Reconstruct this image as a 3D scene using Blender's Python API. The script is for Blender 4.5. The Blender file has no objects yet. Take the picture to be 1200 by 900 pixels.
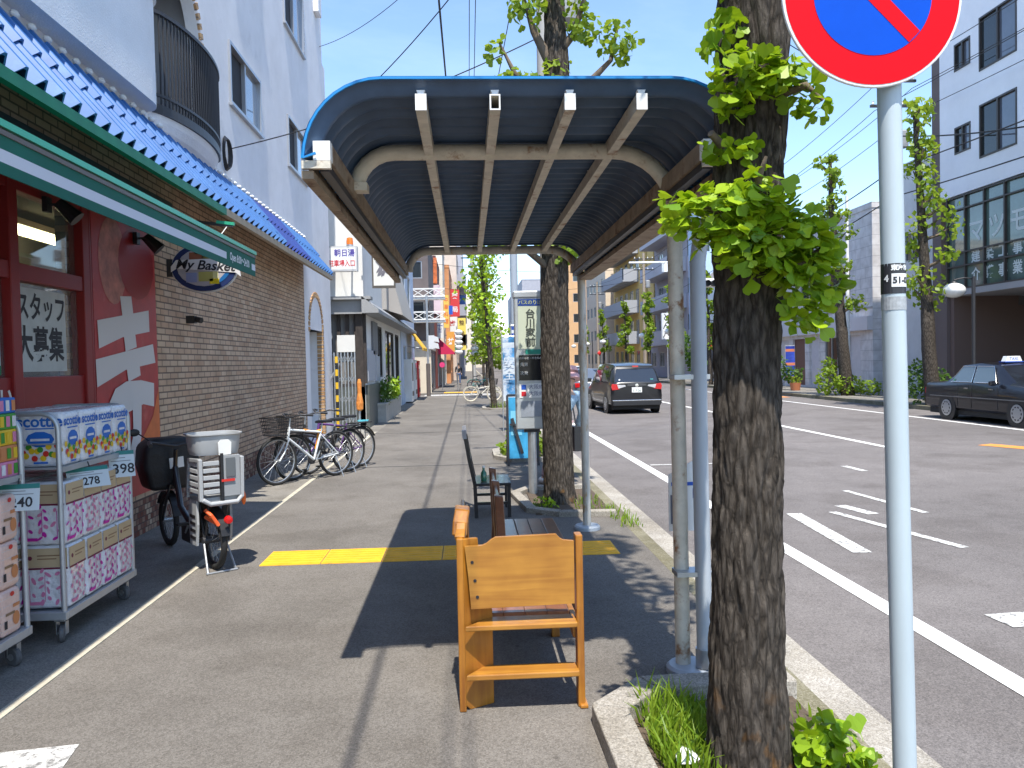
import bpy, math, random
import numpy as np
from mathutils import Vector, Matrix, Euler
S = bpy.context.scene
C = S.collection
R = math.radians
PI = math.pi
rnd = random.Random(7)

# ------------------------------------------------------------------ camera, sky, sun, exposure
cd = bpy.data.cameras.new('Camera')
cam = bpy.data.objects.new('Camera', cd); C.objects.link(cam)
cd.sensor_width = 36.0; cd.lens = 27.9; cd.clip_start = 0.05; cd.clip_end = 3000
rt, up, fw = (0.99822211, -0.05580668, -0.02093419), (0.0224586, 0.02683014, 0.99938769), (0.05521084, 0.99808104, -0.02803577)
M3 = Matrix((rt, up, tuple(-c for c in fw))).transposed()
cam.matrix_world = Matrix.Translation((0, 0, 1.7)) @ M3.to_4x4()
S.camera = cam
W = bpy.data.worlds.new('World'); S.world = W; W.use_nodes = True
nt = W.node_tree
bg = nt.nodes['Background']
sky = nt.nodes.new('ShaderNodeTexSky'); sky.sky_type = 'NISHITA'; sky.sun_disc = False
SUN_EL, SUN_DX = 65.0, -0.035
sky.sun_elevation = R(SUN_EL); sky.sun_rotation = R(180 - 4)
sky.air_density = 1.0; sky.dust_density = 0.2; sky.ozone_density = 3.2; sky.altitude = 10
wtc = nt.nodes.new('ShaderNodeTexCoord'); wmp = nt.nodes.new('ShaderNodeMapping'); wmp.inputs['Scale'].default_value = (1.6, 1.0, 4.5); wmp.inputs['Location'].default_value = (0.3, 0.2, 0.1)
wnz = nt.nodes.new('ShaderNodeTexNoise'); wnz.inputs['Scale'].default_value = 1.7; wnz.inputs['Detail'].default_value = 9; wnz.inputs['Roughness'].default_value = 0.62; wnz.inputs['Distortion'].default_value = 0.4
wcr = nt.nodes.new('ShaderNodeValToRGB'); wcr.color_ramp.elements[0].position = 0.46; wcr.color_ramp.elements[1].position = 0.82; wcr.color_ramp.elements[0].color = (0, 0, 0, 1); wcr.color_ramp.elements[1].color = (0.55, 0.52, 0.48, 1)
wad = nt.nodes.new('ShaderNodeMix'); wad.data_type = 'RGBA'; wad.blend_type = 'ADD'; wad.clamp_result = False; wad.inputs['Factor'].default_value = 1.0
nt.links.new(wtc.outputs['Generated'], wmp.inputs[0]); nt.links.new(wmp.outputs[0], wnz.inputs['Vector']); nt.links.new(wnz.outputs[0], wcr.inputs[0]); nt.links.new(sky.outputs[0], wad.inputs[6]); nt.links.new(wcr.outputs[0], wad.inputs[7])
nt.links.new(wad.outputs[2], bg.inputs[0]); bg.inputs[1].default_value = 0.15
sl = bpy.data.lights.new('Sun', 'SUN'); sl.energy = 3.5; sl.angle = R(0.55); sl.color = (1.0, 0.95, 0.86)
so = bpy.data.objects.new('Sun', sl); C.objects.link(so)
so.rotation_euler = Vector((SUN_DX, 0.46, -1.0)).to_track_quat('-Z', 'Y').to_euler()
so.location = (0, -20, 40)
S.view_settings.view_transform = 'Standard'; S.view_settings.look = 'None'
S.view_settings.exposure = 1.08; S.view_settings.gamma = 1.0
S.render.engine = 'CYCLES'
S.cycles.max_bounces = 6; S.cycles.diffuse_bounces = 3; S.cycles.glossy_bounces = 3
S.cycles.transmission_bounces = 4; S.cycles.transparent_max_bounces = 6
S.cycles.use_denoising = True

# ------------------------------------------------------------------ materials
MATS = {}
def mat(key, col, rough=0.6, metal=0.0, var=0.0, scale=6.0, col2=None, thr=None, bump=0.0, bscale=40.0, spec=0.5, coat=0.0, emit=None, stretch=None, alpha=None, trans=0.0):
    """Principled material with noise-driven colour variation, optional second colour in blotches, and bump."""
    if key in MATS: return MATS[key]
    m = bpy.data.materials.new(key); MATS[key] = m; m.use_nodes = True
    n, l = m.node_tree.nodes, m.node_tree.links
    b = n['Principled BSDF']
    b.inputs['Roughness'].default_value = rough; b.inputs['Metallic'].default_value = metal
    b.inputs['Specular IOR Level'].default_value = spec
    if coat: b.inputs['Coat Weight'].default_value = coat; b.inputs['Coat Roughness'].default_value = 0.05
    c4 = (*col, 1)
    b.inputs['Base Color'].default_value = c4
    tc = n.new('ShaderNodeTexCoord'); mp = n.new('ShaderNodeMapping'); l.new(tc.outputs['Object'], mp.inputs[0])
    if stretch: mp.inputs['Scale'].default_value = stretch
    cur = None
    if var > 0:
        nz = n.new('ShaderNodeTexNoise'); nz.inputs['Scale'].default_value = scale; nz.inputs['Detail'].default_value = 6; nz.inputs['Roughness'].default_value = 0.65
        l.new(mp.outputs[0], nz.inputs['Vector'])
        cr = n.new('ShaderNodeValToRGB')
        cr.color_ramp.elements[0].position = 0.3; cr.color_ramp.elements[1].position = 0.7
        cr.color_ramp.elements[0].color = (*[max(0, c * (1 - var)) for c in col], 1)
        cr.color_ramp.elements[1].color = (*[min(1, c * (1 + var)) for c in col], 1)
        l.new(nz.outputs[0], cr.inputs[0]); cur = cr.outputs[0]
    if col2 is not None:
        nz2 = n.new('ShaderNodeTexNoise'); nz2.inputs['Scale'].default_value = scale * 0.9; nz2.inputs['Detail'].default_value = 8; nz2.inputs['Roughness'].default_value = 0.7
        mp2 = n.new('ShaderNodeMapping'); mp2.inputs['Location'].default_value = (3.1, 7.7, 1.3); l.new(mp.outputs[0], mp2.inputs[0]); l.new(mp2.outputs[0], nz2.inputs['Vector'])
        cr2 = n.new('ShaderNodeValToRGB'); t = thr if thr is not None else 0.58
        cr2.color_ramp.elements[0].position = t - 0.05; cr2.color_ramp.elements[1].position = t + 0.07
        l.new(nz2.outputs[0], cr2.inputs[0])
        mx = n.new('ShaderNodeMix'); mx.data_type = 'RGBA'
        l.new(cr2.outputs[0], mx.inputs['Factor'])
        if cur is not None: l.new(cur, mx.inputs[6])
        else: mx.inputs[6].default_value = c4
        mx.inputs[7].default_value = (*col2, 1); cur = mx.outputs[2]
    if cur is not None: l.new(cur, b.inputs['Base Color'])
    if bump > 0:
        nb = n.new('ShaderNodeTexNoise'); nb.inputs['Scale'].default_value = bscale; nb.inputs['Detail'].default_value = 5
        l.new(mp.outputs[0], nb.inputs['Vector'])
        bp = n.new('ShaderNodeBump'); bp.inputs['Strength'].default_value = bump; bp.inputs['Distance'].default_value = 0.02
        l.new(nb.outputs[0], bp.inputs['Height']); l.new(bp.outputs[0], b.inputs['Normal'])
    if emit: b.inputs['Emission Color'].default_value = (*emit[0], 1); b.inputs['Emission Strength'].default_value = emit[1]
    if alpha is not None: b.inputs['Alpha'].default_value = alpha
    if trans: b.inputs['Transmission Weight'].default_value = trans
    return m

def leafmat(key, a, b_, tr, tf=0.38):
    m = bpy.data.materials.new(key); MATS[key] = m; m.use_nodes = True
    n, l = m.node_tree.nodes, m.node_tree.links
    p = n['Principled BSDF']; p.inputs['Roughness'].default_value = 0.45; p.inputs['Specular IOR Level'].default_value = 0.35
    g = n.new('ShaderNodeNewGeometry'); cr = n.new('ShaderNodeValToRGB')
    cr.color_ramp.elements[0].color = (*a, 1); cr.color_ramp.elements[1].color = (*b_, 1)
    l.new(g.outputs['Random Per Island'], cr.inputs[0]); l.new(cr.outputs[0], p.inputs['Base Color'])
    t = n.new('ShaderNodeBsdfTranslucent'); t.inputs[0].default_value = (*tr, 1)
    mx = n.new('ShaderNodeMixShader'); mx.inputs[0].default_value = tf
    l.new(p.outputs[0], mx.inputs[1]); l.new(t.outputs[0], mx.inputs[2])
    l.new(mx.outputs[0], n['Material Output'].inputs[0])
    return m

def glassmat(key, col, rough=0.03):
    return mat(key, col, rough, spec=0.8, coat=0.6, var=0.25, scale=0.7)

def brickmat(key, c1, c2, mortar, bw, bh, plane='YZ', mort=0.012, rough=0.8, bias=0.0, bump=0.5, extra=None):
    m = bpy.data.materials.new(key); MATS[key] = m; m.use_nodes = True
    n, l = m.node_tree.nodes, m.node_tree.links
    b = n['Principled BSDF']; b.inputs['Roughness'].default_value = rough
    tc = n.new('ShaderNodeTexCoord'); sp = n.new('ShaderNodeSeparateXYZ'); cb = n.new('ShaderNodeCombineXYZ')
    l.new(tc.outputs['Object'], sp.inputs[0])
    l.new(sp.outputs['XYZ'.index(plane[0])], cb.inputs[0]); l.new(sp.outputs['XYZ'.index(plane[1])], cb.inputs[1])
    bt = n.new('ShaderNodeTexBrick'); l.new(cb.outputs[0], bt.inputs['Vector'])
    bt.inputs['Color1'].default_value = (*c1, 1); bt.inputs['Color2'].default_value = (*c2, 1); bt.inputs['Mortar'].default_value = (*mortar, 1)
    bt.inputs['Scale'].default_value = 1.0; bt.inputs['Mortar Size'].default_value = mort; bt.inputs['Bias'].default_value = bias
    bt.inputs['Brick Width'].default_value = bw; bt.inputs['Row Height'].default_value = bh; bt.inputs['Mortar Smooth'].default_value = 0.2
    nz = n.new('ShaderNodeTexNoise'); nz.inputs['Scale'].default_value = 3.0; nz.inputs['Detail'].default_value = 8; l.new(tc.outputs['Object'], nz.inputs['Vector'])
    mx = n.new('ShaderNodeMix'); mx.data_type = 'RGBA'; mx.blend_type = 'MULTIPLY'; mx.inputs['Factor'].default_value = 0.55
    cr = n.new('ShaderNodeValToRGB'); cr.color_ramp.elements[0].position = 0.3; cr.color_ramp.elements[0].color = (0.55, 0.52, 0.5, 1); cr.color_ramp.elements[1].position = 0.65; cr.color_ramp.elements[1].color = (1, 1, 1, 1)
    l.new(nz.outputs[0], cr.inputs[0]); l.new(bt.outputs[0], mx.inputs[6]); l.new(cr.outputs[0], mx.inputs[7])
    l.new(mx.outputs[2], b.inputs['Base Color'])
    bp = n.new('ShaderNodeBump'); bp.inputs['Strength'].default_value = bump; bp.inputs['Distance'].default_value = 0.01; bp.invert = True
    l.new(bt.outputs['Fac'], bp.inputs['Height']); l.new(bp.outputs[0], b.inputs['Normal'])
    return m

def groundmat(key, base, spk, stain, s1=0.35, crack=True, rough=0.9):
    """Asphalt / concrete: grain, patches, stains and hairline cracks."""
    m = bpy.data.materials.new(key); MATS[key] = m; m.use_nodes = True
    n, l = m.node_tree.nodes, m.node_tree.links
    b = n['Principled BSDF']; b.inputs['Roughness'].default_value = rough; b.inputs['Specular IOR Level'].default_value = 0.3
    tc = n.new('ShaderNodeTexCoord')
    def noise(sc, det=8, ro=0.6):
        z = n.new('ShaderNodeTexNoise'); z.inputs['Scale'].default_value = sc; z.inputs['Detail'].default_value = det; z.inputs['Roughness'].default_value = ro
        l.new(tc.outputs['Object'], z.inputs['Vector']); return z.outputs[0]
    def ramp(src, p0, c0, p1, c1):
        r = n.new('ShaderNodeValToRGB'); e = r.color_ramp.elements
        e[0].position, e[1].position = p0, p1; e[0].color, e[1].color = (*c0, 1), (*c1, 1); l.new(src, r.inputs[0]); return r.outputs[0]
    def mul(a, c, f=1.0):
        x = n.new('ShaderNodeMix'); x.data_type = 'RGBA'; x.blend_type = 'MULTIPLY'; x.inputs['Factor'].default_value = f
        l.new(a, x.inputs[6]); l.new(c, x.inputs[7]); return x.outputs[2]
    k = lambda t, c: tuple(t * q for q in c)
    cur = ramp(noise(s1, 6), 0.32, k(0.82, base), 0.7, k(1.16, base))
    cur = mul(cur, ramp(noise(140, 3, 0.8), 0.32, (0.55, 0.55, 0.55), 0.68, (1.4, 1.38, 1.33)))
    cur = mul(cur, ramp(noise(2.3, 10, 0.7), 0.35, stain, 0.62, (1, 1, 1)), 0.7)
    vo = n.new('ShaderNodeTexVoronoi'); vo.inputs['Scale'].default_value = 95; l.new(tc.outputs['Object'], vo.inputs['Vector'])
    cur = mul(cur, ramp(vo.outputs['Color'], 0.15, spk, 0.75, (1, 1, 1)), 0.8)
    vg = n.new('ShaderNodeTexVoronoi'); vg.inputs['Scale'].default_value = 3.3; l.new(tc.outputs['Object'], vg.inputs['Vector'])
    cur = mul(cur, ramp(vg.outputs['Distance'], 0.035, (0.62, 0.61, 0.6), 0.06, (1, 1, 1)), 0.75)
    cur = mul(cur, ramp(noise(0.9, 4, 0.5), 0.40, (0.84, 0.83, 0.82), 0.48, (1, 1, 1)), 0.8)
    if crack:
        v2 = n.new('ShaderNodeTexVoronoi'); v2.feature = 'DISTANCE_TO_EDGE'; v2.inputs['Scale'].default_value = 0.33
        mpv = n.new('ShaderNodeMapping'); l.new(tc.outputs['Object'], mpv.inputs[0])
        nd = n.new('ShaderNodeTexNoise'); nd.inputs['Scale'].default_value = 1.8; nd.inputs['Detail'].default_value = 6; l.new(tc.outputs['Object'], nd.inputs['Vector'])
        ad = n.new('ShaderNodeVectorMath'); ad.operation = 'ADD'; l.new(tc.outputs['Object'], ad.inputs[0]); l.new(nd.outputs['Color'], ad.inputs[1]); l.new(ad.outputs[0], v2.inputs['Vector'])
        cur = mul(cur, ramp(v2.outputs['Distance'], 0.001, (0.7, 0.7, 0.7), 0.004, (1, 1, 1)), 0.35)
    l.new(cur, b.inputs['Base Color'])
    bp = n.new('ShaderNodeBump'); bp.inputs['Strength'].default_value = 0.35; bp.inputs['Distance'].default_value = 0.006
    l.new(noise(160, 3, 0.7), bp.inputs['Height']); l.new(bp.outputs[0], b.inputs['Normal'])
    return m

# ------------------------------------------------------------------ mesh builder
def fnorm(v):
    v = np.asarray(v, float); q = np.linalg.norm(v); return v / q if q else v
class MB:
    def __init__(s): s.v = []; s.f = []; s.mi = []; s.ms = []; s.nv = 0
    def _m(s, m):
        if m not in s.ms: s.ms.append(m)
        return s.ms.index(m)
    def add(s, vs, fs, m):
        i = s._m(m); o = s.nv
        s.v.extend([tuple(map(float, p)) for p in vs]); s.nv += len(vs)
        for f in fs: s.f.append(tuple(o + k for k in f)); s.mi.append(i)
        return s
    def box(s, c, d, m, rot=None):
        x, y, z = [q / 2 for q in d]
        vs = [Vector((a, b, e)) for a in (-x, x) for b in (-y, y) for e in (-z, z)]
        if rot is not None:
            q = rot if isinstance(rot, Matrix) else Euler(rot).to_matrix()
            vs = [q @ p for p in vs]
        vs = [(p[0] + c[0], p[1] + c[1], p[2] + c[2]) for p in vs]
        return s.add(vs, [(0, 1, 3, 2), (4, 6, 7, 5), (0, 4, 5, 1), (2, 3, 7, 6), (0, 2, 6, 4), (1, 5, 7, 3)], m)
    def bx(s, x0, x1, y0, y1, z0, z1, m): return s.box(((x0 + x1) / 2, (y0 + y1) / 2, (z0 + z1) / 2), (x1 - x0, y1 - y0, z1 - z0), m)
    def tube(s, pts, r, m, n=8, caps=True, sq=None, closed=False):
        """sweep a circle (or a rectangle sq=(w,h)) along pts"""
        P = [np.array(p, float) for p in pts]; k = len(P)
        rs = r if hasattr(r, '__len__') else [r] * k
        T = []
        for i in range(k):
            a = P[i - 1] if (i > 0 or closed) else P[0]; b = P[(i + 1) % k] if (i < k - 1 or closed) else P[-1]
            T.append(fnorm(b - a))
        ref = np.array([0, 0, 1.0]) if abs(T[0][2]) < 0.9 else np.array([0, 1.0, 0])
        u = fnorm(np.cross(ref, T[0])); vs = []
        for i in range(k):
            u = fnorm(u - T[i] * np.dot(u, T[i])); w = np.cross(T[i], u)
            if sq: ring = [P[i] + u * a * sq[0] / 2 + w * b * sq[1] / 2 for a, b in ((-1, -1), (1, -1), (1, 1), (-1, 1))]
            else: ring = [P[i] + (u * math.cos(2 * PI * j / n) + w * math.sin(2 * PI * j / n)) * rs[i] for j in range(n)]
            vs += ring
        nn = 4 if sq else n
        fs = [(i * nn + j, i * nn + (j + 1) % nn, (i + 1) % k * nn + (j + 1) % nn, (i + 1) % k * nn + j) for i in range(k if closed else k - 1) for j in range(nn)]
        if caps and not closed: fs += [tuple(range(nn))[::-1], tuple((k - 1) * nn + j for j in range(nn))]
        return s.add(vs, fs, m)
    def cyl(s, a, b, r, m, r1=None, n=12): return s.tube([a, b], [r, r if r1 is None else r1], m, n)
    def lathe(s, prof, c, m, n=16, rot=None):
        vs = []
        for r_, z_ in prof: vs += [(r_ * math.cos(2 * PI * j / n), r_ * math.sin(2 * PI * j / n), z_) for j in range(n)]
        if rot is not None:
            q = rot if isinstance(rot, Matrix) else Euler(rot).to_matrix(); vs = [tuple(q @ Vector(p)) for p in vs]
        vs = [(p[0] + c[0], p[1] + c[1], p[2] + c[2]) for p in vs]; k = len(prof)
        fs = [(i * n + j, i * n + (j + 1) % n, (i + 1) * n + (j + 1) % n, (i + 1) * n + j) for i in range(k - 1) for j in range(n)]
        if prof[0][0] > 1e-6: fs.append(tuple(range(n))[::-1])
        if prof[-1][0] > 1e-6: fs.append(tuple((k - 1) * n + j for j in range(n)))
        return s.add(vs, fs, m)
    def ball(s, c, r, m, n=14, k=8, rot=None):
        r = r if hasattr(r, '__len__') else (r, r, r)
        vs, fs = [], []
        q = Euler(rot).to_matrix() if rot else None
        for i in range(k + 1):
            t = PI * i / k
            for j in range(n):
                p = Vector((r[0] * math.sin(t) * math.cos(2 * PI * j / n), r[1] * math.sin(t) * math.sin(2 * PI * j / n), r[2] * math.cos(t)))
                if q: p = q @ p
                vs.append((p.x + c[0], p.y + c[1], p.z + c[2]))
        for i in range(k):
            for j in range(n): fs.append((i * n + j, (i + 1) * n + j, (i + 1) * n + (j + 1) % n, i * n + (j + 1) % n))
        return s.add(vs, fs, m)
    def prism(s, poly, o, u, v, w, m, m2=None):
        """polygon (a,b) -> o+u*a+v*b, extruded by vector w"""
        o, u, v, w = [np.array(q, float) for q in (o, u, v, w)]
        A = [o + u * a + v * b for a, b in poly]; k = len(A)
        area = sum(poly[i][0] * poly[(i + 1) % k][1] - poly[(i + 1) % k][0] * poly[i][1] for i in range(k))
        flip = (area > 0) == (np.dot(np.cross(u, v), w) > 0)
        vs = A + [p + w for p in A]
        top = tuple(range(k)); bot = tuple(k + i for i in range(k))
        sides = [(i, (i + 1) % k, k + (i + 1) % k, k + i) for i in range(k)]
        if flip: top = top[::-1]
        else: bot = bot[::-1]; sides = [q[::-1] for q in sides]
        if m2 is None: return s.add(vs, [top, bot] + sides, m)
        s.add(vs, [bot] + sides, m2); return s.add(A, [tuple(range(k)) if not flip else tuple(range(k))[::-1]], m)
    def face(s, pts, m): return s.add(pts, [tuple(range(len(pts)))], m)
    def rect(s, o, u, v, a0, a1, b0, b1, m):
        o, u, v = [np.array(q, float) for q in (o, u, v)]
        return s.face([o + u * a + v * b for a, b in ((a0, b0), (a1, b0), (a1, b1), (a0, b1))], m)
    def ell(s, o, u, v, ca, cb, ra, rb, m, n=20, a0=0, a1=2 * PI):
        o, u, v = [np.array(q, float) for q in (o, u, v)]
        return s.face([o + u * (ca + ra * math.cos(a0 + (a1 - a0) * i / n)) + v * (cb + rb * math.sin(a0 + (a1 - a0) * i / n)) for i in range(n)], m)
    def text(s, body, size, o, u, v, m, ext=0.0, align='CENTER', sx=1.0, shear=0.0, bold=0.0):
        me = textmesh(body, size, ext, align, sx, shear, bold)
        o, u, v = [np.array(q, float) for q in (o, u, v)]; w = np.cross(u, v)
        return s.add([o + u * p[0] + v * p[1] + w * p[2] for p in me[0]], me[1], m)
    def wall(s, o, u, v, U, V, holes, m, depth=0.12, mr=None, back=None):
        """wall rectangle U x V at o with rectangular holes (a0,a1,b0,b1); reveals run `depth` behind the face (-u x v)"""
        o, u, v = [np.array(q, float) for q in (o, u, v)]; w = -np.cross(u, v) * depth
        xs = sorted({0, U, *[h[0] for h in holes], *[h[1] for h in holes]}); ys = sorted({0, V, *[h[2] for h in holes], *[h[3] for h in holes]})
        P = lambda a, b: o + u * a + v * b
        for i in range(len(xs) - 1):
            for j in range(len(ys) - 1):
                cx, cy = (xs[i] + xs[i + 1]) / 2, (ys[j] + ys[j + 1]) / 2
                if any(h[0] < cx < h[1] and h[2] < cy < h[3] for h in holes): continue
                s.face([P(xs[i], ys[j]), P(xs[i + 1], ys[j]), P(xs[i + 1], ys[j + 1]), P(xs[i], ys[j + 1])], m)
        for a0, a1, b0, b1 in holes:
            q = [P(a0, b0), P(a1, b0), P(a1, b1), P(a0, b1)]
            for k in range(4): s.face([q[k], q[k] + w, q[(k + 1) % 4] + w, q[(k + 1) % 4]], mr or m)
            if back: s.face([p + w for p in q], back)
        return s
    def obj(s, name, parent=None, smooth=False, bevel=0.0, seg=2, world=False, mesh_only=False):
        me = bpy.data.meshes.new(name); me.from_pydata(s.v, [], s.f)
        for m in s.ms: me.materials.append(m)
        me.polygons.foreach_set('material_index', s.mi)
        if smooth: me.polygons.foreach_set('use_smooth', [True] * len(me.polygons))
        me.update()
        o = bpy.data.objects.new(name, me); C.objects.link(o)
        if smooth and smooth != 'all':
            try: me.set_sharp_from_angle(angle=R(smooth if smooth is not True else 42))
            except Exception: pass
        if parent is not None:
            o.parent = parent
            if world:
                mi = Matrix.LocRotScale(parent.location, parent.rotation_euler, None).inverted(); me.transform(mi)
        if bevel:
            b = o.modifiers.new('Bevel', 'BEVEL'); b.width = bevel; b.segments = seg; b.limit_method = 'ANGLE'; b.angle_limit = R(40)
        return o
_tc = {}
def textmesh(body, size, ext, align, sx, shear, bold):
    k = (body, size, ext, align, sx, shear, bold)
    if k not in _tc:
        c = bpy.data.curves.new('lettering', 'FONT'); c.body = body; c.size = size; c.extrude = ext; c.align_x = align; c.align_y = 'CENTER'; c.shear = shear; c.resolution_u = 3; c.offset = bold
        o = bpy.data.objects.new('lettering', c); C.objects.link(o)
        dg = bpy.context.evaluated_depsgraph_get(); dg.update()
        me = bpy.data.meshes.new_from_object(o.evaluated_get(dg))
        _tc[k] = ([(v.co.x * sx, v.co.y, v.co.z) for v in me.vertices], [tuple(p.vertices) for p in me.polygons])
        bpy.data.objects.remove(o); bpy.data.curves.remove(c); bpy.data.meshes.remove(me)
    return _tc[k]
def tag(o, label=None, cat=None, group=None, kind=None):
    if label: o['label'] = label
    if cat: o['category'] = cat
    if group: o['group'] = group
    if kind: o['kind'] = kind
    return o
def thing(name, label, cat, loc=(0, 0, 0), rz=0.0, group=None):
    o = bpy.data.objects.new(name, None); C.objects.link(o); o.location = loc; o.rotation_euler = (0, 0, rz); o.empty_display_size = 0.1
    return tag(o, label, cat, group)
def dup(root, loc, rz=None, label=None, group=None):
    def cp(o, par):
        c = o.copy(); C.objects.link(c); c.parent = par
        for ch in [q for q in o.children if q != c]: cp(ch, c)
        return c
    r = cp(root, None); r.location = loc
    if rz is not None: r.rotation_euler = (0, 0, rz)
    if label: r['label'] = label
    if group: r['group'] = group
    return r
X_, Y_, Z_ = (1, 0, 0), (0, 1, 0), (0, 0, 1)
NX, NY = (-1, 0, 0), (0, -1, 0)

# common materials
WHITE = mat('white_paint', (0.78, 0.78, 0.76), 0.5, var=0.06, scale=5)
BLACK = mat('black_plastic', (0.018, 0.018, 0.02), 0.45)
RUBBER = mat('rubber', (0.02, 0.02, 0.02), 0.8)
STEEL = mat('galvanised_steel', (0.5, 0.52, 0.54), 0.38, 0.75, var=0.12, scale=12)
CHROME = mat('bright_metal', (0.7, 0.7, 0.7), 0.18, 1.0)
DARKM = mat('dark_metal', (0.05, 0.05, 0.055), 0.45, 0.3)
CONC = mat('concrete', (0.42, 0.40, 0.36), 0.9, var=0.16, scale=5, bump=0.3, bscale=60)
PAPER = mat('paper', (0.8, 0.8, 0.78), 0.7)
INK = mat('ink', (0.02, 0.02, 0.025), 0.6)
GREYP = mat('grey_plastic', (0.30, 0.31, 0.32), 0.45)
REDP = mat('red_print', (0.62, 0.02, 0.03), 0.5)
BLUEP = mat('blue_print', (0.02, 0.10, 0.5), 0.5)
# ------------------------------------------------------------------ ground, road, pavements
ASPH = groundmat('road_asphalt', (0.206, 0.189, 0.185), (0.66, 0.66, 0.66), (0.80, 0.79, 0.79), 0.2)
PAVE = groundmat('pavement_asphalt', (0.202, 0.187, 0.172), (0.62, 0.61, 0.60), (0.80, 0.79, 0.78), 0.4)
FORE = groundmat('forecourt_concrete', (0.27, 0.255, 0.235), (0.75, 0.74, 0.72), (0.66, 0.64, 0.6), 0.7)
GUTT = groundmat('gutter_concrete', (0.44, 0.415, 0.38), (0.6, 0.58, 0.55), (0.72, 0.69, 0.62), 1.1)
KERB = groundmat('kerb_concrete', (0.27, 0.25, 0.19), (0.6, 0.6, 0.5), (0.55, 0.54, 0.38), 1.5)
def sheet(name, x0, x1, y0, y1, z, m, th=0.0):
    b = MB()
    if th: b.bx(x0, x1, y0, y1, z - th, z, m)
    else: b.face([(x0, y0, z), (x1, y0, z), (x1, y1, z), (x0, y1, z)], m)
    return tag(b.obj(name), kind='structure')
sheet('ground', -900, 900, -60, 1800, -0.11, ASPH)
sheet('road', 1.97, 14.06, -30, 420, -0.06, ASPH)
sheet('side_street', -14, 1.97, 41.6, 45.0, -0.064, ASPH)
sheet('pavement', -2.32, 1.58, -12, 41.6, 0.0, PAVE, 0.2)
sheet('pavement_beyond', -3.0, 1.58, 45.0, 260, 0.0, PAVE, 0.2)
sheet('store_forecourt', -3.45, -2.38, -12, 20.0, 0.004, FORE, 0.2)
sheet('pavement_edge_strip', -2.38, -2.32, -12, 20.0, 0.008, mat('pale_strip', (0.46, 0.42, 0.33), 0.9, var=0.2, scale=9, bump=0.2), 0.2)
sheet('pavement_margin', -4.4, -2.32, 20.0, 41.6, -0.002, FORE, 0.2)
b = MB()
y = -12.0
while y < 260:
    if not (41.0 < y < 45.0): b.bx(1.582, 1.715, y + 0.004, y + 0.596, -0.2, -0.006, KERB)
    y += 0.6
tag(b.obj('kerb', bevel=0.01), kind='structure')
b = MB()
b.face([(1.715, -12, -0.048), (1.972, -12, -0.056), (1.972, 260, -0.056), (1.715, 260, -0.048)], GUTT)
tag(b.obj('gutter'), kind='structure')
sheet('far_pavement', 14.2, 30, -12, 260, 0.07, FORE, 0.3)
b = MB(); b.bx(14.06, 14.2, -12, 260, -0.2, 0.075, KERB); tag(b.obj('far_kerb', bevel=0.012), kind='structure')

LINE = mat('road_paint', (0.74, 0.73, 0.70), 0.75, var=0.08, scale=20, col2=(0.24, 0.23, 0.22), thr=0.66)
WORN = mat('worn_road_paint', (0.62, 0.61, 0.58), 0.8, var=0.1, scale=26, col2=(0.17, 0.165, 0.16), thr=0.53)
ORNG = mat('orange_road_paint', (0.72, 0.27, 0.05), 0.8, var=0.15, scale=14, col2=(0.2, 0.18, 0.16), thr=0.6)
def strip(pts, w, m, z=-0.055):
    b = MB()
    for (x0, y0), (x1, y1) in zip(pts[:-1], pts[1:]):
        d = fnorm((x1 - x0, y1 - y0)); nx, ny = -d[1] * w / 2, d[0] * w / 2
        b.face([(x0 - nx, y0 - ny, z), (x1 - nx, y1 - ny, z), (x1 + nx, y1 + ny, z), (x0 + nx, y0 + ny, z)][::-1], m)
    return b
tag(strip([(2.86, -10), (2.86, 41)], 0.15, LINE).obj('road_edge_line'), kind='structure')
tag(strip([(7.86, 14.0), (7.86, 44)], 0.15, LINE).obj('road_centre_line'), kind='structure')
b = strip([(12.3, -10), (12.3, 47)], 0.13, LINE)
for y in range(52, 200, 10): b.add(*[(q.v, q.f) for q in [strip([(7.86, y), (7.86, y + 5)], 0.15, LINE)]][0], LINE)
tag(b.obj('road_far_line'), kind='structure')
b = MB()
for a, c, w in (((3.59, 8.62), (3.46, 6.81), 0.17), ((4.04, 8.64), (4.43, 6.86), 0.10), ((4.84, 9.98), (5.0, 8.43), 0.09), ((4.3, 9.0), (4.42, 8.45), 0.15), ((3.42, 4.95), (4.6, 5.05), 0.26), ((2.98, 12.95), (4.4, 12.9), 0.09), ((5.9, 12.2), (5.94, 11.6), 0.12)):
    q = strip([a, c], w, WORN); b.add(q.v, q.f, WORN)
tag(b.obj('road_markings'), kind='structure')
q = strip([(9.75, 14.5), (10.1, 13.7)], 0.4, ORNG); q2 = strip([(13.2, 33.0), (13.2, 36.5)], 1.0, ORNG); q.add(q2.v, q2.f, ORNG)
tag(q.obj('orange_road_mark'), kind='structure')
b = MB()
for k in range(5): q = strip([(-2.4 + 0.0, 42.0 + k * 0.62), (1.5, 42.0 + k * 0.62)], 0.3, LINE, -0.058); b.add(q.v, q.f, LINE)
tag(b.obj('crosswalk'), kind='structure')
# white worn paint patch on the pavement by the shop
q = strip([(-2.25, 3.45), (-1.78, 3.52)], 0.30, WORN, 0.004); tag(q.obj('pavement_marking'), kind='structure')
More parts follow.
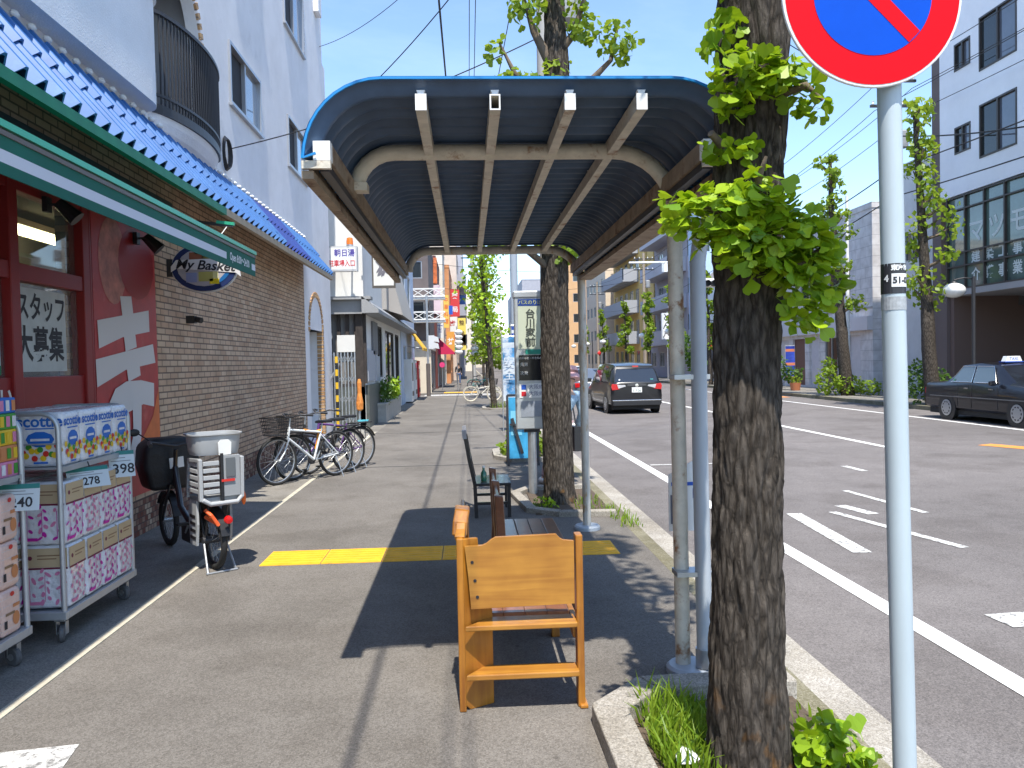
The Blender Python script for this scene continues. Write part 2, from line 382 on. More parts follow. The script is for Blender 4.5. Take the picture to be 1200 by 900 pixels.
# tactile paving
TACT = mat('yellow_tactile', (0.80, 0.42, 0.02), 0.7, var=0.14, scale=7, col2=(0.5, 0.27, 0.05), thr=0.68)
def tactile(name, x0, x1, y0, y1, step, ridged):
    b = MB(); x = x0
    while x < x1 - 0.05:
        xe = min(x + step, x1)
        b.bx(x + 0.004, xe - 0.004, y0, y1, -0.02, 0.006, TACT)
        if ridged:
            k = int((y1 - y0) / 0.075)
            for i in range(k):
                yy = y0 + (i + 0.5) * (y1 - y0) / k
                b.bx(x + 0.02, xe - 0.02, yy - 0.013, yy + 0.013, 0.0055, 0.011, TACT)
        x = xe
    return tag(b.obj(name), kind='structure')
tactile('tactile_paving', -1.82, 1.3, 6.84, 7.35, 0.52, True)
tactile('tactile_paving_beyond', -1.4, 0.5, 45.1, 46.3, 0.6, False)
# cover plates and pavement joints, slightly proud
b = MB(); SEAM = mat('joint_tar', (0.05, 0.05, 0.05), 0.7)
for y in (13.2, 19.6): b.bx(-2.3, 1.0, y, y + 0.03, -0.01, 0.004, SEAM)
tag(b.obj('pavement_joint'), kind='structure')

# street trees' planting pits: kerb stones round soil
SOIL = mat('soil', (0.09, 0.065, 0.045), 0.95, var=0.4, scale=14, bump=0.6, bscale=50)
def pit(poly, label, h=0.09, w=0.16, z0=-0.03):
    """poly: open chain of outer corner points of the kerb round a tree pit, inner side to the left of travel"""
    t = thing('tree_pit_kerb', label, 'kerb', (poly[0][0], poly[0][1], 0))
    for i in range(len(poly) - 1):
        a, c = np.array(poly[i], float), np.array(poly[i + 1], float); d = fnorm(c - a); nrm = np.array([-d[1], d[0]])
        def corner(k, p):
            if 0 < k < len(poly) - 1:
                d0 = fnorm(np.array(poly[k], float) - np.array(poly[k - 1], float)); d1 = fnorm(np.array(poly[k + 1], float) - np.array(poly[k], float))
                bis = fnorm(np.array([-d0[1], d0[0]]) + np.array([-d1[1], d1[0]])); return p + bis * w / max(0.3, np.dot(bis, np.array([-d0[1], d0[0]])))
            return p + nrm * w
        g = d * 0.003
        q = [a + g, c - g, corner(i + 1, c) - g, corner(i, a) + g]
        MB().prism([(p[0], p[1]) for p in q], (0, 0, z0), X_, Y_, (0, 0, h - z0), GUTT if h > 0.05 else CONC).obj('kerb_block', t, bevel=0.008, world=True)
    return t
pit([(1.6, 3.98), (0.83, 3.96), (0.545, 3.66), (0.57, 2.2), (1.6, 2.2)], 'pale concrete kerb round the pit of the nearest big trunk')
pit([(1.58, 10.5), (0.75, 10.45), (0.5, 10.0), (0.62, 8.85), (0.95, 8.55), (1.58, 8.5)], 'low kerb round the trunk behind the bus stop panel', 0.06, 0.12)
pit([(1.58, 15.6), (0.75, 15.5), (0.42, 14.9), (0.42, 13.9), (0.7, 13.35), (1.58, 13.3)], 'low curved kerb round green weeds beyond the bus stop panel', 0.07, 0.14)
pit([(1.58, 30.5), (0.7, 30.4), (0.5, 29.9), (0.5, 28.6), (0.8, 28.2), (1.58, 28.2)], 'kerb round the slender tree near the parked white bicycle', 0.06, 0.14)
b = MB()
for x0, x1, y0, y1 in ((0.72, 1.57, 2.36, 3.81), (0.72, 1.57, 8.7, 10.3), (0.6, 1.57, 13.5, 15.4), (0.7, 1.57, 28.4, 30.3)):
    b.bx(x0, x1, y0, y1, -0.02, 0.015, SOIL)
tag(b.obj('soil'), kind='structure')
# ------------------------------------------------------------------ the corner store on the left
STUC = mat('white_stucco', (0.82, 0.81, 0.82), 0.85, var=0.07, scale=1.6, bump=0.25, bscale=70, col2=(0.70, 0.69, 0.70), thr=0.66)
BRICK = brickmat('wall_brick', (0.52, 0.33, 0.21), (0.62, 0.46, 0.32), (0.19, 0.135, 0.10), 0.235, 0.072, bias=0.1, mort=0.009)
MOSA = brickmat('base_mosaic', (0.17, 0.05, 0.03), (0.62, 0.50, 0.36), (0.10, 0.06, 0.05), 0.075, 0.06, mort=0.006, bias=-0.25)
ARCHB = brickmat('arch_brick', (0.55, 0.30, 0.12), (0.66, 0.44, 0.24), (0.3, 0.22, 0.16), 0.5, 0.075, mort=0.01)
REDF = mat('red_frame', (0.25, 0.013, 0.013), 0.45, var=0.1, scale=3)
DGLASS = mat('dark_glass', (0.025, 0.03, 0.032), 0.04, spec=0.7)
FRAME = mat('window_frame', (0.42, 0.43, 0.45), 0.35, 0.6)
BRONZE = mat('bronze_frame', (0.06, 0.05, 0.045), 0.4, 0.4)
MESHM = mat('insect_screen', (0.03, 0.03, 0.035), 0.8)
TILE = mat('blue_glazed_tile', (0.038, 0.135, 0.36), 0.42, var=0.16, scale=3, coat=0.08, spec=0.3, col2=(0.07, 0.19, 0.42), thr=0.6)
TILE2 = mat('deep_blue_glazed_tile', (0.018, 0.045, 0.24), 0.42, var=0.2, scale=3, coat=0.08, spec=0.3)
MORT = mat('white_mortar', (0.8, 0.8, 0.78), 0.8)
GREEN = mat('green_board', (0.01, 0.20, 0.10), 0.55, var=0.1, scale=2)
AWNG = mat('green_canvas', (0.004, 0.115, 0.075), 0.75, var=0.1, scale=3)
AWNW = mat('white_canvas', (0.66, 0.66, 0.70), 0.75)
TAN = mat('tan_soffit', (0.40, 0.33, 0.24), 0.8, var=0.1, scale=2)
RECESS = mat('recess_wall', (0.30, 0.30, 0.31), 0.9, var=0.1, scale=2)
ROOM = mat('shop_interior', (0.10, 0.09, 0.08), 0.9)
WX = -3.4
st = thing('store_building', 'white stucco corner store with brick ground floor and blue tiled eave', 'building', (-7.5, 8.0, 0))
# upper wall with openings (a = y+3, b = z-3.85)
b = MB()
H = lambda y0, y1, z0, z1: (y0 + 3, y1 + 3, z0 - 3.85, z1 - 3.85)
ups = [(11.95, 13.7, 5.58, 6.5), (15.75, 17.55, 5.62, 6.6), (15.7, 17.55, 8.35, 9.8), (11.95, 13.7, 8.4, 9.3), (2.5, 4.2, 8.4, 9.6), (6.2, 7.4, 8.5, 9.6)]
b.wall((WX, -3, 3.85), Y_, Z_, 22.85, 6.9, [H(*h) for h in ups] + [H(8.88, 10.68, 4.62, 6.7)], STUC, 0.14)
b.bx(-12, WX - 1.3, -3, 19.85, 0, 10.75, STUC)                                  # body behind
b.bx(WX - 1.3, WX - 0.002, 17.0, 19.85, 10.75, 10.85, STUC); b.face([(WX, 19.85, 0), (WX - 1.3, 19.85, 0), (WX - 1.3, 19.85, 10.75), (WX, 19.85, 10.75)], STUC)
b.bx(WX - 1.3, WX - 0.002, -3.0, 17.0, 10.75, 10.9, STUC)
b.bx(WX + 0.002, WX + 0.12, 18.9, 19.3, 9.95, 10.6, STUC)                        # small projecting block under the roof
b.bx(WX - 3.0, WX - 0.01, 19.86, 20.25, 0.0, 9.1, STUC)
# balcony recess shell, arch head
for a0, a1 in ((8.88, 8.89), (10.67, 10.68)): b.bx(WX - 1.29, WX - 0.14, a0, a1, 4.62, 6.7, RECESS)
n = 14
for sgn in (-1, 1):
    poly = [(0.9 * sgn, 0)] + [(0.9 * sgn * math.cos(PI / 2 * i / n), 0.9 * math.sin(PI / 2 * i / n)) for i in range(n + 1)] + [(0, 0.91), (0.9 * sgn, 0.91)]
    poly = poly[1:]
    b.prism(poly, (WX - 0.001, 9.78, 5.795), Y_, Z_, (-0.15, 0, 0), STUC)
b.obj('wall', st, world=True)
b = MB()                                                                        # curved brick edging round the balcony arch
for i in range(26):
    t = PI * i / 25; p = (9.78 - 0.95 * math.cos(t), 5.795 + 0.95 * math.sin(t)); b.box((WX - 0.02, p[0], p[1]), (0.1, 0.075, 0.1), ARCHB, (PI / 2 - t if False else -(t - PI / 2), 0, 0))
for z in np.arange(4.66, 5.8, 0.1):
    for y in (8.83, 10.73): b.bx(WX - 0.07, WX + 0.02, y - 0.05, y + 0.05, z, z + 0.08, ARCHB)
for z in np.arange(8.36, 9.8, 0.1): b.bx(WX - 0.07, WX + 0.015, 17.56, 17.68, z, z + 0.08, ARCHB)
b.obj('brick_edging', st, world=True)
b = MB()                                                                        # low rounded white parapet left of the balcony
pts = [(WX + 0.001, -3), (WX + 0.22, -3), (WX + 0.22, 8.45)] + [(WX + 0.22 * math.cos(t), 8.45 + 0.36 * math.sin(t)) for t in np.linspace(0.2, PI / 2, 8)] + [(WX + 0.001, 8.81)]
b.prism(pts, (0, 0, 4.46), X_, Y_, (0, 0, 1.1), STUC)
pts = [(WX + 0.001, -3), (WX + 0.25, -3), (WX + 0.25, 8.45)] + [(WX + 0.25 * math.cos(t), 8.45 + 0.39 * math.sin(t)) for t in np.linspace(0.2, PI / 2, 8)] + [(WX + 0.001, 8.84)]
b.prism(pts, (0, 0, 5.562), X_, Y_, (0, 0, 0.05), STUC)
b.obj('parapet', st, world=True)
b = MB()                                                                        # curved balcony slab and railing
arc = [(WX + 0.24 * math.sin(PI * i / 18) ** 0.6, 8.88 + 2.3 * i / 18) for i in range(19)]
b.prism([(x + 0.03, y) for x, y in arc] , (0, 0, 4.5), X_, Y_, (0, 0, 0.1), DARKM)
lv = [[(WX + 0.002 + (x - WX) * k, 10.03 + (y - 10.03) * (1 - 0.1 * (1 - k)), 4.499 - dz) for x, y in arc] for k, dz in ((1.0, 0.0), (0.86, 0.06), (0.6, 0.14), (0.3, 0.2), (0.0, 0.23))]
b.add(sum(lv, []), [(i * 19 + j, i * 19 + j + 1, (i + 1) * 19 + j + 1, (i + 1) * 19 + j) for i in range(4) for j in range(18)], STUC)
b.obj('balcony_slab', st, world=True)
b = MB()
top = [(x + 0.02, y, 5.6) for x, y in arc]; b.tube(top, 0, DARKM, sq=(0.05, 0.04)); b.tube([(x, y, 4.7) for x, y, z in top], 0, DARKM, sq=(0.03, 0.03))
for i in range(0, 37):
    f = i / 2; j = min(int(f), 17); q = f - j; x = arc[j][0] * (1 - q) + arc[j + 1][0] * q + 0.02; y = arc[j][1] * (1 - q) + arc[j + 1][1] * q
    b.cyl((x, y, 4.6), (x, y, 5.6), 0.013, DARKM, n=6)
b.obj('balcony_railing', st, world=True)
b = MB(); b.bx(-3.95, -3.6, 9.2, 9.7, 4.62, 5.2, mat('balcony_unit', (0.5, 0.5, 0.48), 0.6)); b.lathe([(0.0, 0.0), (0.16, 0.0), (0.16, 0.02), (0, 0.02)], (-3.595, 9.45, 4.92), DARKM, 16, (0, PI / 2, 0)); b.obj('air_conditioner_unit', st, world=True)
def sash(y0, y1, z0, z1, x, parent, fr=FRAME, screen=True):
    f = MB(); w = 0.045
    f.bx(x - 0.08, x + 0.035, y0, y0 + w, z0, z1, fr); f.bx(x - 0.08, x + 0.035, y1 - w, y1, z0, z1, fr)
    f.bx(x - 0.08, x + 0.035, y0 + w, y1 - w, z0, z0 + w, fr); f.bx(x - 0.08, x + 0.035, y0 + w, y1 - w, z1 - w, z1, fr)
    ym = (y0 + y1) / 2; f.bx(x - 0.05, x + 0.01, ym - 0.03, ym + 0.03, z0 + w, z1 - w, fr)
    f.bx(x + 0.001, x + 0.06, y0 - 0.03, y1 + 0.03, z0 - 0.035, z0 - 0.001, fr)
    fo = f.obj('window', parent, world=True)
    p = MB(); p.bx(x - 0.04, x - 0.032, ym, y1 - w, z0 + w, z1 - w, glassmat('pale_glass', (0.16, 0.19, 0.24))); p.bx(x - 0.06, x - 0.052, y0 + w, ym, z0 + w, z1 - w, MESHM if screen else DGLASS)
    p.obj('pane', fo); fo.children[0].data.transform(Matrix.LocRotScale(parent.location, parent.rotation_euler, None).inverted())
    return fo
for h in ups: sash(*h, WX, st)
# ground floor brick wall and lower white pier with arched niche
b = MB()
b.bx(WX - 0.3, WX, 7.42, 16.95, 0.36, 3.86, BRICK); b.bx(WX - 0.3, WX, -3, 7.42, 3.2, 3.86, BRICK); b.bx(WX - 0.3, WX, -3, 1.0, 0.36, 3.2, BRICK)
b.obj('brick_wall', st, world=True)
b = MB(); b.bx(WX - 0.29, WX + 0.015, 7.42, 16.95, 0, 0.36, MOSA); b.bx(WX - 0.29, WX + 0.015, -3, 1.0, 0, 0.36, MOSA); b.obj('mosaic_base', st, world=True)
b = MB()
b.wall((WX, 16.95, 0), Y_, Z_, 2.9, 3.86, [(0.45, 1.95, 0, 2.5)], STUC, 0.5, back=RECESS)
for sgn in (-1, 1):
    poly = [(0.75 * sgn * math.cos(PI / 2 * i / n), 0.75 * math.sin(PI / 2 * i / n)) for i in range(n + 1)] + [(0.75 * sgn, 0.751)]
    b.prism(poly, (WX - 0.001, 18.15, 2.501), Y_, Z_, (-0.48, 0, 0), STUC)
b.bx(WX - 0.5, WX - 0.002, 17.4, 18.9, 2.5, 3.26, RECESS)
b.obj('arched_niche', st, world=True)
b = MB()
for z in np.arange(0.1, 2.55, 0.1):
    for y in (18.95,): b.bx(WX - 0.12, WX + 0.02, y - 0.06, y + 0.06, z, z + 0.085, ARCHB)
for i in range(22):
    t = PI * i / 21; b.box((WX, 18.15 + 0.8 * math.cos(t), 2.5 + 0.8 * math.sin(t)), (0.05, 0.085, 0.11), ARCHB, (t - PI / 2, 0, 0))
b.obj('niche_edging', st, world=True)
# blue tiled eave: two courses of S tiles on a sloping bed
b = MB()
y0, pitch = -3.0, 0.235
cols = int(20.0 / pitch); per = 8
for course, (xa, za, xb, zb) in enumerate(((-2.80, 3.60, -3.10, 3.95), (-3.07, 3.965, -3.37, 4.32))):
    for c in range(cols):
        yy = y0 + c * pitch; m = TILE2 if 12.6 < yy < 14.6 else TILE
        prof = [(yy + pitch * i / per, 0.062 * math.sin(2 * PI * i / per) + 0.014 * math.sin(4 * PI * i / per)) for i in range(per + 1)]
        up_ = [(xa + 0.76 * h, y, za + 0.65 * h) for y, h in prof]; dn = [(xb + 0.76 * h, y, zb + 0.65 * h) for y, h in prof]
        lo = [(xa + 0.76 * (h - 0.022), y, za + 0.65 * (h - 0.022)) for y, h in prof]
        k = per + 1
        b.add(up_ + dn + lo, [(i, i + 1, k + i + 1, k + i) for i in range(per)] + [(2 * k + i, 2 * k + i + 1, i + 1, i) for i in range(per)], m)
        if course: b.ball((-3.335, yy + pitch * 0.25, 4.385), (0.035, 0.05, 0.03), MORT, 8, 4)
b.obj('tiled_eave', st, smooth=50, world=True)
b = MB()
b.prism([(-2.83, 3.53), (-2.83, 3.56), (WX, 3.91), (WX, 3.88)], (0, -3, 0), X_, Z_, (0, 12.6, 0), GREEN); b.bx(-2.86, -2.80, -3, 9.6, 3.50, 3.585, GREEN)
b.prism([(-2.83, 3.53), (-2.83, 3.56), (WX, 3.91), (WX, 3.88)], (0, 9.601, 0), X_, Z_, (0, 7.39, 0), TAN); b.bx(-2.86, -2.80, 9.6, 17.0, 3.50, 3.585, TAN)
b.prism([(WX, 3.92), (-2.83, 3.57), (WX, 4.28)], (0, 17.0, 0), X_, Z_, (0, -0.02, 0), TAN)
b.prism([(WX, 3.92), (-2.83, 3.57), (WX, 4.28)], (0, -3.0, 0), X_, Z_, (0, 0.02, 0), TAN)
b.obj('eave_soffit', st, world=True)
# red shopfront: frames, glass, boards, and a dim shop behind with a strip lamp
b = MB()
ymul = [1.0, 2.3, 3.6, 4.9, 6.17, 7.3]
for y in ymul: b.bx(WX - 0.1, WX + 0.03, y - 0.06, y + 0.06, 0.0, 3.2, REDF)
b.bx(WX - 0.1, WX + 0.03, 7.36, 7.4, 0, 3.2, REDF)
for i in range(5):
    a, c = ymul[i] + 0.06, ymul[i + 1] - 0.06
    b.bx(WX - 0.09, WX + 0.02, a, c, 2.40, 2.53, REDF); b.bx(WX - 0.09, WX + 0.02, a, c, 3.08, 3.2, REDF); b.bx(WX - 0.06, WX + 0.005, a, c, 0.02, 1.66, REDF)
b.obj('shopfront', st, world=True, bevel=0.006)
for i in range(5):
    a, c = ymul[i] + 0.06, ymul[i + 1] - 0.06
    for z0, z1 in ((1.66, 2.40), (2.53, 3.08)):
        p = MB(); p.bx(WX - 0.05, WX - 0.042, a, c, z0, z1, mat('shop_glass', (0.9, 0.95, 0.93), 0.02, trans=0.95, spec=0.6)); p.obj('shop_pane', st, world=True)
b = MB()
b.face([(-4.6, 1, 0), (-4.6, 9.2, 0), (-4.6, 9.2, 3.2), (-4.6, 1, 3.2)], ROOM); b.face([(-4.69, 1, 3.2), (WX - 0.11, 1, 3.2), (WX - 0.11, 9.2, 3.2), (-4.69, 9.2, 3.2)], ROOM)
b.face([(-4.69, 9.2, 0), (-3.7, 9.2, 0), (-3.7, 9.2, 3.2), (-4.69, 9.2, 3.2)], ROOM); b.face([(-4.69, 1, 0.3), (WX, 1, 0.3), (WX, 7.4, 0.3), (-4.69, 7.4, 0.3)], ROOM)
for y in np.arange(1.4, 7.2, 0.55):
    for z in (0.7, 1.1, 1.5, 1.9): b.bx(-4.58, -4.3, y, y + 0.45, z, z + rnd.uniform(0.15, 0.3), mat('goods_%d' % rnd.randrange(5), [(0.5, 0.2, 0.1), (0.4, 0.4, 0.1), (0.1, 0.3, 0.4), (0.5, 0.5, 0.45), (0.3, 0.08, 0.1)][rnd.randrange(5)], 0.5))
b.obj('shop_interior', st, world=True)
b = MB(); b.cyl((-4.2, 7.55, 3.03), (-4.2, 8.6, 3.03), 0.04, mat('strip_lamp', (1, 0.95, 0.7), 0.5, emit=((1, 0.88, 0.5), 5.0)), n=8); b.bx(-4.26, -4.14, 7.5, 8.65, 3.08, 3.14, WHITE); b.obj('strip_lamp', st, world=True)
# paper posters on the glass
for (a, c, z0, z1, lines) in ((6.27, 7.02, 1.70, 2.36, ('スタッフ', '大募集!!')), (5.05, 6.05, 1.68, 2.36, None)):
    p = MB(); p.bx(WX - 0.038, WX - 0.034, a, c, z0, z1, mat('poster_sheet', (0.50, 0.53, 0.52), 0.6, var=0.12, scale=4))
    if lines:
        p.text('スタッフ', 0.235, (WX - 0.032, (a + c) / 2, 2.20), Y_, Z_, INK, bold=0.006, sx=0.8); p.text('大募集', 0.29, (WX - 0.032, (a + c) / 2 - 0.03, 1.90), Y_, Z_, INK, bold=0.008, sx=0.82)
    else:
        for k in range(7): p.rect((WX - 0.032, a, z0), Y_, Z_, 0.08, 0.5 + 0.3 * rnd.random(), 0.12 + k * 0.075, 0.15 + k * 0.075, mat('grey_print', (0.22, 0.23, 0.24), 0.7))
        p.rect((WX - 0.032, a, z0), Y_, Z_, 0.0, 1.0, 0.0, 0.07, mat('green_print', (0.03, 0.2, 0.1), 0.6))
    p.obj('window_poster', st, world=True)
p = MB(); p.text('やさい', 0.17, (WX + 0.007, 5.86, 1.5), Y_, Z_, WHITE, bold=0.004, ext=0.002); p.obj('lettering', st, world=True)
# green roll-out awning over the shopfront
b = MB(); b.bx(WX, WX + 0.14, -3, 9.15, 3.36, 3.56, mat('awning_case', (0.05, 0.065, 0.06), 0.5)); b.obj('awning_case', st, world=True, bevel=0.02)
b = MB()
AX, AZ = -2.27, 2.92
b.face([(WX + 0.14, -3, 3.42), (AX, -3, AZ + 0.03), (AX, 8.72, AZ + 0.03), (WX + 0.14, 8.72, 3.42)], AWNG)
b.face([(WX + 0.14, -3, 3.41), (AX, -3, AZ + 0.02), (AX, 8.72, AZ + 0.02), (WX + 0.14, 8.72, 3.41)][::-1], AWNG)
for z0, z1, m in ((AZ - 0.12, AZ - 0.02, AWNG), (AZ - 0.185, AZ - 0.12, AWNW), (AZ - 0.245, AZ - 0.185, AWNG)):
    yb = 7.72 if m is AWNW else 8.74
    b.bx(AX - 0.004, AX + 0.004, -3, yb, z0, z1, m)
    if m is AWNW: b.bx(AX - 0.004, AX + 0.004, yb, 8.6, z0, z1, AWNG); b.bx(AX - 0.004, AX + 0.004, 8.6, 8.74, z0, z1, AWNW)
b.text('Open 8:00～24:00', 0.105, (AX + 0.007, 8.16, AZ - 0.145), Y_, Z_, WHITE, sx=0.86, bold=0.002)
b.obj('awning_fabric', st, world=True)
b = MB(); b.bx(AX - 0.018, AX + 0.018, -3.02, 8.76, AZ - 0.012, AZ + 0.024, mat('green_metal', (0.05, 0.42, 0.25), 0.35, 0.2)); b.bx(AX - 0.012, AX + 0.012, -3, 8.74, AZ - 0.05, AZ - 0.024, mat('brown_bar', (0.14, 0.11, 0.09), 0.5))
b.obj('awning_bar', st, world=True)
for y in (2.0, 6.5):
    b = MB(); b.tube([(WX + 0.1, y, 3.34), (-2.8, y + 0.35, 3.12), (AX, y, AZ)], 0.022, BRONZE); b.obj('awning_arm', st, world=True)
b = MB(); b.tube([(WX + 0.05, 9.4, 3.42), (-2.85, 9.4, 3.36), (-2.68, 9.4, 3.34)], 0, DARKM, sq=(0.035, 0.035)); b.tube([(-2.86, 9.401, 3.385), (-2.66, 9.401, 3.36)], 0, MATS['green_metal'], sq=(0.05, 0.035)); b.cyl((-2.74, 9.4, 3.34), (-2.8, 9.2, 3.15), 0.005, WHITE, n=5); b.obj('hinged_arm', st, world=True)
# wall-mounted oddments of the store
b = MB(); b.bx(WX, WX + 0.1, 9.85, 9.95, 2.25, 2.34, BLACK); b.cyl((WX + 0.1, 9.9, 2.3), (WX + 0.18, 9.87, 2.28), 0.035, BLACK); b.obj('wall_bracket', st, world=True)
for y in (6.62, 8.35):
    b = MB(); b.bx(WX + 0.03, WX + 0.07, y - 0.04, y + 0.04, 2.98, 3.1, BLACK); b.tube([(WX + 0.07, y, 3.04), (WX + 0.2, y + 0.03, 3.05)], 0.012, BLACK); b.cyl((WX + 0.13, y + 0.02, 3.06), (WX + 0.26, y + 0.05, 2.93), 0.045, BLACK, r1=0.07); b.obj('floodlight', st, world=True)
b = MB()
for k in range(4): b.tube([(WX + 0.03 + 0.012 * k, 11.6 + 0.14 * math.cos(t) * (1 + 0.1 * k), 4.75 + 0.24 * math.sin(t) * (1 - 0.05 * k)) for t in np.linspace(0, 2 * PI, 15)], 0.011, BLACK, 5)
b.obj('cable_coil', st, world=True)

# oval projecting shop sign
NAVY = mat('navy', (0.012, 0.03, 0.12), 0.5); SGNB = mat('sign_blue', (0.01, 0.13, 0.36), 0.5)
t = thing('shop_sign', 'oval blue shop sign with a white script ribbon projecting from the brick wall', 'sign', (-3.4, 9.3, 2.85))
b = MB(); n = 40
b.prism([(0.36 * math.cos(2 * PI * i / n), 0.27 * math.sin(2 * PI * i / n)) for i in range(n)], (-2.98, 9.27, 2.85), X_, Z_, (0, 0.07, 0), NAVY)
b.prism([(0.375 * math.cos(2 * PI * i / n), 0.285 * math.sin(2 * PI * i / n)) for i in range(n)], (-2.98, 9.29, 2.85), X_, Z_, (0, 0.03, 0), WHITE)
b.bx(-3.4, -3.34, 9.28, 9.32, 2.75, 2.95, DARKM); b.obj('sign_panel', t, world=True)
b = MB(); o = (-2.98, 9.266, 2.85)
b.ell(o, X_, Z_, 0, 0, 0.30, 0.215, mat('sign_grey', (0.42, 0.40, 0.42), 0.5)); b.ell((-2.98, 9.2655, 2.85), X_, Z_, 0, 0, 0.30, 0.215, SGNB, 12, -1.2, 0.1)
o = (-2.98, 9.264, 2.85)
for (x0, x1, z0, z1, c) in ((-0.16, 0.0, 0.05, 0.17, (0.28, 0.10, 0.05)), (-0.02, 0.14, 0.05, 0.15, (0.25, 0.2, 0.05)), (-0.06, 0.1, -0.16, -0.05, (0.45, 0.42, 0.12)), (0.1, 0.16, -0.13, -0.04, (0.75, 0.7, 0.3)), (0.06, 0.17, -0.19, -0.13, (0.8, 0.62, 0.02)), (-0.2, -0.08, -0.17, -0.06, (0.25, 0.3, 0.5)), (-0.1, 0.02, 0.15, 0.19, (0.5, 0.06, 0.04))):
    b.rect(o, X_, Z_, x0, x1, z0, z1, mat('basket_%d' % int(c[0] * 100 + c[2] * 1000), c, 0.5))
b.obj('picture', t, world=True)
b = MB()
rib = [(-0.36, -0.06), (-0.3, -0.02), (0.36, -0.075), (0.42, -0.12), (0.41, -0.05), (0.47, -0.03), (0.4, 0.01), (0.36, 0.055), (0.2, 0.09), (-0.3, 0.075), (-0.36, 0.0)]
b.prism(rib, (-2.985, 9.258, 2.86), X_, Z_, (0, 0.01, 0), mat('ribbon', (0.72, 0.70, 0.68), 0.5))
b.text('My Basket', 0.15, (-2.965, 9.255, 2.868), fnorm((1, 0, -0.06)), Z_, INK, shear=0.3, bold=0.003, sx=1.06)
b.obj('ribbon', t, world=True)

# tall red banner fixed to the brick wall
BRED = mat('banner_red', (0.42, 0.03, 0.03), 0.45, var=0.25, scale=2.2, col2=(0.55, 0.12, 0.10), thr=0.62)
BORG = mat('banner_orange', (0.62, 0.14, 0.03), 0.45, var=0.2, scale=3)
t = thing('banner', 'tall red banner with one huge white hiragana letter on the brick wall', 'banner', (-3.39, 8.15, 0.4))
b = MB(); b.bx(WX + 0.003, WX + 0.018, 7.43, 8.88, 0.42, 3.2, BRED)
o = (WX + 0.0205, 0, 0)
b.rect(o, Y_, Z_, 8.2, 8.878, 0.8, 0.98, BORG)
b.face([(WX + 0.0205, y, z) for y, z in ((8.40, 0.98), (8.878, 0.98), (8.878, 1.5), (8.7, 1.2))], BORG)
b.ell((WX + 0.0215, 0, 0), Y_, Z_, 8.40, 2.78, 0.43, 0.36, mat('banner_dark_red', (0.30, 0.012, 0.015), 0.45)); b.ell((WX + 0.0205, 0, 0), Y_, Z_, 7.85, 2.75, 0.3, 0.42, mat('banner_pink', (0.45, 0.16, 0.12), 0.5, var=0.4, scale=6))
b.obj('banner_sheet', t, world=True)
b = MB(); LW = mat('banner_white', (0.62, 0.60, 0.60), 0.5)
_sk = [0]
def stroke(p):
    _sk[0] += 1; b.face([(WX + 0.0225 + 0.0006 * _sk[0], y, z) for y, z in p], LW)
stroke([(7.98, 2.42), (8.02, 2.2), (8.28, 2.24), (8.24, 2.44)])
stroke([(7.48, 2.16), (7.495, 1.90), (8.0, 2.02), (8.67, 2.10), (8.665, 2.325)])
stroke([(8.03, 2.05), (8.06, 1.88), (8.33, 1.93), (8.30, 2.08)])
stroke([(7.42, 1.80), (7.433, 1.545), (8.05, 1.70), (8.80, 1.77), (8.75, 1.97)])
stroke([(8.07, 1.73), (8.10, 1.58), (8.40, 1.64), (8.38, 1.76)])
b2 = [(7.62, 1.20), (7.64, 1.37), (7.80, 1.52), (8.05, 1.585), (8.40, 1.59), (8.74, 1.55), (8.72, 1.30), (8.44, 1.34), (8.20, 1.33), (8.0, 1.33), (7.92, 1.22), (7.92, 1.10)]
stroke(b2[:7] + [(8.44, 1.34)]); stroke([(7.62, 1.20), (7.64, 1.37), (7.80, 1.52), (8.05, 1.585), (8.44, 1.34), (8.2, 1.33), (7.98, 1.27), (7.9, 1.12)])
stroke([(8.18, 1.40), (8.40, 1.40), (8.36, 1.0), (8.22, 0.78), (7.98, 0.66), (7.98, 0.84), (8.1, 0.92), (8.17, 1.05)])
stroke([(7.62, 1.20), (7.9, 1.12), (7.86, 0.95), (7.98, 0.84), (7.98, 0.66), (7.78, 0.72), (7.66, 0.9)])
b.obj('lettering', t, world=True)
# ------------------------------------------------------------------ bus shelter
CREAM = mat('rusty_cream_paint', (0.60, 0.55, 0.45), 0.55, var=0.18, scale=9, col2=(0.26, 0.12, 0.045), thr=0.60, bump=0.15, bscale=60)
CREAM2 = mat('worn_cream_post', (0.50, 0.48, 0.43), 0.6, var=0.2, scale=7, col2=(0.36, 0.20, 0.06), thr=0.60, stretch=(1.6, 1.6, 0.45), bump=0.2)
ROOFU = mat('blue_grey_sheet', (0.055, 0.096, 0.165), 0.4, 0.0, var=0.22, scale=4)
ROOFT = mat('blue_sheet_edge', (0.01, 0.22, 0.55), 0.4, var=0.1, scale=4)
RUSTB = mat('brown_rusted_steel', (0.29, 0.22, 0.15), 0.65, var=0.3, scale=8, col2=(0.12, 0.05, 0.025), thr=0.58, bump=0.2)
PIPEG = mat('blue_grey_pipe', (0.38, 0.42, 0.46), 0.45, var=0.1, scale=6, stretch=(1, 1, 0.3), col2=(0.28, 0.28, 0.28), thr=0.68)
t = thing('bus_shelter', 'bus shelter with a curved blue corrugated roof on rusty cream posts', 'bus shelter', (1.14, 4.22, 0))
XL, XR, ZT, ZB, RC = -0.648, 1.22, 2.888, 2.60, 0.31
prof = [(XL, ZB)] + [(XL + RC - RC * math.cos(a), ZT - RC + RC * math.sin(a)) for a in np.linspace(0, PI / 2, 11)] + [(x, ZT) for x in np.linspace(XL + RC, XR - RC, 8)[1:-1]] + [(XR - RC + RC * math.sin(a), ZT - RC + RC * math.cos(a)) for a in np.linspace(0, PI / 2, 11)] + [(XR, ZB)]
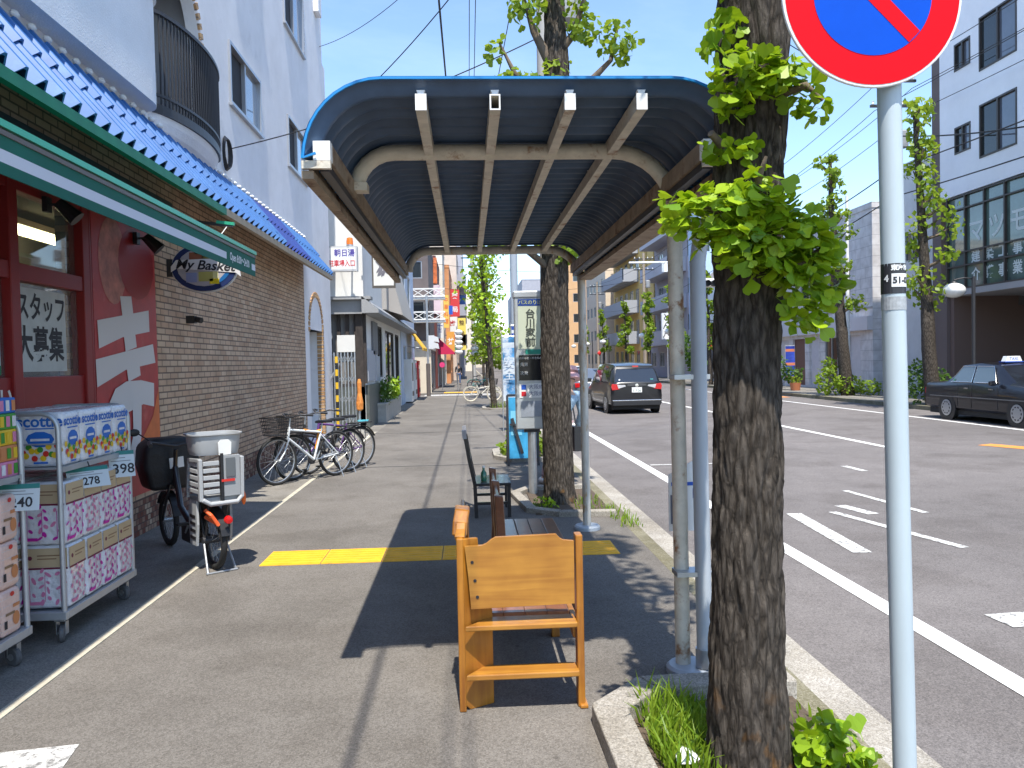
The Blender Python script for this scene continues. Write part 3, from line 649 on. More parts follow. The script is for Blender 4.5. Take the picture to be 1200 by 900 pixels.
def nrm(i):
    a = prof[max(0, i - 1)]; c = prof[min(len(prof) - 1, i + 1)]; d = fnorm((c[0] - a[0], c[1] - a[1])); return (-d[1], d[0])
b = MB(); ys = np.linspace(3.44, 7.98, 32 * 8 + 1); k = len(prof); vs = []
for j, y in enumerate(ys):
    h = 0.032 * math.cos(2 * PI * j / 8)
    vs += [(p[0] + nrm(i)[0] * h, y, p[1] + nrm(i)[1] * h) for i, p in enumerate(prof)]
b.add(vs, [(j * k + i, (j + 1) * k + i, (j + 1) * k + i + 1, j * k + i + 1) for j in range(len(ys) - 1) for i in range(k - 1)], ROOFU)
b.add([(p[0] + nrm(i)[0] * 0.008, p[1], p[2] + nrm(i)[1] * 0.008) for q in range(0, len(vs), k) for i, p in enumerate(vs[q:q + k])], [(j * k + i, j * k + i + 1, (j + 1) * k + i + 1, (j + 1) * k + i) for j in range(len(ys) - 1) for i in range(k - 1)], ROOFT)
b.obj('corrugated_roof', t, smooth='all', world=True)
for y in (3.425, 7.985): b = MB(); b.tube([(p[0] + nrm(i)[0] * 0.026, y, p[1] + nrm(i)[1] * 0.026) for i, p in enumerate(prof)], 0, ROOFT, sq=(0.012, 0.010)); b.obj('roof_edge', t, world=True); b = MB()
for i, x in enumerate((-0.175, 0.143, 0.468, 0.782)):
    b = MB(); w, h, th, z0 = 0.046, 0.068, 0.006, 2.785
    for (x0, x1, a, c) in ((x - w / 2, x + w / 2, z0, z0 + th), (x - w / 2, x + w / 2, z0 + h - th, z0 + h), (x - w / 2, x - w / 2 + th, z0 + th, z0 + h - th), (x + w / 2 - th, x + w / 2, z0 + th, z0 + h - th)):
        b.bx(x0, x1, 3.45, 7.95, a, c, CREAM)
    if i != 1: b.bx(x - w / 2 - 0.001, x + w / 2 + 0.001, 3.442, 3.449, z0 - 0.001, z0 + h + 0.001, WHITE)
    else:
        for (x0, x1, a, c) in ((x - w / 2, x + w / 2, z0, z0 + th), (x - w / 2, x + w / 2, z0 + h - th, z0 + h), (x - w / 2, x - w / 2 + th, z0 + th, z0 + h - th), (x + w / 2 - th, x + w / 2, z0 + th, z0 + h - th)): b.bx(x0, x1, 3.445, 3.4495, a, c, WHITE)
    for y in (3.45, 4.9, 6.3, 7.8): b.prism([(x - 0.012, z0 + h + 0.001), (x + 0.012, z0 + h + 0.001), (x + 0.018, ZT - 0.016), (x - 0.018, ZT - 0.016)], (0, y, 0), X_, Z_, (0, 0.05, 0), WHITE)
    b.obj('roof_purlin', t, world=True)
for x, s in ((-0.60, 1), (1.085, -1)):
    b = MB(); b.bx(x - 0.035, x + 0.035, 3.5, 7.95, 2.575, 2.655, RUSTB); b.bx(x - 0.036, x + 0.036, 3.44, 3.499, 2.574, 2.656, WHITE)
    b.bx(x - 0.09 if s > 0 else x + 0.04, x - 0.04 if s > 0 else x + 0.17, 3.46, 7.9, 2.50, 2.535, RUSTB); b.bx(x - 0.036 - 0.05 * (s > 0), x + 0.036 + 0.05 * (s < 0), 3.44, 3.47, 2.54, 2.573, CREAM)
    b.bx(x - 0.02, x + 0.02, 3.5, 7.9, 2.54, 2.574, DARKM); xo = x - 0.062 if s > 0 else x + 0.136; b.bx(xo, xo + 0.006, 3.47, 7.95, 2.536, 2.66, RUSTB)
    b.obj('edge_beam', t, world=True)
def archpath(y, px):
    zc, r1, r2 = 2.808, 0.33, 0.20
    P = [(px, y, 0.0), (px - 0.006, y, 1.2), (px - 0.012, y, zc - r1)]
    P += [(px - 0.012 - r1 + r1 * math.cos(a), y, zc - r1 + r1 * math.sin(a)) for a in np.linspace(0, PI / 2, 9)[1:]]
    P += [(-0.36, y, zc)] + [(-0.36 - r2 * math.sin(a), y, zc - r2 + r2 * math.cos(a)) for a in np.linspace(0, PI / 2, 7)[1:]]
    return P
b = MB(); b.tube(archpath(4.22, 1.135), 0.041, CREAM, 14); b.bx(-0.64, -0.50, 4.17, 4.27, 2.605, 2.645, CREAM); b.obj('front_frame', t, smooth=60, world=True)
b = MB(); b.tube(archpath(7.9, 1.165), 0.041, CREAM2, 14); b.obj('rear_frame', t, smooth=60, world=True)
for y, x in ((4.2, 1.17), (7.9, 1.165)):
    b = MB(); b.lathe([(0.13, -0.01), (0.13, 0.03), (0.115, 0.045), (0.0, 0.045)], (x, y, 0), PIPEG, 24); b.obj('base_plate', t, world=True, smooth=30)
b = MB(); b.tube([(1.34, 4.0, 2.50), (1.28, 4.06, 2.44), (1.235, 4.12, 2.34), (1.222, 4.14, 2.2), (1.222, 4.14, 1.2), (1.232, 4.14, 0.13)], 0.042, PIPEG, 14); b.obj('downpipe', t, smooth=60, world=True)
b = MB(); b.cyl((1.232, 4.14, 0.05), (1.232, 4.14, 0.15), 0.05, STEEL); b.tube([(1.232, 4.14, 0.07), (1.29, 4.1, 0.06), (1.33, 4.05, 0.05)], 0.035, WHITE, 10); b.obj('pipe_foot', t, smooth=50, world=True)
for z in (0.55, 1.6):
    b = MB(); b.box((1.18, 4.18, z), (0.19, 0.12, 0.025), STEEL); b.obj('clamp', t, world=True)
t = thing('notice', 'white notice sheet with small blue and dark pictures tied behind the front shelter post', 'notice', (1.17, 4.3, 0.74))
b = MB(); b.prism([(1.085, 0.75), (1.265, 0.75), (1.265, 1.08), (1.23, 1.14), (1.085, 1.06)], (0, 4.285, 0), X_, Z_, (0, 0.006, 0), PAPER)
for (x0, x1, z0, z1, m) in ((1.225, 1.26, 0.79, 0.90, INK), (1.22, 1.26, 0.93, 0.985, BLUEP), (1.095, 1.12, 0.79, 0.95, mat('photo_grey', (0.15, 0.16, 0.2), 0.5)), (1.10, 1.24, 1.0, 1.02, BLUEP)): b.rect((0, 4.283, 0), X_, Z_, x0, x1, z0, z1, m)
b.obj('sheet', t, world=True)

# ------------------------------------------------------------------ benches and the black chair
def woodmat(key, a, c, rough, coat, axis):
    m = bpy.data.materials.new(key); MATS[key] = m; m.use_nodes = True
    n, l = m.node_tree.nodes, m.node_tree.links; p = n['Principled BSDF']; p.inputs['Roughness'].default_value = rough; p.inputs['Coat Weight'].default_value = coat; p.inputs['Coat Roughness'].default_value = 0.12
    tc = n.new('ShaderNodeTexCoord'); mp = n.new('ShaderNodeMapping'); l.new(tc.outputs['Object'], mp.inputs[0]); s_ = [26, 26, 26]; s_['XYZ'.index(axis)] = 1.6; mp.inputs['Scale'].default_value = s_
    nz = n.new('ShaderNodeTexNoise'); nz.inputs['Scale'].default_value = 1.0; nz.inputs['Detail'].default_value = 7; nz.inputs['Distortion'].default_value = 0.8; l.new(mp.outputs[0], nz.inputs['Vector'])
    n2 = n.new('ShaderNodeTexNoise'); n2.inputs['Scale'].default_value = 5; n2.inputs['Detail'].default_value = 6; l.new(tc.outputs['Object'], n2.inputs['Vector'])
    mt = n.new('ShaderNodeMath'); mt.operation = 'ADD'; l.new(nz.outputs[0], mt.inputs[0]); l.new(n2.outputs[0], mt.inputs[1]); m2 = n.new('ShaderNodeMath'); m2.operation = 'MULTIPLY'; m2.inputs[1].default_value = 0.5; l.new(mt.outputs[0], m2.inputs[0])
    cr = n.new('ShaderNodeValToRGB'); cr.color_ramp.elements[0].position = 0.33; cr.color_ramp.elements[1].position = 0.66; cr.color_ramp.elements[0].color = (*a, 1); cr.color_ramp.elements[1].color = (*c, 1)
    l.new(m2.outputs[0], cr.inputs[0]); l.new(cr.outputs[0], p.inputs['Base Color'])
    return m
WOX = woodmat('varnished_wood', (0.27, 0.10, 0.014), (0.50, 0.235, 0.035), 0.42, 0.22, 'X'); WOZ = woodmat('varnished_wood_upright', (0.24, 0.08, 0.010), (0.46, 0.19, 0.02), 0.4, 0.3, 'Z')
WBR = woodmat('brown_slat', (0.16, 0.055, 0.02), (0.30, 0.11, 0.04), 0.3, 0.5, 'Y'); WDK = woodmat('dark_bench_wood', (0.10, 0.035, 0.018), (0.20, 0.075, 0.03), 0.32, 0.4, 'Y')
t = thing('wooden_bench', 'orange varnished wooden bench seen from its end with a notched end board', 'bench', (0.24, 3.83, 0))
b = MB(); b.bx(-0.075, -0.042, 3.82, 3.90, 0, 0.85, WOZ); b.tube([(-0.058, 3.86, 0.84), (-0.052, 3.9, 0.87), (-0.05, 3.93, 0.9)], 0, WOZ, sq=(0.05, 0.035)); b.obj('post', t, world=True, bevel=0.006)
b = MB(); b.bx(0.505, 0.54, 3.82, 3.90, 0, 0.85, WOZ); b.bx(0.512, 0.552, 3.80, 3.9, 0, 0.02, WOZ); b.obj('post', t, world=True, bevel=0.006)
b = MB(); b.prism([(0, 0.03), (0.03, 0.0), (0.165, 0.0), (0.165, 0.47), (0.15, 0.5), (0.10, 0.72), (0.09, 0.84), (0, 0.845)], (-0.048, 3.835, 0), fnorm((0.135, 0.075, 0)), Z_, (-0.012, 0.022, 0), WOZ); b.obj('side_board', t, world=True, bevel=0.004)
b = MB(); cut = [(-0.01, 0.505), (0.495, 0.515), (0.497, 0.822), (0.445, 0.828), (0.43, 0.836), (0.41, 0.858), (0.115, 0.852), (0.09, 0.838), (0.07, 0.822), (0.05, 0.814), (-0.035, 0.812), (-0.02, 0.66)]
b.prism(cut, (0, 3.818, 0), X_, Z_, (0, 0.024, 0), WOX)
for x, z in ((0.0, 0.735), (0.012, 0.645), (0.022, 0.565)): b.lathe([(0.008, 0), (0.008, 0.002), (0, 0.002)], (x, 3.8165, z), INK, 10, (PI / 2, 0, 0))
b.obj('end_board', t, world=True, bevel=0.005)
b = MB(); b.prism([(-0.04, 3.79), (0.505, 3.79), (0.505, 3.93), (0.085, 3.93)], (0, 0, 0.405), X_, Y_, (0, 0, 0.026), WOX); b.obj('rail', t, world=True, bevel=0.005)
b = MB(); b.prism([(-0.04, 3.785), (0.51, 3.785), (0.51, 3.91), (0.05, 3.91)], (0, 0, 0.165), X_, Y_, (0, 0, 0.03), WOX); b.obj('rail', t, world=True, bevel=0.006)
b = MB()
for i in range(4): b.bx(0.04 + i * 0.112, 0.04 + i * 0.112 + 0.1112, 4.0, 4.9, 0.40, 0.425, WBR)
b.obj('seat', t, world=True, bevel=0.004)
b = MB()
for i in range(3): b.box((-0.02 - 0.012 * i, 4.42, 0.56 + 0.12 * i), (0.022, 0.98, 0.105), WOX, (0, -0.1, 0))
b.obj('backrest', t, world=True, bevel=0.005)
b = MB(); b.tube([(-0.06, 3.93, 0.84), (-0.055, 3.95, 0.9), (-0.045, 4.0, 0.945), (-0.045, 4.12, 0.945)], 0, WOZ, sq=(0.075, 0.03)); b.box((-0.05, 4.02, 0.87), (0.075, 0.04, 0.13), WOZ); b.obj('top_rail', t, world=True, bevel=0.008)
for x in (-0.03, 0.5):
    b = MB(); b.bx(x - 0.02, x + 0.03, 4.82, 4.9, 0, 0.40, WOZ); b.obj('leg', t, world=True, bevel=0.005)
b = MB(); b.bx(0.5, 0.53, 3.95, 4.9, 0.30, 0.395, WOX); b.obj('seat_rail', t, world=True, bevel=0.005)
t = thing('wooden_bench', 'dark brown bench with three back posts behind the orange bench', 'bench', (0.4, 5.8, 0))
b = MB()
for i in range(4): b.bx(0.24 + i * 0.108, 0.24 + i * 0.108 + 0.102, 5.05, 6.42, 0.395, 0.42, WDK)
b.obj('seat', t, world=True, bevel=0.004)
for y in (4.98, 5.62, 6.3):
    b = MB(); b.prism([(0.14, 0), (0.20, 0), (0.225, 0.42), (0.205, 0.85), (0.15, 0.86), (0.165, 0.42)], (0, y, 0), X_, Z_, (0, 0.055, 0), WDK); b.obj('back_post', t, world=True, bevel=0.006)
b = MB()
for z in (0.55, 0.67, 0.78): b.box((0.195 - (z - 0.5) * 0.06, 5.67, z), (0.02, 1.3, 0.085), WDK)
b.obj('backrest', t, world=True, bevel=0.004)
for y in (5.1, 6.3):
    b = MB(); b.bx(0.62, 0.67, y, y + 0.055, 0, 0.394, WDK); b.obj('leg', t, world=True, bevel=0.005)
b = MB(); b.bx(0.64, 0.665, 5.16, 6.29, 0.33, 0.393, WDK); b.obj('seat_rail', t, world=True)
LACQ = mat('black_lacquer', (0.022, 0.02, 0.022), 0.28, coat=0.3)
t = thing('chair', 'black lacquered chair with a tall leaning back behind the benches', 'chair', (0.24, 8.95, 0))
b = MB(); b.box((0.245, 8.95, 0.365), (0.40, 0.66, 0.03), LACQ); b.obj('seat', t, world=True, bevel=0.008)
for x, y in ((0.42, 8.65), (0.42, 9.25)):
    b = MB(); b.bx(x - 0.02, x + 0.02, y - 0.02, y + 0.02, 0, 0.35, LACQ); b.obj('leg', t, world=True)
for y in (8.65, 9.25):
    b = MB(); b.tube([(0.06, y, 0), (0.05, y, 0.36), (-0.01, y, 0.66), (-0.055, y, 0.95)], 0, LACQ, sq=(0.04, 0.035)); b.tube([(-0.05, y, 0.87), (-0.06, y, 0.965)], 0, mat('pale_cap', (0.3, 0.3, 0.33), 0.4), sq=(0.046, 0.04)); b.obj('back_post', t, world=True)
b = MB(); b.box((-0.04, 8.95, 0.86), (0.02, 0.56, 0.10), LACQ, (0, -0.15, 0)); b.box((0.0, 8.95, 0.64), (0.02, 0.56, 0.06), LACQ, (0, -0.18, 0)); b.obj('back_rail', t, world=True)
b = MB(); b.bx(0.06, 0.42, 8.645, 8.67, 0.14, 0.17, LACQ); b.obj('stretcher', t, world=True); b = MB(); b.bx(0.06, 0.42, 9.235, 9.26, 0.14, 0.17, LACQ); b.obj('stretcher', t, world=True)
t = thing('bottle', 'small green glass bottle standing on the black chair', 'bottle', (0.15, 8.8, 0.38))
b = MB(); b.lathe([(0.0, 0), (0.03, 0), (0.033, 0.02), (0.033, 0.09), (0.014, 0.12), (0.013, 0.15), (0, 0.15)], (0, 0, 0.001), mat('green_bottle', (0.02, 0.13, 0.07), 0.15, coat=0.5), 14); b.obj('body', t, smooth=50)
b = MB(); b.lathe([(0.0, 0), (0.016, 0), (0.016, 0.018), (0, 0.018)], (0, 0, 0.1515), WHITE, 12); b.obj('cap', t)

# ------------------------------------------------------------------ no-parking sign
SGR = mat('sign_red', (0.66, 0.002, 0.010), 0.55, spec=0.12, var=0.08, scale=5); SGB = mat('sign_cobalt', (0.002, 0.075, 0.52), 0.55, spec=0.12, var=0.08, scale=5); POLEW = mat('white_pole', (0.44, 0.51, 0.54), 0.42, var=0.06, scale=10, stretch=(1, 1, 0.2), col2=(0.45, 0.47, 0.47), thr=0.72)
t = thing('no_parking_sign', 'round red and blue no parking sign on a white pole by the nearest trunk', 'road sign', (1.465, 2.6, 0))
b = MB(); b.tube([(1.468, 2.6, -0.05), (1.445, 2.6, 1.2), (1.425, 2.6, 2.56), (1.42, 2.6, 3.2)], 0.038, POLEW, 20); b.obj('pole', t, smooth=60, world=True)
b = MB(); cx, cz, yy = 1.337, 2.866, 2.535; n = 64
ring = lambda r: [(r * math.cos(2 * PI * i / n), r * math.sin(2 * PI * i / n)) for i in range(n)]
b.prism(ring(0.300), (cx, yy, cz), X_, Z_, (0, 0.012, 0), WHITE, None); b.obj('sign_plate', t, world=True, bevel=0.003)
b = MB(); b.ell((cx, yy - 0.0012, cz), X_, Z_, 0, 0, 0.291, 0.291, SGR, n); b.obj('red_ring', t, world=True)
b = MB(); b.ell((cx, yy - 0.0024, cz), X_, Z_, 0, 0, 0.197, 0.197, SGB, n)
d = (0.7071, 0, -0.7071); e = (0.7071, 0, 0.7071); b.rect((cx, yy - 0.0036, cz), d, e, -0.1935, 0.1935, -0.026, 0.026, SGR); b.obj('blue_disc', t, world=True)
b = MB(); b.lathe([(0.0388, -0.05), (0.0388, 0.05)], (1.434, 2.6, 1.95), mat('sticker_black', (0.03, 0.03, 0.035), 0.4), 24)
b.v = b.v; o = (1.434, 2.5585, 1.95)

def wrap(x, z, dx=1.434): return (dx + 0.0398 * math.sin(x / 0.0398), 2.6 - 0.0398 * math.cos(x / 0.0398), z)
for body, size, cx, cz, mm, rr in (('51-03', 0.029, 0.012, 1.943, INK, 0.0008), ('東京市', 0.020, 0.004, 1.985, WHITE, 0.0), ('4', 0.03, -0.042, 1.95, WHITE, 0.0)):
    vv, ff = textmesh(body, size, 0.0, 'CENTER', 1.0, 0.0, 0.0012)
    b.add([tuple(np.array(wrap(p[0] + cx, p[1] + cz)) + np.array((0, -rr, 0))) for p in vv], ff, mm)
cols_ = np.linspace(-0.025, 0.052, 9); b.add([wrap(x, z) for x in cols_ for z in (1.922, 1.966)], [(2 * i, 2 * i + 2, 2 * i + 3, 2 * i + 1) for i in range(8)], PAPER)
b.obj('number_sticker', t, world=True)
b = MB(); b.lathe([(0.0393, -0.022), (0.0393, 0.022)], (1.4352, 2.6, 1.868), mat('grey_band', (0.36, 0.38, 0.39), 0.5, var=0.25, scale=60), 24); b.obj('grey_band', t, world=True)
b = MB()
for z in (2.72, 3.0): b.box((1.40, 2.575, z), (0.13, 0.07, 0.03), STEEL)
b.obj('bracket', t, world=True)

# ------------------------------------------------------------------ bus stop panel and blue boards by the kerb
ALU = mat('brushed_panel', (0.52, 0.54, 0.55), 0.35, 0.45, var=0.08, scale=3)
PANELY = mat('panel_cream', (0.55, 0.59, 0.46), 0.25, var=0.06, scale=2, coat=0.4)
t = thing('bus_stop_panel', 'tall silver bus stop panel on a single post beside the second trunk', 'bus stop sign', (0.83, 10.05, 0))
b = MB(); x0, x1, y0, y1 = 0.60, 1.08, 10.0, 10.18
b.bx(x0, x1, y0, y1, 0.84, 2.56, ALU); b.bx(x0 - 0.01, x1 + 0.01, y0 - 0.012, y1 + 0.01, 2.5, 2.59, ALU); b.obj('cabinet', t, world=True, bevel=0.015)
b = MB(); yf = y0 - 0.006
def pl(x, X, z, Z, m, dy=0): b.bx(x, X, yf - dy, y0 - 0.001, z, Z, m)
pl(0.645, 1.05, 2.40, 2.485, mat('stop_blue', (0.02, 0.06, 0.25), 0.3)); pl(0.645, 1.05, 1.86, 2.395, PANELY)
pl(0.73, 1.05, 1.79, 1.85, mat('stop_teal', (0.02, 0.24, 0.18), 0.4)); pl(0.645, 1.05, 1.46, 1.78, mat('display_black', (0.012, 0.012, 0.015), 0.2))
pl(0.645, 1.05, 1.24, 1.42, PAPER); pl(0.66, 1.04, 1.0, 1.2, mat('timetable', (0.30, 0.33, 0.38), 0.3, var=0.2, scale=10)); 
b.obj('display', t, world=True)
b = MB(); yt = yf - 0.002
for i, ch in enumerate('台川家前'): b.text(ch, 0.125, (0.80, yt, 2.29 - i * 0.118), X_, Z_, mat('stop_ink', (0.06, 0.07, 0.06), 0.5), bold=0.004)
b.text('バスのりば', 0.06, (0.80, yt, 2.44), X_, Z_, mat('stop_yellow', (0.6, 0.6, 0.2), 0.5)); b.text('先発', 0.05, (0.71, yt, 1.66), X_, Z_, WHITE); b.text('次発', 0.05, (0.71, yt, 1.55), X_, Z_, WHITE)
b.text('お知らせ・行き先のご案内', 0.032, (0.84, yt, 1.74), X_, Z_, WHITE)
for z, m in ((1.375, BLUEP), (1.29, REDP)):
    b.rect((0, yt, 0), X_, Z_, 0.67, 0.73, z - 0.03, z + 0.03, m); b.text('大阪線', 0.065, (0.86, yt, z), X_, Z_, mat('stop_ink2', (0.12, 0.14, 0.25), 0.5))
b.obj('lettering', t, world=True)
b = MB(); b.cyl((0.80, 10.09, -0.03), (0.80, 10.09, 0.845), 0.055, STEEL, n=14); b.box((0.80, 10.09, 0.82), (0.2, 0.12, 0.04), DARKM); b.obj('post', t, world=True, smooth=50)
t = thing('signboard', 'blue folding signboard with dark frame at the edge of the weedy planting pit', 'signboard', (0.8, 12.9, 0))
b = MB(); b.bx(0.65, 1.1, 12.90, 12.92, 0.12, 1.12, mat('board_blue', (0.05, 0.34, 0.60), 0.45, var=0.35, scale=3)); b.rect((0, 12.897, 0), X_, Z_, 0.68, 0.86, 0.5, 0.9, mat('board_lightblue', (0.2, 0.55, 0.75), 0.5)); b.obj('panel', t, world=True)
b = MB()
for x in (0.63, 1.12): b.tube([(x, 12.88, 0), (x, 12.93, 1.15)], 0, DARKM, sq=(0.035, 0.035)); b.tube([(x, 13.3, 0), (x, 12.95, 1.15)], 0, DARKM, sq=(0.03, 0.03))
b.tube([(0.63, 12.93, 1.15), (1.12, 12.93, 1.15)], 0, DARKM, sq=(0.04, 0.04)); b.tube([(0.7, 12.88, 0.78), (0.86, 12.86, 0.2)], 0, DARKM, sq=(0.05, 0.03)); b.tube([(0.66, 12.87, 0.68), (0.95, 12.87, 0.66)], 0, DARKM, sq=(0.04, 0.03)); b.obj('frame', t, world=True)
def nobori(x, y, z0, z1, w, m1, m2, txt, lab, name='flag_banner'):
    t = thing(name, lab, 'banner', (x, y, 0)); b = MB(); b.cyl((x, y, 0), (x, y, z1 + 0.1), 0.014, STEEL, n=8); b.tube([(x, y, z1 + 0.03), (x + w, y, z1 + 0.03)], 0.01, STEEL, 6); b.obj('pole', t, world=True)
    b = MB(); n = 12
    P = lambda i, s: (x + 0.02 + (w - 0.02) * s, y + 0.03 * math.sin(i * 0.8) * s, z0 + (z1 - z0) * i / n)
    for i in range(n): b.face([P(i, 0), P(i, 1), P(i + 1, 1), P(i + 1, 0)], m1 if i % 5 else m2)
    b.text(txt, 0.3, (x + w / 2, y - 0.045, (z0 + z1) / 2), X_, Z_, m2) if txt else None
    b.obj('cloth', t, world=True); return t
nobori(0.84, 19.4, 0.75, 2.3, 0.34, mat('flag_blue', (0.05, 0.22, 0.45), 0.7, var=0.5, scale=4, col2=(0.5, 0.55, 0.6), thr=0.5), mat('flag_pale', (0.55, 0.6, 0.65), 0.7), '安\n全', 'blue and white cloth banner near the slender kerbside tree')
nobori(1.12, 20.3, 1.55, 2.6, 0.32, mat('flag_navy', (0.015, 0.06, 0.32), 0.6), mat('flag_pale2', (0.6, 0.62, 0.65), 0.7), '交\n通', 'narrow deep blue banner high beside the grey utility pole')
# ------------------------------------------------------------------ trees and plants
BARK = bpy.data.materials.new('furrowed_bark'); MATS['bark'] = BARK; BARK.use_nodes = True
def _bark(m, a, c, sc):
    n, l = m.node_tree.nodes, m.node_tree.links; p = n['Principled BSDF']; p.inputs['Roughness'].default_value = 0.95; p.inputs['Specular IOR Level'].default_value = 0.15
    tc = n.new('ShaderNodeTexCoord'); mp = n.new('ShaderNodeMapping'); mp.inputs['Scale'].default_value = (sc, sc, sc * 0.24); l.new(tc.outputs['Object'], mp.inputs[0])
    nz = n.new('ShaderNodeTexNoise'); nz.inputs['Scale'].default_value = 1.0; nz.inputs['Detail'].default_value = 11; nz.inputs['Roughness'].default_value = 0.68; nz.inputs['Distortion'].default_value = 0.6; l.new(mp.outputs[0], nz.inputs['Vector'])
    vo = n.new('ShaderNodeTexVoronoi'); vo.feature = 'DISTANCE_TO_EDGE'; vo.inputs['Scale'].default_value = 0.8
    ad = n.new('ShaderNodeMix'); ad.data_type = 'RGBA'; ad.inputs['Factor'].default_value = 0.35; l.new(mp.outputs[0], ad.inputs[6]); l.new(nz.outputs['Color'], ad.inputs[7]); l.new(ad.outputs[2], vo.inputs['Vector'])
    mr = n.new('ShaderNodeMapRange'); mr.inputs[1].default_value = 0.0; mr.inputs[2].default_value = 0.3; l.new(vo.outputs['Distance'], mr.inputs[0])
    mm = n.new('ShaderNodeMath'); mm.operation = 'MULTIPLY'; l.new(mr.outputs[0], mm.inputs[0]); l.new(nz.outputs[0], mm.inputs[1])
    m2 = n.new('ShaderNodeMath'); m2.operation = 'ADD'; l.new(mm.outputs[0], m2.inputs[0]); l.new(nz.outputs[0], m2.inputs[1])
    cr = n.new('ShaderNodeValToRGB'); e = cr.color_ramp.elements; e[0].position = 0.42; e[1].position = 1.1; e[0].color = (*[q * 0.5 for q in a], 1); e[1].color = (*c, 1); k = e.new(0.62); k.color = (*a, 1)
    l.new(m2.outputs[0], cr.inputs[0])
    n3 = n.new('ShaderNodeTexNoise'); n3.inputs['Scale'].default_value = 2.2; n3.inputs['Detail'].default_value = 5; l.new(tc.outputs['Object'], n3.inputs['Vector'])
    c3 = n.new('ShaderNodeValToRGB'); c3.color_ramp.elements[0].position = 0.62; c3.color_ramp.elements[1].position = 0.75; l.new(n3.outputs[0], c3.inputs[0])
    mx = n.new('ShaderNodeMix'); mx.data_type = 'RGBA'; l.new(c3.outputs[0], mx.inputs['Factor']); l.new(cr.outputs[0], mx.inputs[6]); mx.inputs[7].default_value = (*[min(1, q * 1.25) for q in c], 1)
    sz = n.new('ShaderNodeSeparateXYZ'); l.new(tc.outputs['Object'], sz.inputs[0]); mz = n.new('ShaderNodeMapRange'); mz.inputs[1].default_value = 0.12; mz.inputs[2].default_value = 0.5; mz.inputs[3].default_value = 1.0; mz.inputs[4].default_value = 0.0; l.new(sz.outputs[2], mz.inputs[0])
    n4 = n.new('ShaderNodeTexNoise'); n4.inputs['Scale'].default_value = 9; n4.inputs['Detail'].default_value = 7; l.new(tc.outputs['Object'], n4.inputs['Vector']); c4 = n.new('ShaderNodeValToRGB'); c4.color_ramp.elements[0].position = 0.58; c4.color_ramp.elements[1].position = 0.72; l.new(n4.outputs[0], c4.inputs[0])
    mo = n.new('ShaderNodeMath'); mo.operation = 'MULTIPLY'; l.new(mz.outputs[0], mo.inputs[0]); l.new(c4.outputs[0], mo.inputs[1]); mq = n.new('ShaderNodeMix'); mq.data_type = 'RGBA'; l.new(mo.outputs[0], mq.inputs['Factor']); l.new(mx.outputs[2], mq.inputs[6]); mq.inputs[7].default_value = (0.19, 0.095, 0.03, 1)
    l.new(mq.outputs[2], p.inputs['Base Color'])
    bp = n.new('ShaderNodeBump'); bp.inputs['Strength'].default_value = 1.0; bp.inputs['Distance'].default_value = 0.012; l.new(m2.outputs[0], bp.inputs['Height']); l.new(bp.outputs[0], p.inputs['Normal'])
_bark(BARK, (0.058, 0.048, 0.039), (0.120, 0.101, 0.083), 55)
TWIG = mat('twig_bark', (0.14, 0.105, 0.075), 0.9, var=0.3, scale=14, bump=0.4, stretch=(1, 1, 0.4))
LEAF = leafmat('ginkgo_leaf', (0.10, 0.215, 0.008), (0.34, 0.47, 0.014), (0.50, 0.70, 0.02), 0.24)  # dark end of the colour range stands in for leaves in shade
LEAFM = leafmat('young_leaf', (0.11, 0.20, 0.014), (0.23, 0.32, 0.02), (0.42, 0.54, 0.04))
LEAFD = leafmat('dark_leaf', (0.035, 0.085, 0.012), (0.09, 0.17, 0.02), (0.14, 0.26, 0.03))
GRASS = leafmat('grass_blade', (0.11, 0.22, 0.012), (0.26, 0.36, 0.03), (0.32, 0.45, 0.04))
FAN = [(0.015, -0.35), (0.02, 0.0), (0.30, 0.28), (0.56, 0.50), (0.50, 0.72), (0.34, 0.88), (0.16, 0.93), (0.0, 0.80), (-0.16, 0.95), (-0.34, 0.87), (-0.52, 0.70), (-0.55, 0.48), (-0.30, 0.27), (-0.02, 0.0), (-0.015, -0.35)]
SPLIT = {15: [(0, 1, 13, 14), (1, 2, 3, 4, 5, 6, 7), (1, 7, 13), (7, 8, 9, 10, 11, 12, 13)]}
OVAL = [(0, 0), (0.3, 0.35), (0.22, 0.8), (0, 1.0), (-0.22, 0.8), (-0.3, 0.35)]
QUAD = [(-0.4, 0), (0.4, 0.1), (0.35, 0.9), (-0.3, 0.8)]
def leaves(b, clumps, size, m, shape=FAN, seed=1, out=0.6, rim=0.55, upb=0.35):
    """clumps: (centre, (rx,ry,rz), count): leaves with their own direction, denser towards the clump's rim"""
    g = np.random.default_rng(seed)
    for c, r, n in clumps:
        d = g.normal(size=(n, 3)); d /= np.linalg.norm(d, axis=1)[:, None]
        rad = g.random(n) ** (1 / 3) * (1 - rim) + rim * g.random(n) ** 0.25
        P = np.array(c) + d * rad[:, None] * np.array(r)
        nr = d * out + g.normal(size=(n, 3)) * 0.55 + np.array([0, -0.1, upb]); nr /= np.linalg.norm(nr, axis=1)[:, None]
        u = np.cross(nr, g.normal(size=(n, 3))); u /= np.linalg.norm(u, axis=1)[:, None]; v = np.cross(nr, u)
        s = size * (0.55 + 0.75 * g.random(n))
        k = len(shape); vs = []; fsl = SPLIT.get(k, [tuple(range(k))])
        for i in range(n):
            bend = g.uniform(-0.35, 0.45); curl = g.uniform(-0.25, 0.25)
            for a, q in shape: vs.append(P[i] + (u[i] * a + v[i] * q + nr[i] * (bend * abs(a) + curl * q * q)) * s[i])
        b.add(vs, [tuple(i * k + q for q in f) for i in range(n) for f in fsl], m)
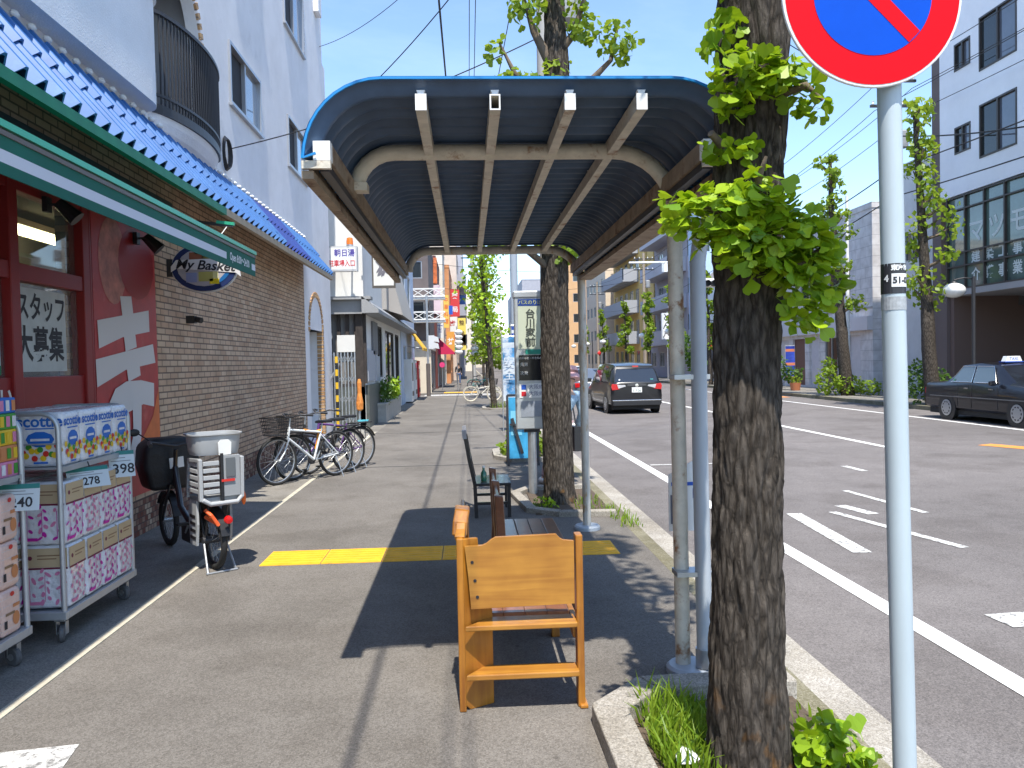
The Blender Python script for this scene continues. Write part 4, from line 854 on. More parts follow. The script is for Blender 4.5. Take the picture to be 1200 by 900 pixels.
def trunkmesh(pts, rad, m, n=40, seed=0, rough=0.05, step=0.06, fiss=None):
    """one gnarled trunk: rings along a polyline, radius broken by vertical furrows"""
    g = np.random.default_rng(seed); b = MB(); P = [np.array(p, float) for p in pts]
    L = [0]; 
    for i in range(1, len(P)): L.append(L[-1] + np.linalg.norm(P[i] - P[i - 1]))
    N = max(4, int(L[-1] / step)); ph = g.random((6, 2)) * 6.28; vs = []
    if fiss:
        def vn(ca, cz):
            G = g.random((int(L[-1] / cz) + 3, ca)); aa = np.arange(n) / n * ca; zz = np.arange(N + 1) * L[-1] / N / cz
            wob = 0.5 * np.sin(zz * 1.3 + ph[0, 0])[:, None] + 0.35 * np.sin(zz[:, None] * 2.9 + np.arange(n)[None, :] * 2 * PI / n * 2 + ph[1, 0])
            A = aa[None, :] + wob; Zz = zz[:, None] + 0 * A + 0.5 * np.sin(np.arange(n) * 7.0 / n * 2 * PI)[None, :] + 0.5
            i0 = np.floor(A).astype(int); fa = A - i0; fa = fa * fa * (3 - 2 * fa); j0 = np.clip(np.floor(Zz).astype(int), 0, G.shape[0] - 2); fz = np.clip(Zz - j0, 0, 1); fz = fz * fz * (3 - 2 * fz)
            q = lambda a, c: G[c, a % ca]
            return (q(i0, j0) * (1 - fa) + q(i0 + 1, j0) * fa) * (1 - fz) + (q(i0, j0 + 1) * (1 - fa) + q(i0 + 1, j0 + 1) * fa) * fz
        D = np.zeros((N + 1, n))
        for ca, cz, d in ((22, 0.20, 0.017), (44, 0.09, 0.009), (70, 0.04, 0.004)): D += d * (1 - np.abs(2 * vn(ca, cz) - 1)) ** 2.2
        D *= fiss
    for j in range(N + 1):
        s = L[-1] * j / N; c = [np.interp(s, L, [p[q] for p in P]) for q in range(3)]; r = np.interp(s, L, rad)
        for i in range(n):
            a = 2 * PI * i / n
            f = 1 + rough * (math.sin(9 * a + 0.5 * math.sin(s * 5 + ph[0, 0]) + ph[0, 1]) * 0.5 + math.sin(17 * a + 1.1 * math.sin(s * 7 + ph[1, 0]) + ph[1, 1]) * 0.45 + math.sin(3 * a + s * 1.7 + ph[2, 0]) * 0.6 + math.sin(26 * a + 2.0 * math.sin(s * 11 + ph[3, 0])) * 0.3) + g.normal() * rough * 0.2
            if fiss: f = 1 + 0.03 * math.sin(3 * a + s * 1.7 + ph[2, 0]) + 0.045 - D[j, i] / r * min(1, r / 0.1)
            vs.append((c[0] + r * f * math.cos(a), c[1] + r * f * math.sin(a), c[2]))
    b.add(vs, [(j * n + i, j * n + (i + 1) % n, (j + 1) * n + (i + 1) % n, (j + 1) * n + i) for j in range(N) for i in range(n)], m)
    b.add([vs[N * n + i] for i in range(n)], [tuple(range(n))], m)
    return b
# the nearest trunk
t = thing('ginkgo_tree', 'thick furrowed ginkgo trunk with bright leaf tufts right beside the no parking sign', 'tree', (1.11, 3.15, 0))
trunkmesh([(1.125, 3.16, -0.05), (1.115, 3.15, 0.12), (1.105, 3.15, 0.4), (1.115, 3.15, 1.0), (1.125, 3.15, 1.76), (1.145, 3.15, 2.4), (1.172, 3.15, 2.97), (1.19, 3.16, 4.0), (1.16, 3.2, 5.4), (1.2, 3.2, 7.2), (1.22, 3.2, 9.4)], [0.185, 0.168, 0.155, 0.142, 0.137, 0.14, 0.146, 0.14, 0.125, 0.10, 0.04], BARK, 170, 3, 0.05, 0.022, 1.0).obj('trunk', t, smooth='all', world=True)
b = MB()
for p in ([(1.1, 3.05, 2.2), (0.98, 2.98, 2.25), (0.84, 2.93, 2.27)], [(1.17, 3.04, 2.05), (1.28, 2.96, 2.05), (1.36, 2.93, 2.12)], [(1.12, 3.03, 2.3), (1.1, 2.93, 2.36), (1.12, 2.9, 2.44)], [(1.15, 3.03, 2.7), (1.08, 2.95, 2.78), (1.0, 2.94, 2.82)], [(1.2, 3.04, 2.7), (1.3, 2.96, 2.72), (1.36, 2.95, 2.66)], [(1.05, 3.1, 2.5), (0.95, 3.02, 2.56)],
          [(1.19, 3.16, 3.7), (0.8, 3.0, 4.2), (0.5, 3.0, 4.5)], [(1.19, 3.16, 4.1), (1.7, 3.2, 4.6), (2.0, 3.3, 5.2)], [(1.17, 3.18, 4.9), (1.0, 3.6, 5.5), (0.9, 3.9, 5.9)], [(1.17, 3.2, 5.5), (1.5, 2.9, 6.1)]): b.tube(p, [0.02 if p[0][2] < 3 else 0.05, 0.014 if p[0][2] < 3 else 0.035, 0.006], TWIG, 7)
b.obj('branch', t, smooth=60, world=True)
b = MB()
leaves(b, [((0.93, 2.93, 2.235), (0.19, 0.11, 0.11), 174), ((1.02, 2.93, 2.12), (0.16, 0.1, 0.11), 116), ((1.12, 2.92, 2.28), (0.12, 0.1, 0.13), 123), ((1.21, 2.93, 2.13), (0.15, 0.1, 0.17), 188), ((1.31, 2.96, 2.10), (0.12, 0.1, 0.15), 125), ((1.36, 2.96, 2.0), (0.08, 0.08, 0.12), 60), ((1.30, 2.95, 1.83), (0.06, 0.06, 0.08), 26), ((1.27, 2.95, 1.93), (0.10, 0.08, 0.12), 65), ((1.1, 2.93, 2.07), (0.14, 0.08, 0.08), 72),
           ((0.80, 2.93, 2.25), (0.09, 0.08, 0.08), 43)], 0.056, LEAF, FAN, 11, out=0.4, upb=0.95)
b.obj('leaf_tuft', t, world=True)
b = MB()
leaves(b, [((1.06, 2.96, 2.77), (0.14, 0.1, 0.10), 120), ((1.2, 2.96, 2.74), (0.15, 0.1, 0.10), 95), ((1.33, 2.97, 2.66), (0.08, 0.08, 0.08), 30), ((1.02, 2.98, 2.66), (0.08, 0.08, 0.08), 30)], 0.055, LEAF, FAN, 12, out=0.4, upb=0.9)
b.obj('leaf_tuft', t, world=True)
b = MB()
leaves(b, [((0.98, 3.04, 2.49), (0.07, 0.07, 0.06), 26), ((1.09, 3.0, 2.50), (0.05, 0.04, 0.04), 14), ((1.02, 3.02, 2.98), (0.07, 0.07, 0.07), 22), ((0.96, 3.04, 2.88), (0.05, 0.05, 0.04), 9), ((1.02, 3.04, 3.12), (0.05, 0.05, 0.05), 10)], 0.055, LEAF, FAN, 13, upb=0.5)
b.obj('leaf_tuft', t, world=True)
b = MB()
leaves(b, [((0.7, 3.0, 4.3), (0.35, 0.3, 0.3), 130), ((1.2, 3.1, 4.2), (0.4, 0.3, 0.4), 160), ((1.8, 3.25, 4.9), (0.35, 0.35, 0.4), 140), ((1.0, 3.7, 5.6), (0.4, 0.4, 0.4), 150), ((1.4, 3.0, 6.1), (0.4, 0.35, 0.5), 160), ((1.3, 3.2, 6.9), (0.45, 0.45, 0.5), 200), ((1.25, 3.3, 8.0), (0.5, 0.5, 0.6), 260), ((1.3, 3.4, 9.0), (0.5, 0.5, 0.7), 260), ((1.5, 3.2, 8.5), (0.32, 0.35, 0.5), 330), ((1.2, 3.2, 5.0), (0.3, 0.3, 0.4), 90)], 0.08, LEAF, FAN, 14)
b.obj('crown', t, world=True)  # unseen crown above the view, raised and thickened to shade the tactile paving
# second trunk beside the bus stop panel
t = thing('ginkgo_tree', 'dark ginkgo trunk rising behind the shelter between bus stop panel and rear post', 'tree', (1.05, 9.4, 0))
trunkmesh([(1.06, 9.4, -0.05), (1.055, 9.4, 0.15), (1.045, 9.4, 0.6), (1.04, 9.4, 1.9), (1.06, 9.4, 2.9), (1.1, 9.4, 4.2), (1.12, 9.4, 5.2), (1.1, 9.45, 7.2)], [0.215, 0.19, 0.178, 0.172, 0.165, 0.15, 0.15, 0.06], BARK, 90, 5, 0.045, 0.04, 0.9).obj('trunk', t, smooth='all', world=True)
b = MB()
for p, r in (([(1.04, 9.35, 2.75), (0.72, 9.3, 3.0), (0.45, 9.3, 3.05), (0.3, 9.3, 3.12)], 0.05), ([(1.1, 9.38, 4.7), (0.8, 9.3, 4.9), (0.62, 9.3, 5.05), (0.45, 9.3, 5.4)], 0.07), ([(1.1, 9.38, 5.1), (0.86, 9.35, 5.55), (0.72, 9.3, 6.0)], 0.08), ([(1.13, 9.38, 4.75), (1.5, 9.3, 4.95), (1.75, 9.3, 5.2), (1.85, 9.3, 5.65)], 0.06), ([(1.13, 9.38, 5.3), (1.32, 9.3, 5.5), (1.45, 9.3, 5.9), (1.5, 9.3, 6.4)], 0.06), ([(1.1, 9.5, 5.0), (1.2, 9.9, 5.6), (1.1, 10.1, 6.2)], 0.06), ([(1.0, 9.36, 3.0), (0.9, 9.2, 3.3), (0.8, 9.2, 3.7)], 0.04)):
    b.tube(p, list(np.linspace(r, 0.012, len(p))), TWIG, 8)
b.obj('branch', t, smooth=60, world=True)
b = MB()
leaves(b, [((1.1, 9.25, 4.95), (0.22, 0.2, 0.3), 90), ((1.4, 9.25, 5.6), (0.2, 0.2, 0.25), 90), ((1.82, 9.25, 5.4), (0.25, 0.18, 0.28), 120), ((0.62, 9.25, 4.98), (0.25, 0.12, 0.12), 45), ((0.40, 9.3, 5.3), (0.16, 0.12, 0.14), 22), ((0.78, 9.25, 5.8), (0.25, 0.2, 0.25), 100), ((1.2, 9.3, 6.2), (0.45, 0.4, 0.45), 180), ((1.0, 9.4, 6.9), (0.4, 0.4, 0.5), 170), ((0.34, 9.3, 4.6), (0.2, 0.12, 0.1), 22), ((1.55, 9.25, 4.85), (0.2, 0.12, 0.12), 34)], 0.085, LEAFM, FAN, 21)
b.obj('crown', t, world=True)
b = MB(); leaves(b, [((1.2, 9.25, 3.05), (0.2, 0.18, 0.25), 90), ((0.8, 9.25, 3.15), (0.3, 0.2, 0.14), 80), ((0.4, 9.3, 3.16), (0.22, 0.15, 0.1), 50), ((1.38, 9.25, 2.9), (0.12, 0.12, 0.2), 40)], 0.08, LEAFM, FAN, 22)
b.obj('leaf_tuft', t, world=True)
# other street trees
def slender(x, y, h, r, label, clumps, seed, leafsize=0.13, m=None, lean=0.0, z0=0.0, group=None, bare=1.0, crownw=0.55, shape=QUAD, dens=1.0):
    t = thing('street_tree', label, 'tree', (x, y, z0), group=group); g = random.Random(seed)
    pts = [(0, 0, 0)] + [(lean * k / 5 + g.uniform(-0.05, 0.05) * h / 6, g.uniform(-0.04, 0.04), h * k / 5) for k in range(1, 6)]
    trunkmesh(pts, list(np.linspace(r, r * 0.22, 6)), BARK, 14, seed, 0.06, 0.25).obj('trunk', t, smooth='all')
    br = MB(); lf = MB(); cl = []
    for i in range(clumps):
        z = h * (bare + (1.02 - bare) * (i + g.random()) / clumps); a = g.uniform(0, 6.28); k = 1 - 0.55 * ((z / h - bare) / max(0.01, 1 - bare)); d = crownw * g.uniform(0.15, 1.0) * k
        base = (lean * z / h, 0, z - 0.2); tip = (base[0] + d * math.cos(a), d * math.sin(a), z + 0.15)
        br.tube([base, ((base[0] + tip[0]) / 2, tip[1] / 2, z - 0.08), tip], [r * 0.28, r * 0.2, 0.012], TWIG, 6)
        cr_ = crownw * g.uniform(0.32, 0.62) * (0.6 + 0.4 * k); cl.append((tip, (cr_, cr_, cr_ * 0.8), int(dens * g.uniform(45, 80))))
    br.obj('branch', t); leaves(lf, cl, leafsize, m or LEAFM, shape, seed); lf.obj('crown', t)
    return t
slender(14.45, 23.9, 9.2, 0.24, 'tall leafy ginkgo in front of the white tower on the far side', 24, 31, 0.16, LEAFM, -0.5, 0.05, None, 0.32, 1.0, dens=0.7)
slender(15.2, 31.0, 9.4, 0.27, 'slim ginkgo with stacked leaf tufts in front of the low white block', 20, 32, 0.17, LEAFM, -0.7, 0.05, None, 0.34, 0.85, dens=0.75)
slender(0.95, 29.2, 6.7, 0.12, 'slender kerbside tree behind the white bicycle with loose yellow green crown', 30, 33, 0.14, LEAF, -0.5, 0.0, None, 0.34, 1.35, dens=0.46)
slender(1.15, 37.0, 6.4, 0.12, 'second slender kerbside tree further up the left pavement', 26, 34, 0.15, LEAF, -0.4, 0.0, None, 0.3, 1.1, dens=0.6)
slender(1.2, 47.5, 6.8, 0.12, 'kerbside tree just beyond the crossing on the left pavement', 24, 35, 0.17, LEAFM, -0.2, 0.0, None, 0.25, 1.0)
slender(1.2, 58.0, 6.8, 0.12, 'farthest kerbside tree on the left pavement', 22, 36, 0.2, LEAFM, -0.2, 0.0, None, 0.25, 1.1)
for i, (x, y, h) in enumerate(((14.6, 47.0, 6.6), (14.6, 55.0, 6.4), (14.6, 63.0, 6.8), (14.6, 72.0, 6.4), (14.6, 84.0, 6.6), (14.6, 98.0, 6.6))):
    slender(x, y, h, 0.14, 'thin street tree in the far row before the grey balconied flats', 16, 40 + i, 0.2, LEAFM, -0.2, 0.05, 'thin street trees along the far pavement', 0.34, 0.75)
# plants
def grass(name, areas, n, h, seed, label=None):
    g = np.random.default_rng(seed); b = MB(); vs, fs = [], []
    for (x0, x1, y0, y1, hh) in areas:
        for i in range(n):
            x, y = g.uniform(x0, x1), g.uniform(y0, y1); a = g.uniform(0, 6.28); w = 0.005 + 0.004 * g.random(); q = h * hh * (0.4 + 0.8 * g.random()); l = g.normal(size=2) * q * 0.35
            u = np.array([math.cos(a) * w, math.sin(a) * w, 0]); p = np.array([x, y, 0.0]); mdl = p + np.array([l[0] * 0.35, l[1] * 0.35, q * 0.6]); tp = p + np.array([l[0], l[1], q])
            k = len(vs); vs += [p - u, p + u, mdl + u * 0.8, mdl - u * 0.8, tp]; fs += [(k, k + 1, k + 2, k + 3), (k + 3, k + 2, k + 4)]
    b.add(vs, fs, GRASS); o = b.obj(name); return tag(o, label, 'grass', None, 'stuff')
grass('grass', [(0.76, 0.98, 3.3, 3.78, 1.0), (0.76, 1.0, 3.05, 3.4, 0.9), (0.98, 1.1, 3.4, 3.78, 0.5)], 230, 0.17, 5, 'bright tufts of grass in the nearest tree pit')
grass('weeds', [(0.72, 0.95, 8.75, 9.3, 0.4), (1.2, 1.55, 8.6, 9.6, 0.5), (1.5, 1.75, 7.9, 9.0, 0.5), (0.66, 1.5, 13.6, 15.3, 1.2), (0.8, 1.5, 28.5, 30.2, 1.6), (1.55, 1.7, 4.6, 4.9, 0.5), (1.3, 1.56, 2.7, 3.7, 0.5)], 110, 0.16, 6, 'low weeds along the kerb and round the second trunk')
def bush(name, lab, cat, loc, cl, size, m, seed, shape=OVAL, group=None, stems=5):
    t = thing(name, lab, cat, loc, group=group); b = MB(); g = random.Random(seed)
    for i in range(stems): c = cl[i % len(cl)][0]; b.tube([(c[0] * 0.3, c[1] * 0.3, -0.02), (c[0] * 0.7 + g.uniform(-.05, .05), c[1] * 0.7, c[2] * 0.6), (c[0], c[1], c[2])], [0.012, 0.008, 0.004], TWIG, 5)
    b.obj('stem', t); b = MB(); leaves(b, cl, size, m, shape, seed, 0.5, 0.5, 0.6); b.obj('foliage', t); return t
bush('leafy_shoot', 'bright green leafy shoot at the right foot of the nearest trunk', 'plant', (1.42, 3.08, 0.0), [((0, 0, 0.14), (0.12, 0.1, 0.1), 60), ((0.08, 0, 0.1), (0.1, 0.1, 0.08), 40), ((-0.06, 0.02, 0.09), (0.08, 0.08, 0.07), 24)], 0.065, LEAF, 51, FAN)
bush('weed_clump', 'leafy green weeds filling the pit under the bus stop panel', 'plant', (1.0, 14.4, 0.0), [((-0.25, -0.4, 0.2), (0.25, 0.4, 0.2), 160), ((0.15, -0.5, 0.2), (0.3, 0.4, 0.22), 150), ((0.0, 0.2, 0.3), (0.35, 0.4, 0.3), 160)], 0.10, LEAFM, 52)
bush('weed_clump', 'small yellow green weed beside the foot of the bus stop post', 'plant', (0.82, 9.2, 0.0), [((0, 0, 0.07), (0.12, 0.12, 0.07), 40), ((0.1, -0.1, 0.05), (0.1, 0.1, 0.05), 25)], 0.05, LEAF, 53)
bush('shrub', 'green shrub at the foot of the tall ginkgo near the taxi', 'shrub', (14.6, 24.4, 0.07), [((-0.3, 0, 0.75), (0.6, 0.5, 0.75), 420), ((0.35, 0.2, 0.6), (0.5, 0.5, 0.6), 300), ((0.5, -0.5, 0.35), (0.4, 0.4, 0.35), 160)], 0.13, LEAFD, 54)
bush('shrub', 'bright green shrubs round the slim ginkgo before the low white block', 'shrub', (14.9, 31.2, 0.07), [((-0.4, 0, 0.6), (0.55, 0.5, 0.6), 330), ((0.3, -0.2, 0.45), (0.6, 0.5, 0.45), 300), ((1.0, -0.6, 0.3), (0.5, 0.4, 0.3), 180), ((-0.2, 0.3, 1.2), (0.35, 0.3, 0.35), 120)], 0.15, LEAFM, 55)
bush('shrub', 'dark potted greenery beside the low white block', 'shrub', (14.9, 37.6, 0.35), [((0, 0, 0.7), (0.6, 0.5, 0.7), 300), ((0.7, -0.3, 0.45), (0.5, 0.4, 0.45), 200)], 0.17, LEAFD, 56)
bush('hedge', 'round dark bush in front of the white house with the cyan sign', 'shrub', (14.9, 52.0, 0.07), [((0, 0, 2.3), (0.9, 0.8, 1.1), 380), ((0.3, 0, 1.3), (0.7, 0.7, 0.8), 240)], 0.24, LEAFD, 57)
# litter in the nearest pit
for i, (x, y, rz, lab) in enumerate(((0.86, 3.16, 0.3, 'crumpled white paper scrap lying in the grass nearest the kerb'), (1.0, 3.26, 1.2, 'small torn white wrapper in the grass against the trunk'))):
    b = MB(); g = random.Random(60 + i); pts = [(0.045 * (1 + 0.4 * g.random()) * math.cos(k * PI / 4), 0.035 * (1 + 0.4 * g.random()) * math.sin(k * PI / 4), g.uniform(0, 0.03)) for k in range(8)]
    b.add(pts + [(0, 0, 0.045)], [(k, (k + 1) % 8, 8) for k in range(8)], PAPER); o = b.obj('paper_scrap'); o.location = (x, y, 0.06); o.rotation_euler = (0.3, 0, rz); tag(o, lab, 'litter')
# ------------------------------------------------------------------ bath house and the row beyond it on the left
PLAST = mat('white_plaster', (0.74, 0.73, 0.70), 0.85, var=0.06, scale=1.2)
BLUEW = mat('pale_blue_wall', (0.50, 0.57, 0.68), 0.8, var=0.07, scale=1.2)
DWOOD = mat('dark_timber', (0.045, 0.035, 0.03), 0.7, var=0.3, scale=8)
GRYT = mat('grey_eave', (0.30, 0.30, 0.30), 0.6, var=0.1, scale=3)
COPP = mat('copper_eave', (0.42, 0.17, 0.09), 0.6, var=0.2, scale=3)
SLATEW = mat('dark_stone', (0.10, 0.11, 0.10), 0.5, var=0.25, scale=9)
def bld(name, label, x0, x1, y0, y1, h, m, face, wins, cat='building', z0=0.0, parapet=0.25, roofm=None, fm=FRAME, gm=DGLASS, parent=None, depth=0.12):
    """a block with real window openings; faces: 'E' (+x side), 'W' (-x side), 'S' (towards the camera); wins: list of (face, a0, a1, b0, b1) in metres from the corner"""
    t = parent or thing(name, label, cat, ((x0 + x1) / 2, (y0 + y1) / 2, z0))
    F = {'E': ((x1, y0, z0), Y_, y1 - y0), 'W': ((x0, y1, z0), NY, y1 - y0), 'S': ((x0, y0, z0), X_, x1 - x0), 'N': ((x1, y1, z0), NX, x1 - x0)}
    b = MB(); by = {}
    for w in wins: by.setdefault(w[0], []).append(w[1:5])
    for k, (o, u, L) in F.items(): b.wall(o, u, Z_, L, h, [(max(0.05, a), min(L - 0.05, c), max(0, d), min(h - 0.05, e)) for a, c, d, e in by.get(k, [])], m, depth)
    rz = z0 + h; b.face([(x0, y0, rz - 0.1), (x1, y0, rz - 0.1), (x1, y1, rz - 0.1), (x0, y1, rz - 0.1)], roofm or GRYT)
    pw = 0.18; pm = roofm or m
    for (a, c, d, e) in ((x0 - .03, x1 + .03, y0 - .03, y0 + pw), (x0 - .03, x1 + .03, y1 - pw, y1 + .03), (x0 - .03, x0 + pw, y0 + pw, y1 - pw), (x1 - pw, x1 + .03, y0 + pw, y1 - pw)): b.bx(a, c, d, e, rz + 0.002, rz + parapet, pm)
    b.obj('wall', t, world=True)
    for w in wins:
        o, u, L = F[w[0]]; a, c, d, e = max(0.05, w[1]), min(L - 0.05, w[2]), max(0, w[3]), min(h - 0.05, w[4]); kind = w[5] if len(w) > 5 else 'win'
        O = np.array(o, float); U = np.array(u, float); N = np.cross(U, np.array(Z_)); g = w[6] if len(w) > 6 else gm
        if kind == 'void':
            q = MB(); q.rect(O - N * (depth - 0.005), U, Z_, a, c, d, e, g); q.obj('opening', t, world=True); continue
        f = MB(); tw = 0.06
        def bar(a0, a1, b0, b1): f.prism([(a0, b0), (a1, b0), (a1, b1), (a0, b1)], O - N * 0.09, U, Z_, N * 0.06, fm)
        bar(a, a + tw, d, e); bar(c - tw, c, d, e); bar(a + tw, c - tw, e - tw, e); bar(a + tw, c - tw, d, d + tw)
        if c - a > 0.9: bar((a + c) / 2 - 0.03, (a + c) / 2 + 0.03, d + tw, e - tw)
        fo = f.obj('window', t, world=True)
        p = MB(); p.prism([(a + tw, d + tw), (c - tw, d + tw), (c - tw, e - tw), (a + tw, e - tw)], O - N * 0.075, U, Z_, N * 0.008, g)
        po = p.obj('pane', fo); po.data.transform(Matrix.LocRotScale(t.location, t.rotation_euler, None).inverted())
    return t
# bath house
t = bld('bath_house', 'white bath house with dark slatted front and grey eave next to the brick store', -11, -2.75, 21.5, 33.0, 8.0, PLAST, None, [('E', 3.0, 4.6, 1.3, 2.9), ('E', 5.4, 8.6, 0.3, 2.85), ('E', 9.0, 10.8, 0.3, 2.85)], fm=DWOOD)
b = MB(); b.bx(-11, -2.68, 21.2, 21.49, 3.08, 3.4, COPP); b.bx(-3.6, -2.55, 21.15, 21.199, 3.05, 3.42, GRYT); b.bx(-11, -2.5, 21.0, 21.48, 3.42, 3.5, GRYT); b.prism([(-2.74, 3.06), (-2.3, 3.06), (-2.3, 3.16), (-2.74, 3.5)], (0, 21.0, 0), X_, Z_, (0, 15.5, 0), GRYT); b.obj('eave', t, world=True)
b = MB()
for i in range(34): b.bx(-10.2 + i * 0.225, -10.2 + i * 0.225 + 0.09, 21.36, 21.44, 1.2, 3.07, DWOOD)
b.bx(-10.3, -2.75, 21.35, 21.45, 1.12, 1.2, DWOOD); b.bx(-2.95, -2.76, 21.3, 21.49, 0.0, 3.07, DWOOD); b.bx(-10.3, -2.96, 21.46, 21.485, 1.2, 3.07, mat('lattice_backing', (0.22, 0.21, 0.20), 0.8)); b.obj('lattice', t, world=True)
b = MB(); b.bx(-3.45, -2.98, 21.335, 21.35, 2.05, 2.5, PLAST); b.obj('white_panel', t, world=True)
b = MB(); b.bx(-10.3, -2.76, 21.3, 21.49, 0, 1.12, SLATEW); b.bx(-2.749, -2.66, 21.5, 24.3, 0, 1.15, SLATEW); b.obj('stone_base', t, world=True)
b = MB()
for (y0, y1, z0, z1, m) in ((21.7, 23.4, 1.25, 2.1, mat('notice_grey', (0.42, 0.43, 0.46), 0.6)), (23.0, 24.2, 2.0, 2.95, mat('notice_dark', (0.16, 0.16, 0.17), 0.6)), (23.7, 24.6, 1.2, 1.95, MATS['notice_grey'])): b.bx(-2.745, -2.69, y0, y1, z0, z1, m)
b.obj('notice_board', t, world=True)
b = MB(); b.bx(-2.748, -2.6, 26.2, 32.8, 3.5, 5.2, mat('hood_grey', (0.35, 0.33, 0.31), 0.7)) ; b.prism([(-2.6, 3.5), (-2.15, 3.35), (-2.6, 5.2)], (0, 27.0, 0), X_, Z_, (0, 5.5, 0), MATS['hood_grey']); b.obj('hood', t, world=True)
b = MB(); b.bx(-3.9, -2.9, 21.38, 21.48, 6.0, 7.6, BLUEW) ; b.obj('upper_panel', t, world=True)
t = thing('parking_sign', 'white lit box sign with blue and red characters on the bath house front', 'sign', (-3.25, 21.0, 4.1))
b = MB(); b.bx(-3.72, -2.78, 20.7, 20.9, 4.12, 4.76, mat('sign_frame_grey', (0.5, 0.5, 0.5), 0.5)); b.bx(-3.68, -2.82, 20.694, 20.699, 4.16, 4.72, WHITE); b.bx(-3.5, -3.46, 20.9, 21.49, 4.4, 4.44, STEEL); b.bx(-3.04, -3.0, 20.9, 21.49, 4.4, 4.44, STEEL); b.obj('box', t, world=True)
b = MB(); b.text('朝日湯', 0.20, (-3.10, 20.69, 4.575), X_, Z_, mat('sign_violet', (0.06, 0.03, 0.32), 0.5), bold=0.003, sx=0.88); b.text('駐車場入口', 0.18, (-3.17, 20.69, 4.31), X_, Z_, REDP, bold=0.003, sx=0.76); b.obj('lettering', t, world=True)
t = thing('beacon', 'orange beacon lamp standing on top of the bath house box sign', 'lamp', (-2.97, 20.8, 4.76)); b = MB(); b.lathe([(0.09, 0.001), (0.09, 0.05), (0.0, 0.05)], (0, 0, 0), STEEL, 14); b.obj('base', t); b = MB(); b.lathe([(0.085, 0.051), (0.09, 0.12), (0.075, 0.22), (0.0, 0.25)], (0, 0, 0), mat('orange_lens', (0.85, 0.2, 0.02), 0.25, coat=0.5), 16); b.obj('lens', t, smooth=50)
t = thing('hanging_sign', 'white hanging sign with a big grey ink drawing on the bath house corner', 'sign', (-2.1, 21.0, 3.7)); b = MB(); b.bx(-2.44, -1.84, 20.95, 21.05, 3.70, 5.3, mat('sign_brown', (0.1, 0.085, 0.07), 0.5)); b.bx(-2.40, -1.88, 20.944, 20.949, 3.76, 5.24, mat('sign_cream', (0.70, 0.68, 0.62), 0.5)); b.bx(-2.75, -2.44, 20.98, 21.02, 5.1, 5.14, DARKM); b.obj('box', t, world=True)
b = MB(); g = random.Random(4)
for k in range(15): a = g.uniform(0, 6.28); b.ell((0, 20.942 - 0.0004 * k, 0), fnorm((math.cos(a), 0, math.sin(a))), fnorm((-math.sin(a), 0, math.cos(a))), *(lambda X, Z: (X * math.cos(a) + Z * math.sin(a), -X * math.sin(a) + Z * math.cos(a)))(g.uniform(-2.25, -2.0), g.uniform(4.05, 4.45)), 0.16, 0.03, mat('ink_grey', (0.16, 0.15, 0.17), 0.6), 10)
b.obj('drawing', t, world=True)
# folding gate, striped post, globe lamp, planter, machines
t = thing('folding_gate', 'folded stainless steel gate standing before the dark slatted front', 'gate', (-3.1, 20.0, 0))
b = MB()
for i in range(7):
    x = -3.32 + i * 0.085; b.cyl((x, 20.0 + 0.05 * (i % 2), 0.06), (x, 20.0 + 0.05 * (i % 2), 2.02), 0.018, STEEL, n=8)
    if i < 6:
        for z in (0.25, 0.75, 1.25, 1.75): b.tube([(x, 20.0, z), (x + 0.085, 20.05, z + 0.2)], 0.008, STEEL, 5); b.tube([(x, 20.0, z + 0.2), (x + 0.085, 20.05, z)], 0.008, STEEL, 5)
b.obj('lattice', t, world=True)
b = MB(); b.tube([(-3.74, 20.0, 0.75), (-3.2, 20.02, 1.75)], 0.03, STEEL); b.cyl((-3.74, 20.0, 0), (-3.74, 20.0, 1.2), 0.05, STEEL); b.obj('brace', t, world=True)
for i in range(2): b = MB(); b.lathe([(0, -0.015), (0.05, -0.015), (0.05, 0.015), (0, 0.015)], (-3.25 + 0.45 * i, 20.0, 0.051), RUBBER, 12, (0, PI / 2, 0)); b.obj('wheel', t, world=True)
t = thing('striped_post', 'yellow and black striped post beside the folded gate', 'post', (-3.24, 19.85, 0)); b = MB()
for k in range(12): b.cyl((-3.24, 19.85, 0.16 * k), (-3.24, 19.85, 0.16 * k + 0.16), 0.038, mat('hazard_yellow', (0.75, 0.45, 0.02), 0.5) if k % 2 else BLACK, n=12)
b.obj('tube', t, world=True)
t = thing('barricade_bag', 'orange wrapped pole leaning at the right end of the folded gate', 'post', (-2.72, 19.9, 0)); b = MB(); b.cyl((-2.72, 19.9, 0.0), (-2.70, 19.9, 1.2), 0.03, STEEL); b.lathe([(0.02, 0.5), (0.08, 0.55), (0.09, 0.7), (0.05, 0.95), (0.055, 1.2), (0.03, 1.3)], (-2.7, 19.9, 0.05), mat('orange_wrap', (0.7, 0.25, 0.05), 0.6, var=0.3, scale=9), 12); b.obj('pole', t, world=True); b = MB(); b.bx(-2.75, -2.5, 19.8, 20.0, 0.3, 0.33, mat('cyan_bar', (0.1, 0.5, 0.6), 0.5)); b.bx(-2.8, -2.6, 19.8, 20.0, 0.0, 0.12, CONC); b.obj('foot', t, world=True)
t = thing('wall_lamp', 'white globe lamp on a short post at the end of the brick store', 'lamp', (-3.62, 19.7, 0)); b = MB(); b.cyl((-3.64, 20.55, 0), (-3.64, 20.55, 2.2), 0.03, DARKM); b.lathe([(0.06, 2.2), (0.07, 2.26), (0, 2.27)], (-3.64, 20.55, 0), DARKM, 12); b.obj('post', t, world=True); b = MB(); b.ball((-3.64, 20.55, 2.45), 0.2, mat('globe_glass', (0.62, 0.62, 0.58), 0.15, coat=0.5), 20, 12); b.obj('globe', t, smooth='all', world=True)
